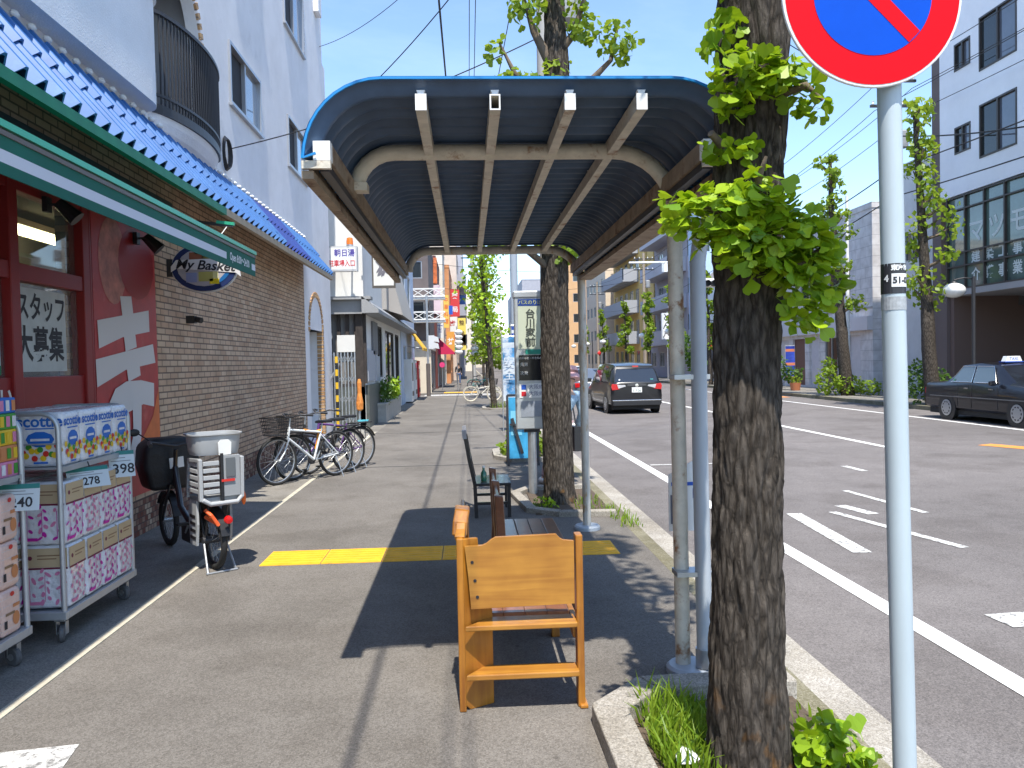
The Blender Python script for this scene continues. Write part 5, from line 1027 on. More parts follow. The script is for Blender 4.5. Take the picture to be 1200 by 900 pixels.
t = thing('planter', 'long concrete planter with a bright green shrub by the bath house wall', 'planter', (-2.55, 26.0, 0)); b = MB(); b.bx(-2.72, -2.42, 23.4, 28.6, 0, 0.5, CONC); b.bx(-2.74, -2.40, 23.38, 28.62, 0.502, 0.56, CONC); b.obj('trough', t, world=True)
b = MB(); leaves(b, [((-2.5, 24.2, 0.85), (0.25, 0.5, 0.4), 260), ((-2.45, 25.0, 1.0), (0.3, 0.5, 0.4), 240), ((-2.5, 26.4, 0.75), (0.25, 0.9, 0.25), 200)], 0.10, LEAFD, OVAL, 71); leaves(b, [((-2.28, 24.6, 1.0), (0.2, 0.4, 0.32), 160)], 0.12, LEAF, OVAL, 72); b.obj('shrub', t, world=True)
def vend(name, lab, y, w, h, m, cat, m2=DGLASS):
    t = thing(name, lab, cat, (-2.75, y, 0)); b = MB(); b.bx(-3.2, -2.42, y, y + w, 0.05, h, m); b.obj('cabinet', t, world=True, bevel=0.02); b = MB(); b.rect((-2.418, y, 0), Y_, Z_, 0.12, w - 0.25, 0.95, h - 0.15, m2); b.bx(-2.419, -2.40, y + 0.15, y + w - 0.2, 0.3, 0.5, DARKM); b.obj('front_panel', t, world=True); b = MB(); b.bx(-3.15, -2.5, y + 0.05, y + w - 0.05, 0, 0.049, BLACK); b.obj('foot', t, world=True)
vend('vending_machine', 'tall white vending machine before the beige house front, nearer of two white ones', 34.6, 1.1, 1.9, WHITE, 'vending machine')
vend('vending_machine', 'second white vending machine next to the red one', 36.9, 1.1, 1.88, WHITE, 'vending machine')
vend('vending_machine', 'bright red vending machine at the street corner', 39.4, 1.1, 1.85, mat('vending_red', (0.65, 0.01, 0.015), 0.35), 'vending machine')
t = thing('awning', 'small yellow fabric awning over the corner door beyond the bath house', 'awning', (-2.6, 35.5, 2.4)); b = MB(); b.prism([(-2.74, 3.35), (-2.70, 3.38), (-1.98, 2.42), (-1.98, 2.3), (-2.02, 2.3), (-2.02, 2.40)], (0, 36.0, 0), X_, Z_, (0, 3.4, 0), mat('yellow_canvas', (0.75, 0.42, 0.02), 0.7)); b.obj('canvas', t, world=True); b = MB(); b.tube([(-2.74, 36.1, 2.5), (-2.05, 36.1, 2.4)], 0.015, STEEL); b.tube([(-2.74, 39.3, 2.5), (-2.05, 39.3, 2.4)], 0.015, STEEL); b.obj('bracket', t, world=True)
bld('corner_house', 'pale blue house with beige side between the bath house and the crossing', -11, -2.72, 33.05, 41.2, 9.0, BLUEW, None, [('E', 1.0, 2.4, 0.4, 2.5), ('E', 3.2, 5.5, 0.2, 2.3), ('E', 1.2, 2.6, 4.4, 5.8), ('E', 4.2, 5.8, 4.4, 5.8)])
# beyond the side street
BRWN = mat('brown_cladding', (0.13, 0.105, 0.10), 0.7, var=0.12, scale=2); BEIG = mat('beige_render', (0.62, 0.54, 0.42), 0.8, var=0.06, scale=2); DRED = mat('dark_red_cladding', (0.12, 0.035, 0.03), 0.6, var=0.2, scale=3); CRM = mat('cream_tower', (0.74, 0.66, 0.54), 0.8, var=0.06, scale=2); ORB = mat('orange_cladding', (0.58, 0.26, 0.11), 0.7, var=0.2, scale=2); GREYB = mat('grey_flats', (0.36, 0.36, 0.40), 0.8, var=0.1, scale=2); TANB = mat('tan_flats', (0.56, 0.46, 0.38), 0.8, var=0.1, scale=2)
t = bld('brown_building', 'brown clad corner building with white balcony rails and a beige base', -12, -2.15, 46.0, 53.0, 8.4, BRWN, None, [('S', 8.0, 9.6, 4.2, 5.3), ('S', 8.3, 9.5, 6.6, 7.6), ('E', 1.0, 2.2, 4.2, 5.2), ('E', 1.2, 3.2, 0.1, 2.3), ('E', 4.2, 6.0, 0.1, 2.3)])
b = MB(); b.bx(-12, -2.1, 45.9, 45.998, 0, 3.0, BEIG); b.bx(-2.148, -2.1, 45.9, 53, 2.5, 3.2, BEIG); b.obj('beige_base', t, world=True)
for z in (4.15, 5.45):
    b = MB(); b.bx(-6, -1.2, 45.0, 45.9, z - 0.12, z - 0.02, WHITE)
    for q in (z, z + 0.42): b.bx(-6, -1.2, 44.95, 45.0, q, q + 0.07, WHITE)
    for k in range(8): b.tube([(-6 + k * 0.6, 44.97, z + 0.05), (-5.4 + k * 0.6, 44.97, z + 0.42)], 0.02, WHITE, 5); b.tube([(-6 + k * 0.6, 44.97, z + 0.42), (-5.4 + k * 0.6, 44.97, z + 0.05)], 0.02, WHITE, 5)
    b.obj('balcony', t, world=True)
t = bld('dark_red_shop', 'dark red clad shop under a pale pink sign board beyond the crossing', -12, -2.0, 53.1, 60.0, 8.6, DRED, None, [('E', 0.6, 3.0, 0.1, 2.6), ('E', 3.6, 6.2, 0.1, 2.6), ('E', 1.2, 2.8, 4.6, 6.0), ('E', 3.8, 5.4, 4.6, 6.0)])
b = MB(); b.bx(-2.7, -1.7, 53.02, 53.095, 5.0, 6.9, mat('pink_board', (0.70, 0.55, 0.60), 0.6, var=0.08, scale=2)); b.bx(-2.7, -1.9, 53.02, 53.095, 7.0, 8.7, mat('orange_board', (0.62, 0.16, 0.05), 0.6, var=0.35, scale=3)); b.obj('sign_board', t, world=True)
t = bld('cream_tower', 'cream narrow building with a tall yellow sign strip beyond the dark red shop', -10, -1.75, 60.1, 66.0, 10.2, CRM, None, [('E', 1.0, 2.4, 3.5, 5), ('E', 3.4, 4.8, 3.5, 5), ('E', 1.0, 2.4, 6.5, 8), ('E', 3.4, 4.8, 6.5, 8), ('E', 0.8, 4.8, 0.1, 2.5)])
b = MB(); b.bx(-1.74, -1.35, 61.0, 61.3, 4.4, 6.9, mat('yellow_board', (0.78, 0.50, 0.10), 0.6)); 
for i, ch in enumerate('中華料理'): b.text(ch, 0.42, (-1.545, 60.995, 6.5 - i * 0.55), X_, Z_, REDP, sx=0.8)
b.obj('sign_strip', t, world=True)
b = MB(); b.bx(-1.74, -1.1, 64.0, 64.2, 5.6, 6.3, BLUEP); b.obj('blue_sign', t, world=True)
t = thing('awning', 'crimson shop awning far along the left pavement', 'awning', (-1.5, 58.0, 2.4)); b = MB(); b.prism([(-1.99, 3.4), (-1.93, 3.4), (-0.9, 2.45), (-0.9, 2.3), (-0.95, 2.3), (-0.95, 2.42)], (0, 54.5, 0), X_, Z_, (0, 5.0, 0), mat('crimson_canvas', (0.55, 0.015, 0.08), 0.7)); b.prism([(-1.99, 3.4), (-0.9, 2.45), (-0.9, 2.3), (-1.99, 2.3)], (0, 54.49, 0), X_, Z_, (0, -0.02, 0), MATS['crimson_canvas']); b.obj('canvas', t, world=True); b = MB(); b.tube([(-1.99, 54.6, 2.4), (-0.95, 54.6, 2.36)], 0.02, STEEL); b.tube([(-1.99, 59.3, 2.4), (-0.95, 59.3, 2.36)], 0.02, STEEL); b.obj('bracket', t, world=True)
def grid(face, L, floors, fh, w, gap, z0=1.0, h=1.3, a0=0.8):
    out = []; 
    for f in range(floors):
        a = a0
        while a + w < L - 0.4: out.append((face, a, a + w, z0 + f * fh, z0 + f * fh + h)); a += w + gap
    return out
def balconies(t, x, y0, y1, zs, m, d=1.2, side=-1, rail=0.95):
    for z in zs:
        b = MB(); xa, xb = (x - d, x - 0.003) if side < 0 else (x + 0.003, x + d)
        b.bx(xa, xb, y0, y1, z - 0.15, z, m); xo = xa if side < 0 else xb - 0.08; b.bx(xo, xo + 0.08, y0, y1, z + 0.002, z + rail, m); b.bx(xa, xb, y0, y0 + 0.08, z + 0.002, z + rail, m); b.obj('balcony', t, world=True)
bld('orange_flats', 'orange edged block of flats standing behind the cream tower', -9, -1.4, 66.2, 78, 9.6, ORB, None, grid('E', 11.8, 3, 3.0, 1.5, 0.9, 0.9))
t = bld('tan_flats', 'brown stepped block of flats at the far end of the left pavement', -9, -0.9, 78.2, 98, 13.2, TANB, None, grid('E', 19.8, 4, 3.0, 1.6, 1.2, 0.9) + grid('S', 8.1, 4, 3.0, 1.4, 1.0, 0.9)); balconies(t, -0.9, 80, 97, (3.6, 6.6, 9.6), GREYB, 0.9, 1)
bld('grey_flats', 'grey tall block of flats closing the left side far away', -12, -0.4, 99, 150, 17.0, GREYB, None, grid('E', 51, 5, 3.1, 2.2, 2.0, 1.0) + grid('S', 11, 5, 3.1, 1.6, 1.6, 1.0))
bld('white_flats', 'pale distant block at the end of the street left of centre', -20, 1.5, 160, 230, 16.0, CRM, None, grid('S', 21.5, 4, 3.4, 2.2, 2.0, 1.2))
# hanging white lantern columns
def lanterns(x, y, z0, n, lab):
    t = thing('lantern_string', lab, 'lantern', (x, y, 0)); b = MB(); b.cyl((x, y, 0), (x, y, z0 + n * 0.3 + 0.2), 0.025, STEEL, n=8); b.obj('pole', t, world=True)
    for k in range(n): b = MB(); b.ball((x + 0.12, y, z0 + 0.15 + 0.3 * k), (0.24, 0.24, 0.155), mat('lantern_white', (0.78, 0.78, 0.78), 0.6), 14, 8); b.obj('lantern', t, smooth='all', world=True)
lanterns(-0.62, 48.0, 2.2, 5, 'column of white paper lanterns left of the kerbside trees'); lanterns(0.32, 48.6, 2.1, 5, 'column of white paper lanterns close to the kerbside trees')
# signal at the corner
t = thing('traffic_signal', 'pedestrian signal with a grey back on a post beside the red machine', 'traffic signal', (-2.05, 41.4, 0)); b = MB(); b.cyl((-2.05, 41.4, 0), (-2.05, 41.4, 5.2), 0.06, STEEL); b.cyl((-2.05, 41.4, 0.0), (-2.05, 41.4, 1.7), 0.11, mat('post_wrap', (0.12, 0.10, 0.09), 0.7)); b.obj('post', t, world=True); b = MB(); b.bx(-2.0, -1.7, 41.25, 41.6, 2.45, 3.15, mat('signal_grey', (0.62, 0.64, 0.66), 0.4)); b.prism([(-1.72, 2.85), (-1.45, 2.78), (-1.5, 3.05), (-1.72, 3.12)], (0, 41.26, 0), X_, Z_, (0, 0.3, 0), MATS['signal_grey']); b.prism([(-1.72, 2.5), (-1.45, 2.45), (-1.5, 2.72), (-1.72, 2.78)], (0, 41.26, 0), X_, Z_, (0, 0.3, 0), MATS['signal_grey']); b.obj('signal_head', t, world=True)
t = thing('shop_flag', 'small pink round sign on the far pavement near the crimson awning', 'sign', (-1.6, 50.0, 0)); b = MB(); b.cyl((-1.6, 50, 0), (-1.6, 50, 1.5), 0.025, STEEL); b.lathe([(0, -0.02), (0.17, -0.02), (0.17, 0.02), (0, 0.02)], (-1.6, 49.95, 1.6), mat('sign_pink', (0.7, 0.05, 0.2), 0.5), 20, (PI / 2, 0, 0)); b.obj('plate', t, world=True)

for (x, y, z0, z1, w, c, c2, txt, lab) in ((-1.2, 67.5, 3.2, 5.6, 0.75, (0.75, 0.74, 0.70), (0.5, 0.03, 0.03), '歯科', 'white projecting sign with red characters beyond the cream tower'), (-1.0, 70.5, 5.8, 8.2, 0.8, (0.62, 0.05, 0.05), (0.8, 0.8, 0.78), '薬局', 'red projecting sign high on the orange flats'),
    (-0.95, 74.0, 2.9, 4.6, 0.7, (0.05, 0.3, 0.14), (0.8, 0.8, 0.78), '茶', 'green projecting sign low on the orange flats'), (-0.5, 80.0, 3.0, 6.2, 0.8, (0.78, 0.62, 0.12), (0.1, 0.05, 0.02), '整骨院', 'yellow projecting sign on the stepped flats'), (-0.45, 86.0, 6.0, 9.0, 0.8, (0.08, 0.18, 0.5), (0.8, 0.8, 0.8), '塾', 'blue projecting sign on the stepped flats'), (-1.9, 54.2, 3.4, 4.6, 0.6, (0.72, 0.7, 0.66), (0.1, 0.1, 0.3), '酒', 'small white projecting sign above the crimson awning'), (-1.3, 63.5, 2.6, 4.2, 0.6, (0.7, 0.32, 0.06), (0.8, 0.8, 0.78), '丼', 'orange projecting sign low on the cream tower')):
    t = thing('projecting_sign', lab, 'sign', (x, y, 0)); b = MB(); b.bx(x - w / 2, x + w / 2, y, y + 0.2, z0, z1, mat('psign_%d' % int(c[0] * 1000 + y), c, 0.5)); b.bx(x - w / 2 - 0.3, x - w / 2, y + 0.08, y + 0.12, z1 - 0.3, z1 - 0.25, DARKM); b.obj('panel', t, world=True); b = MB(); n_ = len(txt)
    for i, ch in enumerate(txt): b.text(ch, 0.55, (x, y - 0.004, z1 - (i + 0.5) * (z1 - z0) / n_), X_, Z_, mat('ptext_%d' % int(c2[0] * 1000 + c2[2] * 10), c2, 0.5), bold=0.01)
    b.obj('lettering', t, world=True)
# ------------------------------------------------------------------ buildings across the road
LILAC = mat('lilac_white_render', (0.82, 0.82, 0.86), 0.8, var=0.05, scale=1.0)
GRNG = mat('green_tinted_glass', (0.10, 0.155, 0.14), 0.05, spec=0.8, var=0.5, scale=0.5, coat=0.5)
XW = 16.6
t = thing('white_tower', 'tall white building with a glazed lettered first floor over a dark car port', 'building', (21, 17, 0.07))
wn = []
for fz in (7.66, 10.43, 13.2):
    for y in (25.3, 23.1, 18.6, 14.4, 10.2): wn.append((y, fz))
H2 = []
for y, z in wn: H2.append((27.0 - y - (0.85 if y > 25 else 1.75), 27.0 - y, z - 7.0 + (0.7 if y > 25 else 0.25), z - 7.0 + (1.6 if y > 25 else 1.95)))
b = MB(); b.wall((XW, 27.0, 7.0), NY, Z_, 22, 10.0, H2, LILAC, 0.14)
b.bx(XW + 1.2, XW + 10, 5, 27, 7.0, 17.0, LILAC); b.face([(XW, 27.0, 7), (XW, 27.0, 17), (XW + 1.2, 27.0, 17), (XW + 1.2, 27.0, 7)], LILAC); b.face([(XW, 5, 17), (XW, 27, 17), (XW + 1.2, 27, 17), (XW + 1.2, 5, 17)][::-1], LILAC); b.bx(XW - 0.05, XW + 10, 4.9, 27.05, 17.002, 17.4, LILAC)
b.obj('wall', t, world=True)
for a0, a1, b0, b1 in H2:
    f = MB(); y1, y0, z0, z1 = 27.0 - a0, 27.0 - a1, 7 + b0, 7 + b1
    for q in ((y0, y0 + .06, z0, z1), (y1 - .06, y1, z0, z1), ((y0 + y1) / 2 - .035, (y0 + y1) / 2 + .035, z0 + .06, z1 - .06)): f.bx(XW - 0.02, XW + 0.1, *q, BRONZE)
    f.bx(XW - 0.02, XW + 0.1, y0 + .06, y1 - .06, z0, z0 + .06, BRONZE); f.bx(XW - 0.02, XW + 0.1, y0 + .06, y1 - .06, z1 - .06, z1, BRONZE); fo = f.obj('window', t, world=True)
    p = MB(); ym = (y0 + y1) / 2; p.bx(XW + 0.05, XW + 0.06, y0 + .06, ym - .035, z0 + .06, z1 - .06, glassmat('tower_glass', (0.10, 0.11, 0.14))); p.bx(XW + 0.05, XW + 0.06, ym + .035, y1 - .06, z0 + .06, z1 - .06, DGLASS); po = p.obj('pane', fo); po.data.transform(Matrix.LocRotScale(t.location, t.rotation_euler, None).inverted())
b = MB(); b.bx(XW + 0.06, XW + 0.08, 5, 26.6, 3.85, 6.95, GRNG); b.obj('glazing', t, world=True)
b = MB()
for k in range(23): y = 26.6 - k * 0.98; b.bx(XW - 0.03, XW + 0.05, y - 0.03, y + 0.03, 3.85, 6.95, BRONZE)
for z in (3.85, 4.6, 5.05, 6.5, 6.93): b.bx(XW - 0.028, XW + 0.049, 5, 26.6, z - 0.025, z + 0.025, BRONZE)
b.bx(XW - 0.02, XW + 2.5, 5, 26.9, 3.62, 3.82, mat('port_ceiling', (0.34, 0.33, 0.34), 0.8)); b.obj('glazing_frame', t, world=True)
b = MB(); WL = mat('window_lettering', (0.60, 0.66, 0.66), 0.5)
for i, ch in enumerate('マツモト建設'): b.text(ch, 0.85, (XW + 0.05, 25.1 - i * 0.98, 5.62), NY, Z_, WL, bold=0.012)
for i, ch in enumerate('建築工事設計監理'): b.text(ch, 0.46, (XW + 0.05, 25.15 - i * 0.66, 4.82), NY, Z_, WL, bold=0.01)
for i, ch in enumerate('介護事業住宅紹介'): b.text(ch, 0.44, (XW + 0.05, 25.15 - i * 0.66, 4.22), NY, Z_, WL, bold=0.01)
b.obj('lettering', t, world=True)
b = MB(); PORT = mat('port_wall', (0.11, 0.10, 0.095), 0.85, var=0.15, scale=1.5); b.bx(XW + 3.0, XW + 10, 5, 27, 0.07, 3.62, PORT); b.bx(XW + 0.1, XW + 3.0, 26.4, 27, 0.07, 3.62, mat('port_brown', (0.15, 0.10, 0.085), 0.8)); b.bx(XW + 2.4, XW + 2.995, 5, 26.4, 3.3, 3.6, PORT); b.obj('car_port', t, world=True)
b = MB(); b.bx(XW - 0.02, XW + 0.35, 26.62, 27.08, 0.07, 3.6, mat('brown_pillar', (0.14, 0.105, 0.10), 0.7)); b.bx(XW + 0.02, XW + 0.4, 27.001, 27.5, 0.07, 13.0, MATS['brown_pillar']); b.obj('pillar', t, world=True)  # the taller brown strip paints the shaded side of the tower's edge
for (y, w, z0, z1, c) in ((24.2, 0.9, 0.07, 0.9, (0.10, 0.14, 0.16)), (22.6, 0.35, 1.2, 1.9, (0.2, 0.2, 0.19)), (23.6, 0.6, 1.5, 1.56, (0.15, 0.12, 0.1)), (21.0, 1.4, 0.07, 1.0, (0.12, 0.15, 0.17))): b = MB(); b.bx(XW + 2.6, XW + 2.99, y, y + w, z0, z1, mat('port_thing_%d' % int(c[0] * 1000 + w * 100), c, 0.6)); b.obj('port_fitting', t, world=True)
# low white block and a grey slab between
LOWW = brickmat('white_block_cladding', (0.60, 0.58, 0.58), (0.66, 0.64, 0.64), (0.42, 0.41, 0.42), 0.9, 0.45, mort=0.012, bump=0.2)
wl = [('W', 4.2, 5.6, 4.35, 5.7), ('W', 2.0, 3.6, 4.35, 5.7), ('W', 8.0, 10, 4.35, 5.7), ('W', 0.7, 1.9, 0.1, 2.6), ('W', 2.3, 3.2, 0.1, 2.6), ('W', 3.6, 5.2, 0.1, 2.6), ('W', 5.6, 6.9, 0.1, 2.6), ('W', 8.0, 9.3, 0.1, 2.6)]
LY0, LY1 = 33.2, 47.0
t = bld('low_block', 'low white two storey block with shuttered shopfronts behind the slim ginkgo', 17.4, 27, LY0, LY1, 7.9, LOWW, None, [('W', 9.6, 11.8, 4.3, 5.7), ('W', 6.4, 8.4, 4.3, 5.7), ('W', 2.0, 4.5, 4.3, 5.7), ('W', 11.6, 12.7, 0.1, 2.5, 'void', mat('shutter', (0.52, 0.50, 0.52), 0.6, var=0.08, scale=3)), ('W', 9.2, 10.5, 0.1, 2.5), ('W', 7.4, 8.5, 0.1, 2.5, 'void', MATS['shutter']), ('W', 5.4, 6.9, 0.1, 2.5, 'void', mat('doorway_brown', (0.16, 0.08, 0.06), 0.7)), ('W', 3.6, 4.9, 0.1, 2.5, 'void', MATS['shutter']), ('W', 1.0, 3.0, 0.1, 2.5, 'void', MATS['shutter'])], z0=0.07)
b = MB(); b.bx(17.15, 17.398, LY0, LY1, 2.75, 3.35, mat('fascia', (0.56, 0.54, 0.56), 0.7)); b.bx(17.36, 17.397, LY0, LY1, 3.7, 3.76, GRYT); b.obj('fascia', t, world=True)
nobori(16.4, 40.2, 0.5, 2.2, 0.5, mat('flag_royal', (0.02, 0.05, 0.35), 0.7, var=0.3, scale=3), mat('flag_orange', (0.6, 0.2, 0.1), 0.7), '', 'dark blue pointed shop flag before the low white block')
t = bld('slab_house', 'plain light grey house between the white tower and the low white block', 18.2, 26, 27.6, 33.1, 9.2, mat('light_grey_render', (0.60, 0.60, 0.61), 0.85, var=0.08, scale=1.5), None, [('W', 1.0, 2.0, 5.4, 6.6), ('W', 3.0, 4.2, 0.1, 2.2)], z0=0.07)
# further blocks
WH2 = mat('white_house_render', (0.72, 0.74, 0.78), 0.8, var=0.05, scale=1); SKYB = mat('sky_blue_render', (0.42, 0.55, 0.72), 0.8, var=0.05, scale=1); PURG = mat('mauve_grey_render', (0.34, 0.33, 0.38), 0.8, var=0.08, scale=1); YEL = mat('ochre_render', (0.66, 0.47, 0.17), 0.8, var=0.06, scale=1); PEACH = mat('peach_render', (0.72, 0.60, 0.46), 0.8, var=0.05, scale=1); ORF = mat('orange_flats', (0.60, 0.36, 0.18), 0.8, var=0.08, scale=1)
t = bld('white_house', 'white house with a grey hipped roof and a cyan sign on the far side', 17.2, 19.6, 47.3, 58.0, 6.6, WH2, None, grid('W', 10.7, 1, 3.0, 1.4, 1.3, 3.6) + [('W', 1.0, 3.2, 0.1, 2.6), ('W', 5.0, 8.0, 0.1, 2.6)], z0=0.07)
b = MB(); b.prism([(17.0, 6.92), (19.8, 6.92), (18.4, 8.1)], (0, 47.1, 0), X_, Z_, (0, 11.1, 0), mat('grey_tile_roof', (0.20, 0.18, 0.17), 0.7, var=0.2, scale=6)); b.obj('roof', t, world=True)
b = MB(); b.bx(16.6, 17.19, 52.0, 52.2, 3.0, 6.0, WHITE); b.bx(16.62, 17.17, 51.99, 51.999, 4.3, 4.9, mat('cyan_sign', (0.02, 0.42, 0.65), 0.5)); b.obj('cyan_sign', t, world=True)
t = bld('blue_flats', 'pale blue and mauve block of flats with deep balconies on the far side', 17.4, 20.9, 58.3, 75.0, 15.0, PURG, None, grid('W', 16.7, 5, 2.9, 1.7, 1.4, 0.9) + [('S', 0.6, 1.6, 4.0 + 2.9 * k, 5.4 + 2.9 * k) for k in range(4)], z0=0.07)
b = MB(); b.bx(17.41, 20.2, 58.2, 58.297, 0.1, 15.3, SKYB); b.bx(17.3, 17.398, 58.2, 61.0, 2.8, 15.3, SKYB); b.bx(17.3, 17.398, 72.6, 75.0, 2.8, 15.3, YEL); b.obj('colour_panel', t, world=True)
b = MB(); b.bx(17.55, 18.1, 58.19, 58.199, 9.6, 11.0, DGLASS); b.bx(17.55, 18.1, 58.19, 58.199, 6.6, 8.0, DGLASS); b.obj('slot_window', t, world=True)
balconies(t, 17.39, 62, 72, (2.95, 5.85, 8.75, 11.65), mat('mauve_balcony', (0.44, 0.44, 0.49), 0.8), 1.5, -1, 1.05)
t = bld('ochre_flats', 'ochre and grey flats with jutting balconies further along the far side', 17.2, 23, 76.0, 92.0, 13.6, YEL, None, grid('W', 16, 4, 3.1, 1.6, 1.2, 1.2), z0=0.07)
balconies(t, 17.19, 78.5, 91, (3.4, 6.5, 9.6, 12.4), mat('grey_balcony', (0.36, 0.37, 0.40), 0.8), 1.6, -1, 1.1)
bld('peach_flats', 'peach coloured sunlit block of flats beyond the ochre ones', 16.4, 23, 93.0, 108.0, 13.0, PEACH, None, grid('W', 15, 4, 3.0, 1.5, 1.3, 1.1) + [('S', 0.5, 1.4, 10.0, 11.3)], z0=0.07)
t = bld('orange_block', 'orange brown block of flats at the far end of the road', 15.4, 24, 120.0, 140.0, 20.0, ORF, None, grid('W', 20, 6, 3.1, 1.8, 1.4, 1.2) + grid('S', 8.6, 6, 3.1, 1.5, 1.6, 1.2), z0=0.07)
bld('distant_block', 'pale grey distant block closing the road beyond the orange flats', 12, 40, 170, 230, 19, GREYB, None, grid('S', 28, 5, 3.4, 2.4, 2.2, 1.2), z0=0.07)
bld('distant_block', 'low beige distant block at the vanishing point of the road', 2, 11.5, 260, 330, 13, BEIG, None, grid('S', 9, 3, 3.6, 1.4, 1.2, 1.2), z0=0.0)
bush('greenery', 'far mass of street greenery at the end of the road', 'shrub', (8.5, 150, 0.0), [((-2, 0, 3), (3, 3, 3), 420), ((3, 4, 3.4), (3, 3, 3), 420), ((6, -2, 2.6), (3, 3, 2.6), 350)], 0.7, LEAFM, 81, QUAD)
# pot plants and boxes by the low block
for (x, y, c, lab) in ((15.0, 38.6, (0.2, 0.42, 0.48), 'pale blue plant box beside the dark potted greenery'), (15.4, 36.6, (0.45, 0.16, 0.07), 'terracotta pot with a small plant near the blue plant box')):
    t = thing('plant_pot', lab, 'plant pot', (x, y, 0.07)); b = MB(); b.lathe([(0.0, 0), (0.2, 0), (0.26, 0.36), (0.23, 0.36), (0.21, 0.3), (0, 0.3)], (0, 0, 0.001), mat('pot_%d' % int(c[0] * 100), c, 0.6), 16); b.obj('pot', t); b = MB(); leaves(b, [((0, 0, 0.5), (0.25, 0.25, 0.2), 70)], 0.12, LEAFM, OVAL, 90); b.obj('foliage', t)
# street lamps with white globes
GLOBE = mat('opal_globe', (0.80, 0.80, 0.78), 0.2, coat=0.4)
def lamp(x, y, lab, group='globe street lamps on the far pavement', h=3.45):
    t = thing('street_lamp', lab, 'street lamp', (x, y, 0.07), group=group); b = MB(); b.cyl((0, 0, 0), (0, 0, h + 0.5), 0.055, DARKM); b.cyl((0, 0, 0), (0, 0, 0.5), 0.085, DARKM); b.obj('post', t)
    b = MB(); b.tube([(0, 0, h + 0.42), (-0.3, 0, h + 0.46), (-0.62, 0, h + 0.40)], 0.025, DARKM, 6); b.lathe([(0.1, 0.28), (0.06, 0.33), (0, 0.35)], (-0.62, 0, h + 0.02), DARKM, 14); b.obj('arm', t)
    b = MB(); b.ball((-0.62, 0, h + 0.08), (0.33, 0.33, 0.23), GLOBE, 20, 12); b.obj('globe', t, smooth='all'); return t
l0 = lamp(15.55, 23.6, 'globe street lamp by the white tower, nearest of the row')
dup(l0, (15.0, 47.5, 0.07), None, 'globe street lamp before the white house with the cyan sign'); 
for y in (55.5, 64, 73, 83, 94, 106): dup(l0, (14.9, y, 0.07), None, 'small globe street lamp in the distant row along the far pavement')
# utility poles
POLEC = mat('concrete_pole', (0.40, 0.39, 0.37), 0.85, var=0.12, scale=4, stretch=(1, 1, 0.2))
def pole(x, y, h, r, lab, z0=0.0, m=POLEC, arms=1, tr=True):
    t = thing('utility_pole', lab, 'utility pole', (x, y, z0)); b = MB(); b.cyl((0, 0, -0.05), (0, 0, h), r, m, r1=r * 0.68, n=16); b.obj('pole', t, smooth=50)
    for k in range(arms):
        b = MB(); z = h - 0.5 - 0.9 * k; b.box((0, 0, z), (1.7, 0.09, 0.09), DARKM)
        for q in (-0.75, -0.35, 0.35, 0.75): b.lathe([(0.04, 0), (0.05, 0.04), (0.03, 0.08), (0.045, 0.12), (0, 0.14)], (q, 0, z + 0.046), WHITE, 8)
        b.obj('crossarm', t)
    if tr: b = MB(); b.lathe([(0, 0), (0.2, 0), (0.21, 0.1), (0.21, 0.55), (0.12, 0.62), (0, 0.64)], (0.33, 0, h - 2.9), GREYP, 14); b.bx(0.08, 0.2, -0.05, 0.05, h - 2.7, h - 2.6, DARKM); b.obj('transformer', t)
    return t
pole(1.22, 11.6, 9.5, 0.15, 'concrete utility pole right behind the second trunk')
pole(1.3, 21.5, 9.0, 0.12, 'grey utility pole beside the blue banners', m=mat('blue_grey_pole', (0.33, 0.38, 0.44), 0.6), tr=False)
pole(0.5, 64.0, 11.5, 0.16, 'distant utility pole with a dark transformer over the left pavement', arms=2)
pole(15.6, 28.2, 12.0, 0.19, 'tall utility pole between the white tower and the slim ginkgo', 0.07, mat('brown_pole', (0.26, 0.23, 0.21), 0.8, var=0.15, scale=5), arms=2)
pole(14.9, 44.6, 10.5, 0.16, 'utility pole before the white house across the road', 0.07, mat('tan_pole', (0.34, 0.28, 0.22), 0.8), arms=2)
pole(14.9, 66.0, 10.5, 0.16, 'utility pole before the mauve flats across the road', 0.07, MATS['tan_pole'], arms=2)
pole(14.9, 90.0, 10.5, 0.16, 'farthest utility pole across the road', 0.07, MATS['tan_pole'], arms=2)
pole(16.3, 33.2, 8.4, 0.09, 'slim white pole with a small cap in front of the low white block', 0.07, WHITE, arms=0, tr=False)
# wires
WIRE = mat('black_cable', (0.012, 0.012, 0.014), 0.6)
def wire(name, lab, a, c, r=0.011, sag=0.35, n=18, cat='cable'):
    b = MB(); a, c = np.array(a, float), np.array(c, float); b.tube([a + (c - a) * i / n - np.array((0, 0, 4 * sag * (i / n) * (1 - i / n))) for i in range(n + 1)], r, WIRE, 5); return tag(b.obj(name), lab, cat)
wire('overhead_cable', 'thick cable running up the street above the shelter roof', (-0.33, -6, 6.2), (-0.2, 64, 9.8), 0.017, 0.2, 40)
wire('overhead_cable', 'nearer of two thin cables above the shelter right of the thick one', (0.12, -6, 7.2), (0.3, 64, 10.6), 0.008, 0.2, 40)
wire('overhead_cable', 'farther of two thin cables above the shelter right of the thick one', (0.2, -6, 7.0), (0.45, 64, 10.4), 0.008, 0.2, 40)
wire('overhead_cable', 'cable from the concrete pole to the store front over the shelter', (1.15, 11.6, 8.6), (-3.4, 18.3, 6.9), 0.01, 0.35)
wire('overhead_cable', 'cable slanting from the store wall towards the shelter roof', (-3.38, 11.75, 4.85), (1.15, 11.6, 6.4), 0.009, 0.15)
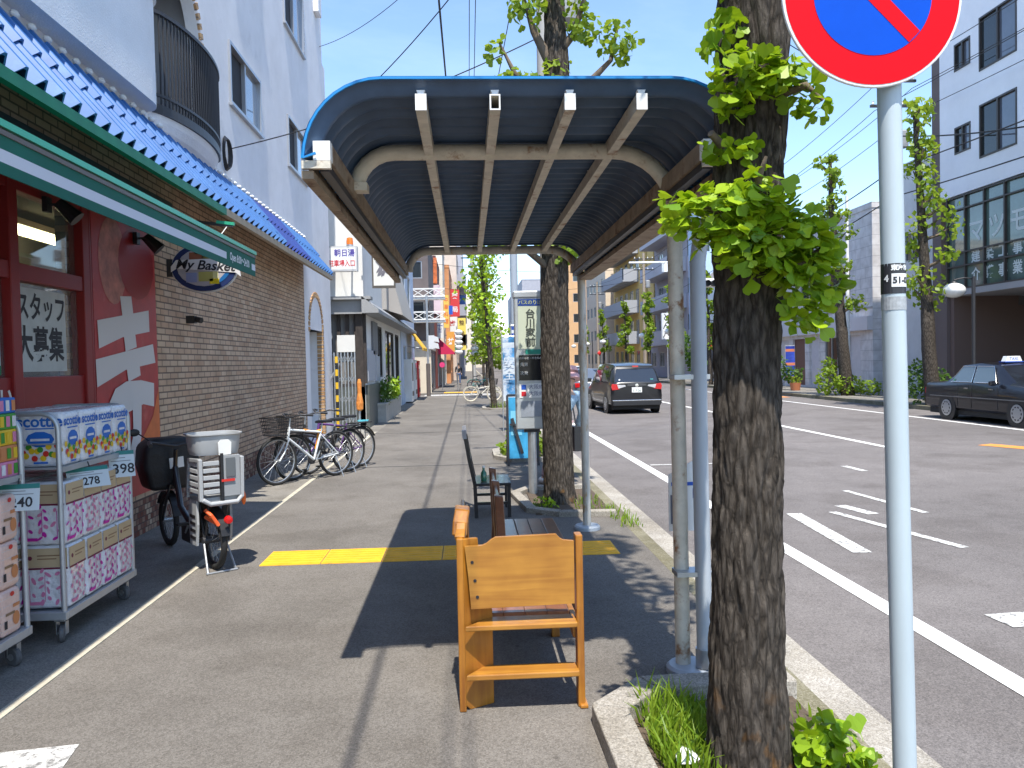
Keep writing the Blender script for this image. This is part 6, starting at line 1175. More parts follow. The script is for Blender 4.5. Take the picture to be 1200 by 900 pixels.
wire('overhead_cable', 'thin cable crossing the sky left of the thick one', (-3.4, 19.6, 9.4), (1.2, 11.6, 9.2), 0.007, 0.5)
wire('overhead_cable', 'cable rising steeply behind the upper branches of the second tree', (1.22, 11.6, 9.2), (0.35, 30, 8.0), 0.01, 0.3)
wire('overhead_cable', 'cable crossing from the concrete pole to the pole by the white tower', (1.3, 11.6, 9.0), (15.6, 28.2, 11.2), 0.012, 0.6)
for k in range(6):
    z = (11.4, 11.3, 10.5, 10.4, 8.4, 7.4)[k]; x = 15.6 + (-0.7, 0.7, -0.7, 0.7, 0, 0)[k]
    names = ('top outer', 'top inner', 'second outer', 'second inner', 'thick middle', 'lowest')
    wire('overhead_cable', '%s cable passing the white tower windows to the tall brown pole' % names[k], (x, -4, z + 0.2), (x, 28.2, z), 0.012 if k < 4 else 0.022, 0.5)
    wire('overhead_cable', '%s cable from the tall brown pole towards the white house pole' % names[k], (x, 28.2, z), (x - 0.6, 44.6, z - 1.2), 0.012 if k < 4 else 0.022, 0.4)
    if k % 2 == 0: wire('overhead_cable', '%s cable along the distant flats across the road' % names[k], (x - 0.6, 44.6, z - 1.2), (x - 0.6, 90, z - 1.2), 0.014, 0.9, 30)
wire('overhead_cable', 'thick dark cable drooping from the tall brown pole to the white tower corner', (15.6, 28.2, 9.6), (16.58, 12, 7.4), 0.025, 0.7)
wire('overhead_cable', 'crossing cable high over the far end of the left pavement', (-2.2, 52, 8.2), (14.9, 66, 9.4), 0.014, 0.5)
wire('overhead_cable', 'lower crossing cable over the far end of the left pavement', (-2.2, 56, 7.0), (14.9, 66, 8.4), 0.014, 0.6)
# vehicle signal on a long arm across the road
t = thing('traffic_signal', 'vehicle signal on a white arm by the white house across the road', 'traffic signal', (15.0, 41.5, 0.07)); b = MB(); b.cyl((0, 0, 0), (0, 0, 6.2), 0.1, STEEL); b.tube([(0, 0, 5.6), (-1.2, 0, 5.75), (-2.6, 0, 5.8)], 0.05, WHITE); b.obj('post', t)
b = MB(); b.bx(-2.9, -1.7, -0.12, 0.12, 5.35, 5.75, WHITE)
b.obj('signal_head', t, bevel=0.05)
for k in range(3): b = MB(); b.lathe([(0, 0), (0.15, 0), (0.17, 0.02), (0.165, 0.25), (0.15, 0.25), (0.15, 0.03), (0, 0.03)], (-2.66 + 0.36 * k, -0.121, 5.55), BLACK, 18, (PI / 2, 0, 0)); b.obj('visor', t)
# white arm with lights on the middle distance
t = thing('sign_arm', 'white horizontal arm with small fittings high before the mauve flats', 'sign', (15.2, 57.0, 0.07)); b = MB(); b.cyl((0, 0, 0), (0, 0, 9.2), 0.1, STEEL); b.tube([(0, 0, 8.6), (-3.4, 0, 8.6)], 0.07, WHITE); b.obj('post', t); b = MB(); b.bx(-1.0, -0.6, -0.15, 0.15, 7.9, 8.5, WHITE); b.bx(-0.3, 0.05, -0.15, 0.15, 8.05, 8.5, GREYP); b.obj('fitting', t)
t = thing('shop_sign', 'white vertical shop sign with dark characters before the ochre flats', 'sign', (15.3, 60.0, 0.07)); b = MB(); b.cyl((0, 0, 0), (0, 0, 5.2), 0.05, STEEL); b.bx(-0.45, 0.25, -0.15, 0.15, 3.1, 5.1, WHITE); [b.text(ch, 0.6, (-0.1, -0.153, 4.75 - i * 0.65), X_, Z_, INK, bold=0.01) for i, ch in enumerate('とん八')]; b.obj('panel', t)
for (x, y, lab) in ((15.2, 90.0, 'red round sign low among the distant far side trees'), (15.8, 49.6, 'red lantern sign under the round dark bush')): t = thing('red_sign', lab, 'sign', (x, y, 0.07)); b = MB(); b.cyl((0, 0, 0), (0, 0, 2.6), 0.04, STEEL); b.ball((-0.2, 0, 2.4), (0.25, 0.2, 0.3), mat('signal_red', (0.7, 0.03, 0.03), 0.5), 16, 10); b.obj('panel', t, smooth=50)
# ------------------------------------------------------------------ roll cages with paper goods in front of the store
CAGE = mat('cage_steel', (0.46, 0.48, 0.50), 0.4, 0.5, var=0.08, scale=10)
CASTG = mat('caster_grey', (0.10, 0.10, 0.105), 0.6)
def cage(label, x0, x1, y0, y1, top, shelf):
    t = thing('roll_cage', label, 'roll cage', ((x0 + x1) / 2, (y0 + y1) / 2, 0))
    b = MB()
    b.bx(x0, x1, y0, y0 + 0.04, 0.155, 0.205, CAGE); b.bx(x0, x1, y1 - 0.04, y1, 0.155, 0.205, CAGE); b.bx(x0, x0 + 0.04, y0 + 0.04, y1 - 0.04, 0.155, 0.205, CAGE); b.bx(x1 - 0.04, x1, y0 + 0.04, y1 - 0.04, 0.155, 0.205, CAGE)
    b.bx(x0 + 0.04, x1 - 0.04, y0 + 0.04, y1 - 0.04, 0.185, 0.195, CAGE); b.obj('base', t, world=True, bevel=0.004)
    for y in (y0 + 0.02, y1 - 0.02):
        b = MB(); r = 0.10
        P = [(x1 - 0.02, y, 0.2), (x1 - 0.02, y, top - r)] + [(x1 - 0.02 - r + r * math.cos(a), y, top - r + r * math.sin(a)) for a in np.linspace(0, PI / 2, 6)[1:]] + [(x0 + 0.02 + r - r * math.sin(a), y, top - r + r * math.cos(a)) for a in np.linspace(0, PI / 2, 6)] + [(x0 + 0.02, y, 0.2)]
        b.tube(P, 0.016, CAGE, 10)
        for z in ((shelf + 0.15,) if y < (y0 + y1) / 2 else (shelf + 0.12, 0.6)): b.tube([(x0 + 0.03, y, z), (x1 - 0.03, y, z)], 0.006, CAGE, 6)
        for k in range(1, 4): b.tube([(x0 + (x1 - x0) * k / 4, y + 0.004, 0.2), (x0 + (x1 - x0) * k / 4, y + 0.004, top - 0.02)], 0.004, CAGE, 6) if y > (y0 + y1) / 2 else None
        b.obj('end_hoop', t, smooth=50, world=True)
    b = MB(); b.bx(x0 + 0.03, x1 - 0.03, y0 + 0.04, y1 - 0.04, shelf - 0.012, shelf, CAGE); b.bx(x1 - 0.032, x1 - 0.008, y0 + 0.04, y1 - 0.04, shelf - 0.03, shelf + 0.004, CAGE); b.bx(x0 + 0.008, x0 + 0.03, y0 + 0.04, y1 - 0.04, shelf - 0.03, shelf + 0.004, CAGE); b.obj('shelf', t, world=True)
    b = MB()
    for z in (0.5, 0.8, shelf, top - 0.25): b.tube([(x0 + 0.02, y0, z), (x0 + 0.02, y1, z)], 0.006, CAGE, 6)
    b.obj('back_rails', t, world=True)
    for i, (x, y) in enumerate(((x0 + 0.07, y0 + 0.08), (x1 - 0.07, y0 + 0.08), (x0 + 0.07, y1 - 0.08), (x1 - 0.07, y1 - 0.08))):
        c = MB(); c.lathe([(0.0, -0.018), (0.045, -0.018), (0.056, -0.01), (0.056, 0.01), (0.045, 0.018), (0, 0.018)], (x + 0.01, y - 0.02, 0.057), CASTG, 18, (0, PI / 2, 0.4 * i)); c.lathe([(0.0, -0.02), (0.02, -0.02), (0.02, 0.02), (0, 0.02)], (x + 0.01, y - 0.02, 0.057), STEEL, 12, (0, PI / 2, 0.4 * i))
        c.bx(x - 0.03, x + 0.03, y - 0.03, y + 0.03, 0.13, 0.154, STEEL); c.bx(x - 0.022, x - 0.017, y - 0.03, y + 0.01, 0.05, 0.13, STEEL); c.bx(x + 0.033, x + 0.038, y - 0.03, y + 0.01, 0.05, 0.13, STEEL); c.obj('caster', t, world=True)
    return t
cage('roll cage of toilet paper with a full shelf of kitchen rolls', -3.16, -2.52, 5.03, 6.08, 1.44, 1.10)
cage('roll cage of peach tissue packs at the near end of the shopfront', -3.28, -2.60, 3.78, 4.80, 1.44, 1.10)
FILM = mat('white_film', (0.72, 0.73, 0.76), 0.2, var=0.05, scale=8, bump=0.8, bscale=18, coat=0.5)
def dots(b, o, u, v, items, m): 
    for ca, cb, r in items: b.ell(o, u, v, ca, cb, r, r * 1.05, m, 8)
cY, cR, cG, cBl, cM, cT, cDR, cPk = (mat('print_yellow', (0.75, 0.5, 0.02), 0.5), mat('print_red', (0.6, 0.03, 0.02), 0.5), mat('print_green', (0.05, 0.28, 0.03), 0.5), mat('print_blue', (0.015, 0.14, 0.52), 0.5), mat('print_magenta', (0.55, 0.02, 0.34), 0.5), mat('print_tan', (0.52, 0.40, 0.24), 0.5), mat('print_maroon', (0.16, 0.02, 0.05), 0.5), mat('print_pink', (0.66, 0.22, 0.38), 0.5))
cO, cPe = mat('print_orange', (0.58, 0.22, 0.08), 0.5), mat('peach_film', (0.72, 0.50, 0.42), 0.3, var=0.08, scale=60, coat=0.2)
def goods(kind, seed=0):
    g = random.Random(seed); b = MB()
    if kind == 'kitchen': w, d, h = 0.285, 0.235, 0.345; b.box((0, 0, h / 2), (w, d, h), FILM); nm = 'kitchen_roll_pack'
    if kind == 'toilet': w, d, h = 0.29, 0.235, 0.40; b.box((0, 0, h / 2), (w, d, h), FILM); nm = 'toilet_paper_pack'
    if kind == 'tissue': w, d, h = 0.30, 0.19, 0.265; b.box((0, 0, h / 2), (w, d, h), cPe); nm = 'tissue_pack'
    if kind == 'rainbow': w, d, h = 0.28, 0.30, 0.09; nm = 'paper_towel_pack'; b.box((0, 0, h / 2), (w, d, h), [cPk, cO, cY, cG, cBl][seed % 5])
    pr = MB()
    for (o, u, L) in (((0, -d / 2 - 0.002, 0), X_, w), ((w / 2 + 0.002, 0, 0), Y_, d)):
        def R_(a0, a1, z0, z1, m, k=0.0): 
            oo = np.array(o) + np.array((0, -k, 0) if u is X_ else (k, 0, 0)); pr.rect(oo, u, Z_, a0, a1, z0, z1, m)
        def E_(a, z, ra, rb, m, k=0.0):
            oo = np.array(o) + np.array((0, -k, 0) if u is X_ else (k, 0, 0)); pr.ell(oo, u, Z_, a, z, ra, rb, m, 10)
        if kind == 'kitchen':
            pr.text('scottie', 0.088 * L / 0.26, o, u, Z_, cBl, bold=0.0025) if False else pr.text('scottie', 0.092 * L / 0.26, np.array(o) + np.array((0, 0, 0.285)), u, Z_, cBl, bold=0.0025)
            E_(0, 0.175, L * 0.30, 0.05, cBl); R_(-L * .2, L * .2, 0.165, 0.18, FILM, 0.001); R_(-L * .3, L * .3, 0.238, 0.246, cBl)
            for k in range(15):
                a = -L * 0.42 + L * 0.84 * k / 14; E_(a, 0.085 + 0.035 * math.cos(k * 1.9) + 0.05 * abs(a) / L, 0.019, 0.019, [cY, cR, cY, cG][k % 4], 0.001 + 0.0003 * k)
            R_(-L * 0.15, L * 0.15, 0.022, 0.034, cBl)
        if kind == 'toilet':
            R_(-L / 2 + .008, L / 2 - .008, 0.265, 0.385, cT); R_(-L / 2 + .006, L / 2 - .006, 0.252, 0.264, cDR, 0.0005); E_(-L * 0.3, 0.325, 0.014, 0.014, cDR, 0.0006); R_(-L * 0.15, L * 0.4, 0.335, 0.343, mat('print_brown', (0.25, 0.15, 0.08), 0.5), 0.0006); R_(-L * 0.15, L * 0.25, 0.315, 0.322, MATS['print_brown'], 0.0006)
            mm = cM if seed % 3 else cPk
            for i in range(3):
                a0 = -L * 0.32 + L * 0.32 * i
                for k in range(9 if i == 1 else 5):
                    za = 0.045 + k * (0.025 if i == 1 else 0.045); an = g.uniform(0.2, 1.1) * (1 if k % 2 else -1) + PI / 2; oo = np.array(o) + np.array(u) * (a0 + 0.018 * ((k % 2) * 2 - 1) + g.uniform(-.008, .008)) + np.array((0, 0, za)) + (np.array((0, -1, 0)) if u is X_ else np.array((1, 0, 0))) * (0.0007 + 0.0003 * k)
                    pr.ell(oo, np.array(u) * math.cos(an) + np.array(Z_) * math.sin(an), -np.array(u) * math.sin(an) + np.array(Z_) * math.cos(an), 0, 0, g.uniform(0.012, 0.027), g.uniform(0.006, 0.013), mm if g.random() < 0.8 else cPk, 8)
                R_(a0 - 0.002, a0 + 0.002, 0.05, 0.22, mm, 0.0035)
            R_(-L * 0.4, -L * 0.1, 0.03, 0.05, mm, 0.004)
        if kind == 'tissue':
            for k in range(1, 6): R_(-L / 2 + .004, L / 2 - .004, h * k / 6 - 0.001, h * k / 6 + 0.001, FILM)
            E_(L * 0.16, 0.09, 0.034, 0.04, cO, 0.0006); R_(L * .02, L * .36, 0.155, 0.175, cO, 0.0006); R_(-L * .42, -L * .28, 0.05, 0.095, INK, 0.0006); R_(-L * .35, L * .1, 0.12, 0.135, MATS.get('print_brown') or cDR, 0.0006); E_(0, 0.235, 0.02, 0.014, cR, 0.0006)
        if kind == 'rainbow':
            for k in range(5): R_(-L / 2 + L * k / 5 + .01, -L / 2 + L * (k + 1) / 5 - .012, 0.015, 0.075, [cY, cPk, FILM, cO, cG][(k + seed) % 5], 0.0006); 
    t = b.obj(nm, bevel=0.032 if kind != 'rainbow' else 0.01, seg=3)
    o = pr.obj('print', t)
    return t
def stock(kind, spots, labelf, group, nvar=3):
    protos = [goods(kind, s) for s in range(nvar)]; used = set(); catn = {'kitchen': 'kitchen rolls', 'toilet': 'toilet paper', 'tissue': 'tissues', 'rainbow': 'paper towels'}[kind]
    for i, (x, y, z) in enumerate(spots):
        v = i % nvar
        o = protos[v] if v not in used else dup(protos[v], (x, y, z)); used.add(v)
        o.location = (x, y, z); o.rotation_euler = (0, 0, R(rnd.uniform(-2, 2))); tag(o, labelf(i), catn, group)
kx, ky = (-2.68, -2.98), (5.22, 5.46, 5.70, 5.94)
ordn = ['nearest the camera', 'second from the near end', 'third from the near end', 'at the far end']
stock('kitchen', [(x, y, 1.101) for x in kx for y in ky], lambda i: 'flowered kitchen roll pack, %s in the %s row' % (ordn[i % 4], ('outer', 'wall side')[i // 4]), 'kitchen roll packs on the cage shelf', 2)
stock('toilet', [(x, y, z) for z in (0.206, 0.608) for x in kx for y in ky], lambda i: 'flowered toilet paper pack, %s in the %s row, %s layer' % (ordn[i % 4], ('outer', 'wall side')[(i // 4) % 2], ('bottom', 'upper')[i // 8]), 'toilet paper packs in the roll cage', 3)
ty = (3.93, 4.13, 4.33, 4.53, 4.69)[:4]
stock('tissue', [(x, y + 0.02, z) for z in (0.206, 0.473, 0.74) for x in (-2.77, -3.08) for y in (4.02, 4.22, 4.42, 4.62)], lambda i: 'peach tissue pack, %s in the %s row, %s layer' % (ordn[i % 4], ('outer', 'wall side')[(i // 4) % 2], ('bottom', 'middle', 'top')[i // 8]), 'peach tissue packs in the near roll cage', 1)
stock('rainbow', [(x, y, 1.101 + 0.091 * k) for x in (-2.77, -3.07) for y in (4.35, 4.62) for k in range(5)], lambda i: 'bright paper towel pack, %s of the %s %s pile on the cage shelf' % (('lowest', 'second', 'middle', 'fourth', 'topmost')[i % 5], ('nearer', 'farther')[(i // 5) % 2], ('outer', 'wall side')[i // 10]), 'colourful paper towel packs', 5)
def pricetag(loc, rz, tilt, w, h, txt, lab, small='円'):
    t = thing('price_tag', lab, 'price tag', loc, rz); b = MB(); q = Matrix.Rotation(tilt, 3, 'X'); u = q @ Vector(X_); v = q @ Vector(Z_); nn = np.cross(u, v)
    b.prism([(-w / 2, 0), (w / 2, 0), (w / 2, h), (-w / 2, h)], (0, 0, 0), u, v, -nn * 0.003, mat('tag_grey', (0.55, 0.60, 0.62), 0.4))
    o = nn * 0.001; b.rect(o, u, v, -w / 2, w / 2, h - 0.028, h, mat('tag_green', (0.02, 0.18, 0.16), 0.5)); b.text(txt, h * 0.52, nn * 0.002 + np.array(v) * h * 0.30 + np.array(u) * w * 0.05, u, v, INK, bold=0.0015); b.text('本体', h * 0.15, nn * 0.002 + np.array(v) * h * 0.25 - np.array(u) * w * 0.36, u, v, INK)
    for k in range(2): b.rect(nn * 0.0015, u, v, -w * 0.42, w * (0.35 - 0.2 * k), h * (0.60 + 0.12 * k), h * (0.63 + 0.12 * k), MATS['grey_print'])
    b.obj('card', t); b = MB(); b.tube([(0, 0.01, h), (0, 0.03, h + 0.03)], 0.004, BLACK, 5); b.obj('clip', t)
pricetag((-2.60, 4.70, 0.90), R(12), R(-14), 0.21, 0.155, '240', 'price tag reading 240 hanging on the cage of peach tissues')
pricetag((-2.50, 5.36, 0.93), R(50), R(-20), 0.27, 0.14, '278', 'wide price tag reading 278 at the middle of the toilet paper cage shelf')
pricetag((-2.495, 5.84, 0.93), R(35), R(-14), 0.17, 0.19, '398', 'price tag reading 398 at the far end of the toilet paper cage shelf')

# ------------------------------------------------------------------ bicycles
def wheelpart(name, t, y, r, tyre_w, rimm, x=0.0, spokes=18, tyrem=None):
    b = MB(); n = 32
    b.tube([(x, y + (r - tyre_w) * math.cos(2 * PI * i / n), r + (r - tyre_w) * math.sin(2 * PI * i / n)) for i in range(n)], tyre_w, tyrem or RUBBER, 8, closed=True); w = b.obj(name, t, smooth=50)
    b = MB(); rr = r - tyre_w * 2
    b.tube([(x, y + rr * math.cos(2 * PI * i / n), r + rr * math.sin(2 * PI * i / n)) for i in range(n)], 0.009, rimm, 6, closed=True)
    for k in range(spokes):
        a = 2 * PI * k / spokes; s = 0.03 if k % 2 else -0.03
        b.tube([(x + s, y + 0.02 * math.cos(a + 1), r + 0.02 * math.sin(a + 1)), (x, y + rr * math.cos(a), r + rr * math.sin(a))], 0.0016, STEEL, 4)
    b.cyl((x - 0.05, y, r), (x + 0.05, y, r), 0.022, STEEL, n=10); b.obj('rim', w); return w
def fender(b, y, r, a0, a1, m, w=0.055):
    b_ = [(0, y + (r + 0.02) * math.cos(a), r + (r + 0.02) * math.sin(a)) for a in np.linspace(a0, a1, 14)]; b.tube(b_, 0, m, sq=(w, 0.006))
def bicycle(label, loc, rz, fm, r=0.335, basket=True, lock=True, rimm=STEEL, fend=False, lady=False, group=None, rack=False, wb=1.04, saddlem=BLACK, tyrem=None, steer=0.0):
    t = thing('bicycle', label, 'bicycle', loc, rz, group); yr, yf = 0.0, wb
    wheelpart('rear_wheel', t, yr, r, 0.023, rimm, tyrem=tyrem); wheelpart('front_wheel', t, yf, r, 0.023, rimm, tyrem=tyrem)
    bbk = (0, 0.43, r - 0.05); seat = (0, 0.27, 0.74); hd0, hd1 = (0, wb - 0.20, 0.66), (0, wb - 0.235, 0.82)
    b = MB(); b.tube([bbk, seat], 0.016, fm); b.tube([bbk, hd0], 0.02, fm)
    b.tube([(0, 0.33, 0.56), hd0] if lady else [(0, 0.285, 0.70), (0, wb - 0.225, 0.78)], 0.017, fm); b.tube([hd0, hd1], 0.02, fm)
    for s in (-0.055, 0.055): b.tube([(s * 0.5, 0.30, 0.66), (s, yr, r)], 0.009, fm, 6); b.tube([(s * 0.6, 0.42, r - 0.05), (s, yr, r)], 0.010, fm, 6)
    b.obj('frame', t, smooth=60)
    b = MB()
    for s in (-0.055, 0.055): b.tube([(s * 0.6, wb - 0.19, 0.63), (s, wb - 0.09, 0.46), (s, yf, r)], 0.012, fm, 7)
    b.tube([(-0.035, wb - 0.19, 0.64), (0.035, wb - 0.19, 0.64)], 0.016, fm); b.obj('fork', t, smooth=60)
    b = MB(); b.cyl(hd1, (0, wb - 0.25, 0.95), 0.012, STEEL); P = [(-0.29, wb - 0.42, 0.985), (-0.2, wb - 0.28, 1.0), (-0.06, wb - 0.22, 0.96), (0.06, wb - 0.22, 0.96), (0.2, wb - 0.28, 1.0), (0.29, wb - 0.42, 0.985)]; b.tube(P, 0.011, DARKM); 
    for s in (-1, 1): b.tube([(0.24 * s, wb - 0.34, 0.995), (0.295 * s, wb - 0.43, 0.983)], 0.017, BLACK); b.tube([(0.2 * s, wb - 0.27, 0.98), (0.26 * s, wb - 0.33, 0.96)], 0.005, STEEL, 5)
    b.obj('handlebar', t, smooth=60)
    b = MB(); b.cyl(seat, (0, 0.255, 0.84), 0.012, STEEL); b.prism([(-0.08, 0.12), (-0.065, 0.2), (-0.02, 0.30), (0, 0.40), (0.02, 0.30), (0.065, 0.2), (0.08, 0.12), (0, 0.09)], (0, 0, 0.835), X_, Y_, (0, 0, 0.045), saddlem); b.obj('saddle', t, bevel=0.012)
    b = MB(); b.lathe([(0, -0.004), (0.075, -0.004), (0.075, 0.004), (0, 0.004)], (0.05, 0.43, r - 0.05), DARKM, 20, (0, PI / 2, 0)); b.tube([(0.06, 0.43, r - 0.05), (0.07, 0.50, r - 0.2)], 0.010, STEEL, 6); b.tube([(-0.06, 0.43, r - 0.05), (-0.07, 0.36, r + 0.1)], 0.010, STEEL, 6); b.box((0.115, 0.50, r - 0.205), (0.09, 0.06, 0.02), BLACK); b.box((-0.115, 0.36, r + 0.105), (0.09, 0.06, 0.02), BLACK); b.tube([(0.05, 0.36, r - 0.02), (0.05, 0.02, r + 0.03)], 0.004, DARKM, 4); b.tube([(0.05, 0.4, r - 0.12), (0.05, 0.02, r - 0.03)], 0.004, DARKM, 4); b.obj('crank', t)
    b = MB(); b.tube([(-0.06, 0.06, r - 0.02), (-0.16, 0.0, 0.0)], 0.008, STEEL, 6); b.obj('kickstand', t)
    if basket:
        b = MB(); y0 = wb - 0.1; q = [(-0.16, y0), (0.16, y0), (0.16, y0 + 0.26), (-0.16, y0 + 0.26)]
        for k in range(6): z = 0.72 + 0.05 * k; e = 0.85 + 0.03 * k; b.tube([(x * e, y0 + (y - y0) * e, z) for x, y in q], 0.005 if k < 5 else 0.008, BLACK, 5, closed=True)
        for k in range(8):
            f = k / 8
            for (xa, ya), (xb, yb) in zip(q, q[1:] + q[:1]): x, y = xa + (xb - xa) * f, ya + (yb - ya) * f; b.tube([(x * 0.85, y0 + (y - y0) * 0.85, 0.72), (x, y, 0.97)], 0.003, BLACK, 4)
        b.bx(-0.13, 0.13, y0 + 0.01, y0 + 0.22, 0.715, 0.722, BLACK); b.obj('basket', t)
    if fend or lady:
        b = MB(); fender(b, 0, r, 0.1, 2.7, fm if lady else BLACK); fender(b, wb, r, 0.6, 2.6, fm if lady else BLACK); b.obj('mudguard', t)
    if rack:
        b = MB(); b.bx(-0.07, 0.07, -0.22, 0.2, 0.73, 0.745, BLACK); 
        for s in (-0.065, 0.065): b.tube([(s, -0.05, r), (s, -0.1, 0.73)], 0.006, BLACK, 5)
        b.obj('carrier', t)
    if lock:
        b = MB(); OR = mat('orange_lock', (0.75, 0.28, 0.01), 0.45); b.tube([(0.0, 0.29, 0.73), (0.03, 0.36, 0.71), (0.03, 0.45, 0.72), (0.0, 0.6, 0.755)], 0.02, OR); b.tube([(0.03, 0.30, 0.72), (0.035, 0.335, 0.55), (0.03, 0.37, 0.45)], 0.016, OR); b.ball((0.02, 0.27, 0.70), (0.035, 0.04, 0.035), OR, 8, 6); b.obj('cable_lock', t, smooth=60)
    return t
FW = mat('white_frame', (0.72, 0.75, 0.76), 0.3, coat=0.4); FB = mat('black_frame', (0.02, 0.02, 0.022), 0.3, coat=0.4); FP = mat('purple_frame', (0.12, 0.04, 0.2), 0.35, coat=0.3); FS = mat('silver_frame', (0.5, 0.52, 0.54), 0.3, 0.6); FG = mat('green_frame', (0.06, 0.35, 0.28), 0.4)
bicycle('white framed bicycle with an orange cable lock, nearest of those by the brick wall', (-2.06, 12.34, 0), R(141), FW, r=0.35, wb=1.1)
bicycle('black bicycle with a front basket parked second along the brick wall', (-1.93, 12.75, 0), R(140), FB, r=0.345, wb=1.08, lock=False, fend=True, lady=True, rack=True)
bicycle('dark purple framed bicycle farthest along the brick wall', (-1.83, 13.35, 0), R(139), FP, r=0.34, wb=1.06, lock=False, fend=True, basket=False, rack=True)
bicycle('cream city bicycle parked across the pavement by the slender tree', (0.10, 34.6, 0), R(-82), mat('cream_frame', (0.68, 0.64, 0.54), 0.4), lady=True, lock=False, rimm=mat('cream_rim', (0.7, 0.64, 0.5), 0.4), saddlem=mat('brown_saddle', (0.2, 0.1, 0.05), 0.5), tyrem=mat('cream_tyre', (0.62, 0.57, 0.46), 0.6))
bicycle('green bicycle standing by the far kerb behind the crossing', (0.25, 48.2, 0), R(-70), FG, lady=True, lock=False)
bicycle('silver bicycle beside the green one beyond the crossing', (0.5, 50.5, 0), R(-60), FS, lady=True, lock=False)
bicycle('dark bicycle leaning near the beige house front', (-2.5, 49.0, 0), R(80), FB, lady=True, lock=False, basket=False)
# electric bicycle with child seat
LGREY = mat('pale_grey_plastic', (0.40, 0.41, 0.42), 0.4); NYL = mat('black_nylon', (0.014, 0.014, 0.016), 0.6, bump=0.5, bscale=14)
t = thing('electric_bicycle', 'electric bicycle with a grey child seat and a black covered front basket', 'bicycle', (-2.17, 6.80, 0), R(37))
r = 0.255; wb = 1.22
wheelpart('rear_wheel', t, 0, r, 0.028, DARKM); wheelpart('front_wheel', t, wb, r, 0.028, DARKM)
b = MB(); b.tube([(0, 0.48, 0.26), (0, 0.30, 0.72)], 0.022, FB); b.tube([(0, 0.48, 0.25), (0, 0.85, 0.42), (0, wb - 0.24, 0.78)], 0.028, FB)
for s in (-0.06, 0.06): b.tube([(s, 0, r), (s * 0.7, 0.42, 0.24)], 0.012, FB); b.tube([(s, 0, r), (s * 0.5, 0.33, 0.6)], 0.010, FB)
b.obj('frame', t, smooth=60)
b = MB(); b.bx(-0.06, 0.06, 0.28, 0.42, 0.28, 0.58, BLACK); b.bx(-0.08, 0.08, 0.36, 0.62, 0.16, 0.32, BLACK); b.obj('battery', t, bevel=0.02)
b = MB()
for s in (-0.06, 0.06): b.tube([(s * 0.7, wb - 0.2, 0.62), (s, wb, r)], 0.013, FB)
b.cyl((0, wb - 0.2, 0.6), (0, wb - 0.28, 0.95), 0.02, FB); b.obj('fork', t, smooth=60)
b = MB(); b.tube([(-0.29, wb - 0.52, 1.02), (-0.26, wb - 0.36, 1.04), (0, wb - 0.28, 0.98), (0.26, wb - 0.36, 1.04), (0.29, wb - 0.52, 1.02)], 0.013, DARKM)
for s in (-1, 1): b.tube([(0.272 * s, wb - 0.42, 1.035), (0.292 * s, wb - 0.54, 1.02)], 0.02, BLACK)
b.cyl((-0.25, wb - 0.36, 1.05), (-0.33, wb - 0.30, 1.12), 0.006, BLACK); b.ball((-0.36, wb - 0.28, 1.13), (0.05, 0.015, 0.035), BLACK, 10, 6); b.obj('handlebar', t, smooth=60)
b = MB(); b.prism([(-0.09, 0.22), (-0.07, 0.32), (-0.02, 0.48), (0.02, 0.48), (0.07, 0.32), (0.09, 0.22), (0, 0.18)], (0, 0, 0.78), X_, Y_, (0, 0, 0.05), BLACK); b.cyl((0, 0.31, 0.7), (0, 0.31, 0.78), 0.014, STEEL); b.obj('saddle', t, bevel=0.015)
b = MB(); y0 = wb - 0.18
prf = [(-0.20, 0.56), (0.20, 0.56), (0.26, 0.80), (0.245, 0.98), (0.15, 1.045), (-0.15, 1.045), (-0.245, 0.98), (-0.26, 0.80)]
b.prism(prf, (0, y0, 0), X_, Z_, (0, 0.34, 0), NYL); b.obj('covered_basket', t, bevel=0.05, seg=3, smooth='all')
b = MB(); b.prism([(-0.03, 0.76), (0.10, 0.77), (0.095, 0.87), (-0.035, 0.86)], (0, y0 - 0.002, 0), X_, Z_, (0, -0.002, 0), PAPER); b.obj('basket_label', t)
b = MB(); b.bx(-0.08, 0.08, -0.24, 0.26, 0.575, 0.595, DARKM)
for s in (-0.08, 0.08): b.tube([(s, 0.0, r), (s, -0.12, 0.575)], 0.008, DARKM, 6); b.tube([(s, 0.0, r), (s, 0.15, 0.575)], 0.008, DARKM, 6)
b.obj('carrier', t)
cs = MB()
cs.bx(-0.15, 0.15, -0.20, 0.14, 0.60, 0.64, GREYP)
for s in (-1, 1):
    for k in range(5): cs.box((0.165 * s, -0.04, 0.69 + 0.055 * k), (0.022, 0.30 - 0.03 * k, 0.034), LGREY)
    cs.tube([(0.168 * s, -0.20, 0.62), (0.172 * s, -0.21, 0.96)], 0, LGREY, sq=(0.03, 0.04)); cs.tube([(0.168 * s, 0.12, 0.62), (0.17 * s, 0.06, 0.93)], 0, GREYP, sq=(0.025, 0.03)); cs.tube([(0.17 * s, -0.2, 0.95), (0.17 * s, 0.06, 0.94)], 0, GREYP, sq=(0.03, 0.03))
for k in range(5): cs.box((-0.085, -0.215, 0.69 + 0.058 * k), (0.13, 0.02, 0.036), LGREY)
cs.bx(0.0, 0.15, -0.23, -0.20, 0.64, 0.98, GREYP); cs.bx(0.03, 0.11, -0.238, -0.231, 0.80, 0.96, mat('seat_dark', (0.12, 0.13, 0.14), 0.4)); cs.tube([(-0.16, -0.22, 0.63), (-0.10, -0.23, 0.59), (0.12, -0.23, 0.59), (0.16, -0.22, 0.63)], 0.02, LGREY); cs.bx(-0.012, 0.012, -0.236, -0.2, 0.60, 1.0, BLACK)
c_ = cs.obj('child_seat', t, bevel=0.006); 
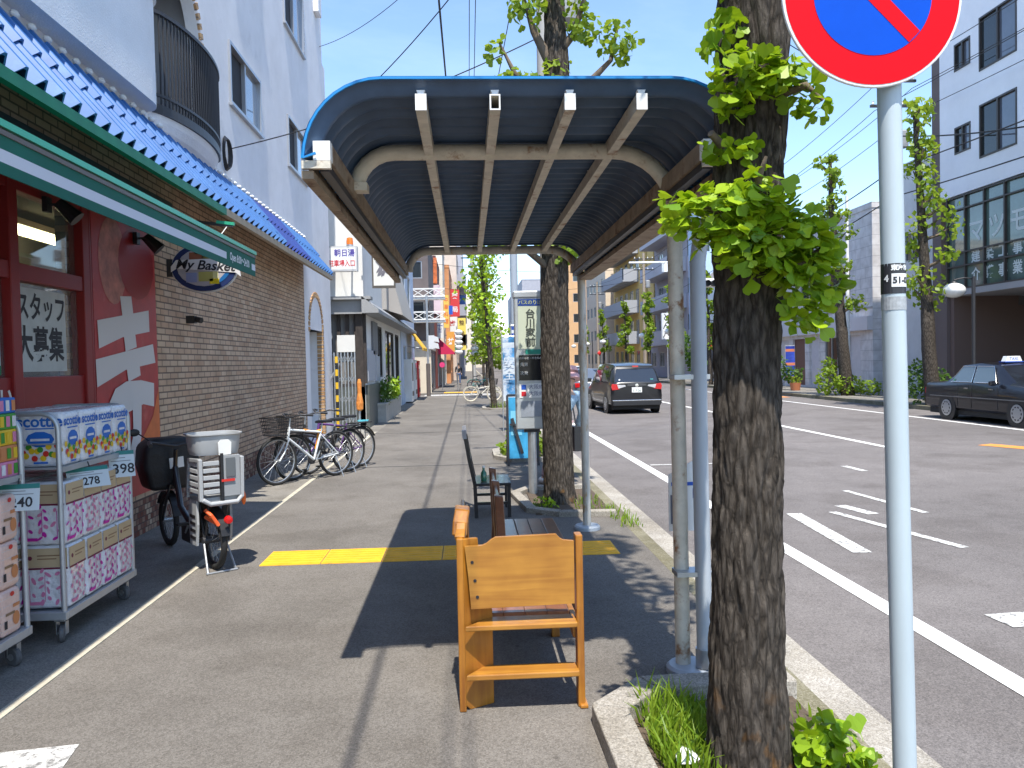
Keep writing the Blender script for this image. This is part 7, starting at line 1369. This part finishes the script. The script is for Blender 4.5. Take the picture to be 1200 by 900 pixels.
b = MB(); b.bx(-0.01, 0.10, -0.2425, -0.2385, 0.765, 0.785, cR); b.obj('reflector_strip', c_)
b = MB(); q = [(0.175, 0), (0.19, 0.05), (0.205, 0.15), (0.215, 0.165)]
N = 28; rr = lambda s, a: (s * (1.0 if True else 1)) 
def sq(s, a): c, d = math.cos(a), math.sin(a); e = (abs(c) ** 4 + abs(d) ** 4) ** -0.25; return (s * c * e, s * d * e * 0.82 - 0.04)
levels = [(0.165, 0.985), (0.175, 0.985), (0.188, 1.02), (0.20, 1.14), (0.217, 1.15), (0.217, 1.16), (0.196, 1.158), (0.184, 1.03), (0.0, 1.01)]
vs = [(*sq(s, 2 * PI * j / N), z) for s, z in levels for j in range(N)]
b.add(vs, [(i * N + j, i * N + (j + 1) % N, (i + 1) * N + (j + 1) % N, (i + 1) * N + j) for i in range(len(levels) - 1) for j in range(N)], LGREY); b.prism([(-0.05, 0), (0.05, 0), (0.055, 0.10), (0.03, 0.125), (-0.03, 0.125), (-0.055, 0.1)], (0.03, -0.215, 0.985), X_, Z_, (0, -0.01, 0), WHITE); b.obj('head_guard', t, smooth=40)
for s in (-1, 1):
    b = MB(); 
    b.prism([(-0.02, 0.62), (0.12, 0.62), (0.17, 0.48), (0.15, 0.22), (0.0, 0.22), (-0.03, 0.4)], (0.13 * s, 0.0, 0), Y_, Z_, (0.02 * s, 0, 0), LGREY if s < 0 else GREYP)
    for k in range(4): b.bx(min(0.15 * s, 0.154 * s), max(0.15 * s, 0.154 * s), -0.005 + 0.01, 0.13, 0.27 + 0.06 * k, 0.295 + 0.06 * k, BLACK)
    b.obj('leg_guard', t)
b = MB(); fender(b, 0, r, 0.3, 2.9, BLACK, 0.07); fender(b, wb, r, 0.5, 2.9, BLACK, 0.07); b.obj('mudguard', t)
b = MB(); b.lathe([(0, 0), (0.035, 0), (0.03, 0.025), (0, 0.03)], (0.02, -0.275, 0.455), mat('tail_red', (0.6, 0.01, 0.01), 0.25, coat=0.5), 16, (PI / 2, 0, 0)); b.obj('rear_light', t)
b = MB(); b.ball((0.2, -0.16, 0.60), (0.02, 0.015, 0.06), mat('orange_charm', (0.8, 0.15, 0.02), 0.4), 8, 6); b.obj('charm', t)
b = MB(); b.tube([(-0.1, -0.1, 0.47), (-0.05, -0.24, 0.42), (-0.1, -0.23, 0.5), (-0.13, -0.18, 0.54)], 0.016, mat('orange_wire_lock', (0.75, 0.12, 0.03), 0.45)); b.obj('cable_lock', t)
b = MB()
for s in (-0.09, 0.09): b.tube([(s, 0.0, r), (s * 1.3, -0.16, 0.008)], 0.009, STEEL, 6)
b.tube([(-0.13, -0.16, 0.01), (0.13, -0.16, 0.01)], 0.009, STEEL, 6); b.cyl((-0.10, 0, r), (0.10, 0, r), 0.03, DARKM); b.obj('stand', t)
b = MB(); b.lathe([(0, -0.01), (0.09, -0.01), (0.09, 0.01), (0, 0.01)], (0.06, 0.48, 0.25), DARKM, 16, (0, PI / 2, 0)); b.tube([(0.08, 0.48, 0.25), (0.09, 0.6, 0.15)], 0.011, STEEL, 6); b.tube([(-0.08, 0.48, 0.25), (-0.09, 0.36, 0.35)], 0.011, STEEL, 6); b.box((0.14, 0.6, 0.15), (0.1, 0.07, 0.02), BLACK); b.box((-0.14, 0.36, 0.35), (0.1, 0.07, 0.02), BLACK); b.obj('crank', t)
# ------------------------------------------------------------------ vehicles
def carpaint(key, c, metal=0.1): return mat(key, c, 0.28, metal, coat=0.6, spec=0.5)
CGL = mat('car_glass', (0.016, 0.02, 0.026), 0.05, spec=0.8, coat=0.6)
TLR = mat('tail_lamp_red', (0.55, 0.008, 0.012), 0.15, coat=0.8); TLC = mat('tail_lamp_clear', (0.55, 0.55, 0.56), 0.12, coat=0.8)
def car(name, label, cat, loc, rz, st, paint, wheels, r=0.31, W=0.85, rearwin=(0, 1), greenhouse=None, glassk=None, under=None, hub=STEEL):
    """st: stations (y, z_sill, z_belt, z_roof, w_body, w_belt, w_roof), rear to front, rear at y=0, forward +y"""
    t = thing(name, label, cat, loc, rz); b = MB(); vs = []; k = 15
    for (y, zs, zb, zr, w0, w1, w2) in st:
        h = [(w0 * 0.93, zs), (w0 * 0.99, zs + 0.06), (w0, zs + (zb - zs) * 0.45), (w0 * 0.985, zs + (zb - zs) * 0.8), (w1, zb), (w1 * 0.35 + w2 * 0.65, zb + (zr - zb) * 0.66), (w2, zb + (zr - zb) * 0.92), ]
        h = h + [(0, zr)] + [(-x, z) for x, z in h[::-1]]
        h[6] = (w2 * 0.93, zb + (zr - zb) * 0.95); h[8] = (-w2 * 0.93, h[6][1])
        vs += [(x, y, z) for x, z in h]
    n = len(st)
    fs = [(i * k + j, (i + 1) * k + j, (i + 1) * k + j + 1, i * k + j + 1) for i in range(n - 1) for j in range(k - 1)]
    fs += [(i * k + k - 1, (i + 1) * k + k - 1, (i + 1) * k, i * k) for i in range(n - 1)]
    fs += [tuple(range(k))[::-1][::-1], tuple((n - 1) * k + j for j in range(k))[::-1]]
    b.add(vs, fs, paint); o = b.obj('body', t, smooth=32, bevel=0.0)
    def pt(i, j, f=0.0, off=0.006, g=0.0):
        """surface point between stations i,i+1 (f) and rings j,j+1 (g), pushed outward"""
        a = np.array(vs[i * k + j]); c = np.array(vs[(i + 1) * k + j]) if i + 1 < n else a; p = a * (1 - f) + c * f
        if g: a2 = np.array(vs[i * k + j + 1]); c2 = np.array(vs[(i + 1) * k + j + 1]); p = p * (1 - g) + (a2 * (1 - f) + c2 * f) * g
        return p + np.array([np.sign(p[0]) * off, 0, 0.002])
    for (i0, f0, i1, f1) in (greenhouse or ()):
        for side in (1, -1):
            g = MB(); J = (4, 5, 6) if side > 0 else (10, 9, 8)
            A = [pt(i0, J[0], f0), pt(i1, J[0], f1)]; Bm = [pt(i0, J[1], f0), pt(i1, J[1], f1)]
            q0 = [A[0] + (Bm[0] - A[0]) * 0.1, A[1] + (Bm[1] - A[1]) * 0.1]
            T = [pt(i0, J[1], f0) * 0.35 + pt(i0, J[2], f0) * 0.65, pt(i1, J[1], f1) * 0.35 + pt(i1, J[2], f1) * 0.65]
            g.add([q0[0], q0[1], Bm[1], Bm[0], T[1], T[0]], [(0, 1, 2, 3), (3, 2, 4, 5)] if side > 0 else [(0, 3, 2, 1), (3, 5, 4, 2)], CGL); g.obj('side_window', t)
    if under: b = MB(); b.bx(-W * 0.9, W * 0.9, 0.15, st[-1][0] - 0.15, 0.14, st[1][1] + 0.05, RUBBER); b.obj('underbody', t)
    for y in wheels:
        for s in (1, -1):
            w = MB(); w.lathe([(0.0, -0.09), (r * 0.72, -0.095), (r * 0.95, -0.09), (r, -0.06), (r, 0.06), (r * 0.95, 0.09), (r * 0.72, 0.095), (0.0, 0.09)], (s * (W - 0.085), y, r), RUBBER, 28, (0, PI / 2, 0)); wo = w.obj('wheel', t, smooth=40)
            w = MB(); w.lathe([(0.0, 0.0), (r * 0.66, 0.0), (r * 0.68, 0.012), (r * 0.3, 0.02), (0, 0.022)], (s * (W + 0.011), y, r), hub, 24, (0, s * PI / 2, 0))
            for q in range(10): a = 2 * PI * q / 10; w.box((s * (W + 0.026), y + r * 0.48 * math.cos(a), r + r * 0.48 * math.sin(a)), (0.01, 0.03, 0.05), INK, (a, 0, 0))
            w.obj('rim', wo)
            a_ = MB(); a_.lathe([(r * 1.02, 0.0), (r * 1.17, 0.0), (r * 1.17, 0.008), (r * 1.02, 0.008)], (s * (W + 0.001), y, r), BLACK, 26, (0, s * PI / 2, 0)); a_.obj('wheel_arch', t)
    return t, vs, k
PB = carpaint('black_car_paint', (0.012, 0.013, 0.016)); PS = carpaint('silver_car_paint', (0.16, 0.17, 0.19), 0.4); PW = carpaint('cream_car_paint', (0.62, 0.60, 0.52)); PN = carpaint('deep_black_paint', (0.010, 0.010, 0.014))
# black minivan seen from behind
st = [(0.0, 0.36, 0.92, 0.99, 0.72, 0.70, 0.6), (0.06, 0.27, 0.95, 1.06, 0.84, 0.80, 0.66), (0.30, 0.26, 0.97, 1.56, 0.86, 0.82, 0.66), (0.55, 0.26, 0.97, 1.62, 0.86, 0.83, 0.68), (1.6, 0.26, 0.96, 1.66, 0.86, 0.84, 0.70), (2.6, 0.26, 0.94, 1.62, 0.86, 0.84, 0.69), (3.35, 0.26, 0.95, 1.08, 0.85, 0.80, 0.7), (3.95, 0.28, 0.84, 0.92, 0.80, 0.72, 0.62), (4.15, 0.36, 0.68, 0.72, 0.66, 0.6, 0.5)]
t, vs, k = car('minivan', 'black minivan seen from behind in the near lane with lit red tail lamps', 'car', (5.40, 25.2, -0.056), R(2.5), st, PB, (0.72, 3.4), 0.32, 0.855, greenhouse=((2, 0.5, 3, 0.85), (3, 0.95, 4, 0.9), (5, 0.05, 5, 0.6)), under=True)
g = MB(); 
a = [(-0.69, 0.075, 1.03), (0.69, 0.075, 1.03), (0.66, 0.17, 1.26), (0.575, 0.275, 1.46), (-0.575, 0.275, 1.46), (-0.66, 0.17, 1.26)]
g.prism([(-0.70, 0), (0.70, 0), (0.665, 0.25), (0.60, 0.47), (-0.60, 0.47), (-0.665, 0.25)], (0, 0.028, 1.02), X_, fnorm((0, 0.44, 1)), (0, 0.02, 0), CGL); g.obj('rear_window', t)
b = MB(); b.prism([(-0.63, 0.0), (0.63, 0.0), (0.60, 0.05), (-0.60, 0.05)], (0, 0.16, 1.515), X_, Y_, (0, 0, 0.03), PB); b.bx(-0.1, 0.1, 0.148, 0.16, 1.50, 1.545, TLR); b.obj('roof_spoiler', t, bevel=0.008)
for s in (-1, 1):
    b = MB(); b.prism([(0.56, 0.80), (0.80, 0.77), (0.83, 0.88), (0.80, 0.975), (0.62, 0.955)] if s > 0 else [(-0.56, 0.80), (-0.80, 0.77), (-0.83, 0.88), (-0.80, 0.975), (-0.62, 0.955)], (0, -0.012, 0), X_, Z_, (0, 0.09, 0), TLR); b.prism([(0.36, 0.885), (0.60, 0.82), (0.64, 0.945), (0.38, 0.93)] if s > 0 else [(-0.36, 0.885), (-0.60, 0.82), (-0.64, 0.945), (-0.38, 0.93)], (0, -0.02, 0), X_, Z_, (0, 0.08, 0), TLC); b.obj('tail_lamp', t, bevel=0.006)
    b = MB(); b.bx(0.45 * s - 0.2, 0.45 * s + 0.2, -0.015, 0.02, 0.34, 0.40, mat('reflector_red', (0.25, 0.01, 0.015), 0.3)); b.obj('reflector', t)
    b = MB(); b.box((0.97 * s, 2.95, 1.05), (0.2, 0.1, 0.15), PB); b.obj('wing_mirror', t, bevel=0.03)
b = MB(); b.bx(-0.165, 0.165, -0.03, 0.0, 0.69, 0.855, WHITE); b.text('5 7-26', 0.10, (0, -0.0315, 0.745), X_, Z_, mat('plate_green', (0.02, 0.14, 0.07), 0.5)); b.obj('number_plate', t)
b = MB(); b.prism([(-0.32, 0.90), (0.32, 0.90), (0.30, 0.96), (0.0, 1.0), (-0.30, 0.96)], (0, -0.022, 0), X_, Z_, (0, 0.06, 0), mat('tailgate_trim', (0.06, 0.062, 0.07), 0.2, coat=1.0)); b.lathe([(0, 0), (0.055, 0), (0.055, 0.01), (0, 0.012)], (0, -0.022, 0.915), CHROME, 18, (PI / 2, 0, 0)); b.obj('tailgate_trim', t)
b = MB(); b.bx(-0.80, 0.80, -0.03, 0.04, 0.42, 0.455, CHROME); b.bx(-0.78, 0.78, -0.025, 0.05, 0.27, 0.42, mat('bumper_dark', (0.02, 0.02, 0.022), 0.5)); b.obj('rear_bumper', t, bevel=0.012)
b = MB(); b.lathe([(0, 0), (0.03, 0), (0, 0.002)], (-0.55, 0.052, 1.10), WHITE, 12, (PI / 2, 0, 0)); b.bx(0.46, 0.56, 0.05, 0.06, 1.09, 1.12, mat('sticker_teal', (0.1, 0.4, 0.4), 0.5)); b.obj('window_sticker', t)
# silver saloon ahead
sal = [(0.0, 0.38, 0.78, 0.84, 0.66, 0.62, 0.5), (0.10, 0.27, 0.90, 0.97, 0.82, 0.74, 0.62), (0.85, 0.26, 0.93, 1.02, 0.86, 0.78, 0.60), (1.5, 0.26, 0.93, 1.38, 0.87, 0.80, 0.58), (2.1, 0.26, 0.92, 1.42, 0.87, 0.80, 0.60), (2.75, 0.26, 0.91, 1.36, 0.87, 0.80, 0.58), (3.45, 0.26, 0.90, 0.98, 0.86, 0.78, 0.62), (4.3, 0.28, 0.78, 0.84, 0.80, 0.70, 0.6), (4.5, 0.38, 0.62, 0.66, 0.66, 0.58, 0.5)]
def saloon(label, loc, rz, paint, name='saloon_car'):
    t, vs, k = car(name, label, 'car', loc, rz, sal, paint, (0.95, 3.55), 0.31, 0.865, greenhouse=((2, 0.95, 3, 0.9), (4, 0.02, 5, 0.55)), under=True)
    for (y0, z0, y1, z1, nm) in ((0.93, 1.02, 1.5, 1.33, 'rear_window'), (3.38, 0.99, 2.83, 1.31, 'windscreen')):
        g = MB(); g.add([(-0.66, y0, z0), (0.66, y0, z0), (0.53, y1, z1), (-0.53, y1, z1)], [(0, 1, 2, 3) if y1 > y0 else (3, 2, 1, 0)], CGL); o = g.obj(nm, t); o.location = (0, -0.03 if y1 > y0 else 0.03, 0.025)
    for s in (-1, 1):
        b = MB(); b.prism([(0.42 * s, 0.68), (0.76 * s, 0.66), (0.79 * s, 0.84), (0.5 * s, 0.86)], (0, -0.01, 0), X_, Z_, (0, 0.16, 0), TLR); b.obj('tail_lamp', t, bevel=0.01)
        b = MB(); b.prism([(0.42 * s, 0.60), (0.74 * s, 0.60), (0.74 * s, 0.74), (0.48 * s, 0.72)], (0, 4.40, 0), X_, Z_, (0, 0.09, 0), TLC); b.obj('headlamp', t, bevel=0.01)
        b = MB(); b.box((0.95 * s, 3.05, 0.98), (0.18, 0.1, 0.12), paint); b.obj('wing_mirror', t, bevel=0.03)
    b = MB(); b.bx(-0.165, 0.165, -0.02, 0.0, 0.52, 0.68, WHITE); b.bx(-0.165, 0.165, 4.5, 4.52, 0.45, 0.6, WHITE); b.obj('number_plate', t)
    b = MB(); b.bx(-0.76, 0.76, -0.04, 0.08, 0.30, 0.48, paint); b.obj('rear_bumper', t, bevel=0.02)
    return t
saloon('silver saloon car ahead of the black minivan', (5.05, 31.6, -0.056), R(2), PS)
saloon('cream car far up the road, nose towards the shelter', (6.9, 54.2, -0.056), R(180), PW)
# black taxi on the far side
tx = [(0.0, 0.42, 0.84, 0.90, 0.70, 0.68, 0.6), (0.05, 0.30, 0.93, 0.97, 0.83, 0.78, 0.66), (0.95, 0.28, 0.97, 1.02, 0.85, 0.79, 0.62), (1.42, 0.27, 0.97, 1.44, 0.85, 0.80, 0.63), (2.1, 0.27, 0.96, 1.50, 0.85, 0.80, 0.65), (2.85, 0.27, 0.95, 1.44, 0.85, 0.80, 0.64), (3.4, 0.27, 0.95, 1.02, 0.85, 0.79, 0.66), (4.6, 0.30, 0.84, 0.88, 0.82, 0.74, 0.62), (4.7, 0.40, 0.72, 0.74, 0.72, 0.66, 0.55)]
t, vs, k = car('taxi', 'black taxi with a white roof lamp waiting on the far side of the road', 'taxi', (13.45, 21.3, -0.056), R(180), tx, PN, (1.05, 3.75), 0.315, 0.845, under=True, hub=mat('wheel_cover', (0.42, 0.43, 0.44), 0.3, 0.5))
TG = mat('taxi_glass', (0.10, 0.13, 0.14), 0.06, spec=0.8, coat=0.5)
for s in (1, -1):
    for (y0, y1, y2, y3) in ((1.16, 2.02, 2.02, 1.52), (2.10, 2.96, 2.72, 2.10)):
        f = lambda y, z: (s * (0.806 - 0.155 * (z - 0.97) / 0.5 * 1.0 + 0.012), y, z)
        g = MB(); q = [f(y0, 1.0), f(y1, 1.0), f(y2, 1.40), f(y3, 1.40)]; g.face(q if s > 0 else q[::-1], TG); g.obj('side_window', t)
        g = MB(); g.tube(q, 0.011, CHROME, 6, closed=True); g.obj('window_trim', t)
    b = MB(); b.bx(min(0.85 * s, 0.866 * s), max(0.85 * s, 0.866 * s), 0.3, 4.4, 0.60, 0.625, mat('trim_strip', (0.2, 0.2, 0.2), 0.4, 0.4))
    for y in (1.95, 2.9): b.bx(min(0.85 * s, 0.872 * s), max(0.85 * s, 0.872 * s), y - 0.16, y, 0.83, 0.86, CHROME)
    b.obj('door_trim', t)
    for y in (1.5, 2.06, 3.05):
        b = MB(); b.bx(min(0.848 * s, 0.8535 * s), max(0.848 * s, 0.8535 * s), y - 0.004, y + 0.004, 0.36, 0.95, INK); b.obj('door_seam', t)
    b = MB(); b.box((0.94 * s, 3.0, 1.0), (0.16, 0.1, 0.12), PN); b.obj('wing_mirror', t, bevel=0.03)
    b = MB(); b.bx(min(0.5 * s, 0.8 * s), max(0.5 * s, 0.8 * s), -0.01, 0.05, 0.66, 0.82, TLR); b.obj('tail_lamp', t)
b = MB(); b.prism([(-0.22, 0), (0.22, 0), (0.16, 0.14), (-0.16, 0.14)], (0, 2.28, 1.50), X_, Z_, (0, 0.16, 0), WHITE); b.bx(-0.25, 0.25, 2.24, 2.48, 1.485, 1.51, mat('lamp_blue', (0.02, 0.08, 0.4), 0.4)); b.text('TAXI', 0.1, (0, 2.442, 1.57), (-1, 0, 0), Z_, BLUEP); b.obj('roof_lamp', t)
b = MB(); b.lathe([(0, 0), (0.035, 0), (0, 0.002)], (0.81, 1.32, 1.05), mat('sticker_green', (0.1, 0.4, 0.25), 0.5), 12, (0, PI / 2, 0)); b.lathe([(0, 0), (0.035, 0), (0, 0.002)], (-0.813, 1.38, 1.06), MATS['sticker_green'], 12, (0, -PI / 2, 0)); b.obj('window_sticker', t)
b = MB(); b.add([(-0.66, 0.98, 1.03), (0.66, 0.98, 1.03), (0.57, 1.40, 1.40), (-0.57, 1.40, 1.40)], [(0, 1, 2, 3)], TG); b.obj('rear_window', t)

# ------------------------------------------------------------------ people
SKIN = mat('skin', (0.52, 0.33, 0.24), 0.55); HAIR = mat('dark_hair', (0.02, 0.016, 0.014), 0.5)
def skinmesh(name, parent, pts, edges, rad, m, sub=2):
    me = bpy.data.meshes.new(name); me.from_pydata(pts, edges, []); o = bpy.data.objects.new(name, me); C.objects.link(o)
    s = o.modifiers.new('Skin', 'SKIN'); 
    lay = me.skin_vertices[0].data if me.skin_vertices else None
    if lay is None:
        bpy.context.view_layer.objects.active = o; bpy.context.view_layer.update(); lay = me.skin_vertices[0].data
    for i, r_ in enumerate(rad): lay[i].radius = (r_, r_) if not hasattr(r_, '__len__') else r_
    lay[0].use_root = True
    u = o.modifiers.new('Sub', 'SUBSURF'); u.levels = sub; u.render_levels = sub
    dg = bpy.context.evaluated_depsgraph_get(); dg.update()
    m2 = bpy.data.meshes.new_from_object(o.evaluated_get(dg)); bpy.data.objects.remove(o)
    m2.materials.clear(); m2.materials.append(m); m2.polygons.foreach_set('material_index', [0] * len(m2.polygons)); m2.polygons.foreach_set('use_smooth', [True] * len(m2.polygons))
    q = bpy.data.objects.new(name, m2); C.objects.link(q); q.parent = parent; return q
def person(label, loc, rz, J, top, legs, shoe, hat=None, bagm=None):
    """J: joints in local space (facing +y): hip, chest, neck, head, (shoulder, elbow, wrist) L/R, (hip, knee, ankle) L/R"""
    t = thing('person', label, 'person', loc, rz); V = {k_: np.array(v, float) for k_, v in J.items()}
    order = ['hip', 'chest', 'neck', 'jaw', 'head', 'sL', 'eL', 'wL', 'kn', 'sR', 'eR', 'wR', 'tL', 'kL', 'aL', 'fL', 'tR', 'kR', 'aR', 'fR']
    up_ = fnorm(V['head'] - V['neck']); V['jaw'] = V['neck'] + up_ * 0.07; V['kn'] = V['chest'] * 0.5 + V['hip'] * 0.5
    for s in 'LR': V['f' + s] = V['a' + s] + np.array((0, 0.14, -0.045))
    E = [('hip', 'kn'), ('kn', 'chest'), ('chest', 'neck'), ('neck', 'jaw'), ('jaw', 'head'), ('chest', 'sL'), ('sL', 'eL'), ('eL', 'wL'), ('chest', 'sR'), ('sR', 'eR'), ('eR', 'wR'), ('hip', 'tL'), ('tL', 'kL'), ('kL', 'aL'), ('aL', 'fL'), ('hip', 'tR'), ('tR', 'kR'), ('kR', 'aR'), ('aR', 'fR')]
    rd = dict(hip=(0.13, 0.10), chest=(0.15, 0.10), kn=(0.12, 0.09), neck=0.055, jaw=0.075, head=0.098, sL=0.055, sR=0.055, eL=0.042, eR=0.042, wL=0.03, wR=0.03, tL=0.085, tR=0.085, kL=0.055, kR=0.055, aL=0.038, aR=0.038, fL=0.03, fR=0.03)
    skinmesh('body', t, [tuple(V[q]) for q in order], [(order.index(a), order.index(c)) for a, c in E], [rd[q] for q in order], SKIN)
    def sub(nm, keys, ee, grow, m): skinmesh(nm, t, [tuple(V[q]) for q in keys], [(keys.index(a), keys.index(c)) for a, c in ee], [tuple(np.array(rd[q] if hasattr(rd[q], '__len__') else (rd[q],) * 2) + grow) for q in keys], m)
    sub('jacket', ['hip', 'kn', 'chest', 'sL', 'eL', 'wL', 'sR', 'eR', 'wR'], [e for e in E if e in (('hip', 'kn'), ('kn', 'chest'), ('chest', 'sL'), ('sL', 'eL'), ('eL', 'wL'), ('chest', 'sR'), ('sR', 'eR'), ('eR', 'wR'))], 0.018, top)
    sub('trousers', ['hip', 'tL', 'kL', 'aL', 'tR', 'kR', 'aR'], [('hip', 'tL'), ('tL', 'kL'), ('kL', 'aL'), ('hip', 'tR'), ('tR', 'kR'), ('kR', 'aR')], 0.014, legs)
    h = V['head'] + up_ * 0.03; b = MB(); b.ball(h + np.array((0, -0.012, 0.02)), (0.098, 0.108, 0.105), HAIR, 14, 10); b.obj('hair', t, smooth='all')
    b = MB()
    for s in (-1, 1): b.ball(h + np.array((0.036 * s, 0.098, -0.025)), (0.014, 0.008, 0.009), INK, 8, 6)
    b.ball(h + np.array((0, 0.115, -0.055)), (0.014, 0.02, 0.022), SKIN, 8, 6); b.ball(h + np.array((0, 0.1, -0.10)), (0.025, 0.008, 0.007), mat('lips', (0.35, 0.12, 0.1), 0.5), 8, 6); b.obj('face', t, smooth='all')
    if hat:
        b = MB(); c = h + np.array((0, 0, 0.03)); b.lathe([(0.185, -0.085), (0.19, -0.08), (0.12, -0.005), (0.116, 0.05), (0.09, 0.10), (0, 0.118)], c, hat, 22, (-0.2, 0.1, 0)); b.lathe([(0.121, 0.0), (0.123, 0.0), (0.120, 0.035), (0.118, 0.035)], c, mat('hat_band', (0.2, 0.09, 0.08), 0.7), 22, (-0.2, 0.1, 0)); b.obj('hat', t, smooth=50)
    for s in 'LR':
        d = V['w' + s] - V['e' + s]; d = fnorm(d); b = MB(); p = V['w' + s]; side = fnorm(np.cross(d, (0, 1, 0.2))); 
        b.tube([p - d * 0.01, p + d * 0.04, p + d * 0.09], [0.026, 0.036, 0.03], SKIN, 8)
        for i in range(4): q = p + d * 0.085 + np.cross(side, d) * (0.018 * (i - 1.5)); b.tube([q, q + d * 0.04, q + d * 0.06 + side * 0.02], [0.0095, 0.009, 0.007], SKIN, 6)
        q = p + d * 0.04 + np.cross(side, d) * 0.03; b.tube([q, q + d * 0.03 + np.cross(side, d) * 0.02, q + d * 0.055 + np.cross(side, d) * 0.022], [0.011, 0.01, 0.008], SKIN, 6); b.obj('hand', t, smooth=60)
        b = MB(); a_ = V['a' + s]; b.ball(a_ + np.array((0, 0.05, -0.035)), (0.05, 0.14, 0.048), shoe, 12, 8); b.obj('shoe', t, smooth='all')
    if bagm: b = MB(); b.box((0.24, -0.02, 0.62), (0.1, 0.26, 0.34), bagm); b.tube([(0.24, -0.1, 0.78), (0.2, 0, 1.25), (0.24, 0.08, 0.78)], 0.012, bagm, 6); b.obj('shoulder_bag', t, bevel=0.03)
    return t
walk = dict(hip=(0, 0, 0.90), chest=(0, 0.04, 1.27), neck=(0, 0.05, 1.43), head=(0, 0.08, 1.56), sL=(-0.19, 0.04, 1.37), eL=(-0.24, -0.06, 1.11), wL=(-0.22, 0.06, 0.88), sR=(0.19, 0.04, 1.37), eR=(0.24, 0.10, 1.12), wR=(0.22, 0.28, 0.95), tL=(-0.09, 0, 0.84), kL=(-0.1, 0.16, 0.48), aL=(-0.1, 0.2, 0.085), tR=(0.09, 0, 0.84), kR=(0.1, -0.02, 0.47), aR=(0.1, -0.26, 0.10))
person('pedestrian in a dark jacket and blue jeans far along the left pavement', (-0.72, 62.0, 0), R(180), walk, mat('dark_jacket', (0.02, 0.02, 0.026), 0.8), mat('blue_jeans', (0.05, 0.09, 0.2), 0.8), mat('dark_shoe', (0.03, 0.03, 0.03), 0.6))
lean = dict(hip=(0.02, 0, 0.86), chest=(0.14, 0.05, 1.18), neck=(0.2, 0.08, 1.33), head=(0.24, 0.12, 1.46), sL=(-0.02, 0.05, 1.28), eL=(-0.10, 0.1, 1.03), wL=(0.0, 0.28, 0.95), sR=(0.33, 0.05, 1.22), eR=(0.38, 0.02, 0.97), wR=(0.36, 0.16, 0.76), tL=(-0.07, 0, 0.80), kL=(-0.10, 0.08, 0.45), aL=(-0.2, 0.02, 0.085), tR=(0.10, 0, 0.80), kR=(0.12, 0.06, 0.45), aR=(0.12, -0.02, 0.085))
person('woman in a pink hat and pale blue top waiting half hidden behind the second trunk', (1.22, 10.9, 0), R(14), lean, mat('pale_blue_top', (0.30, 0.42, 0.52), 0.8, var=0.3, scale=20), mat('dusty_pink_trousers', (0.36, 0.24, 0.26), 0.8), WHITE, mat('pink_hat', (0.62, 0.36, 0.36), 0.8), BLACK)
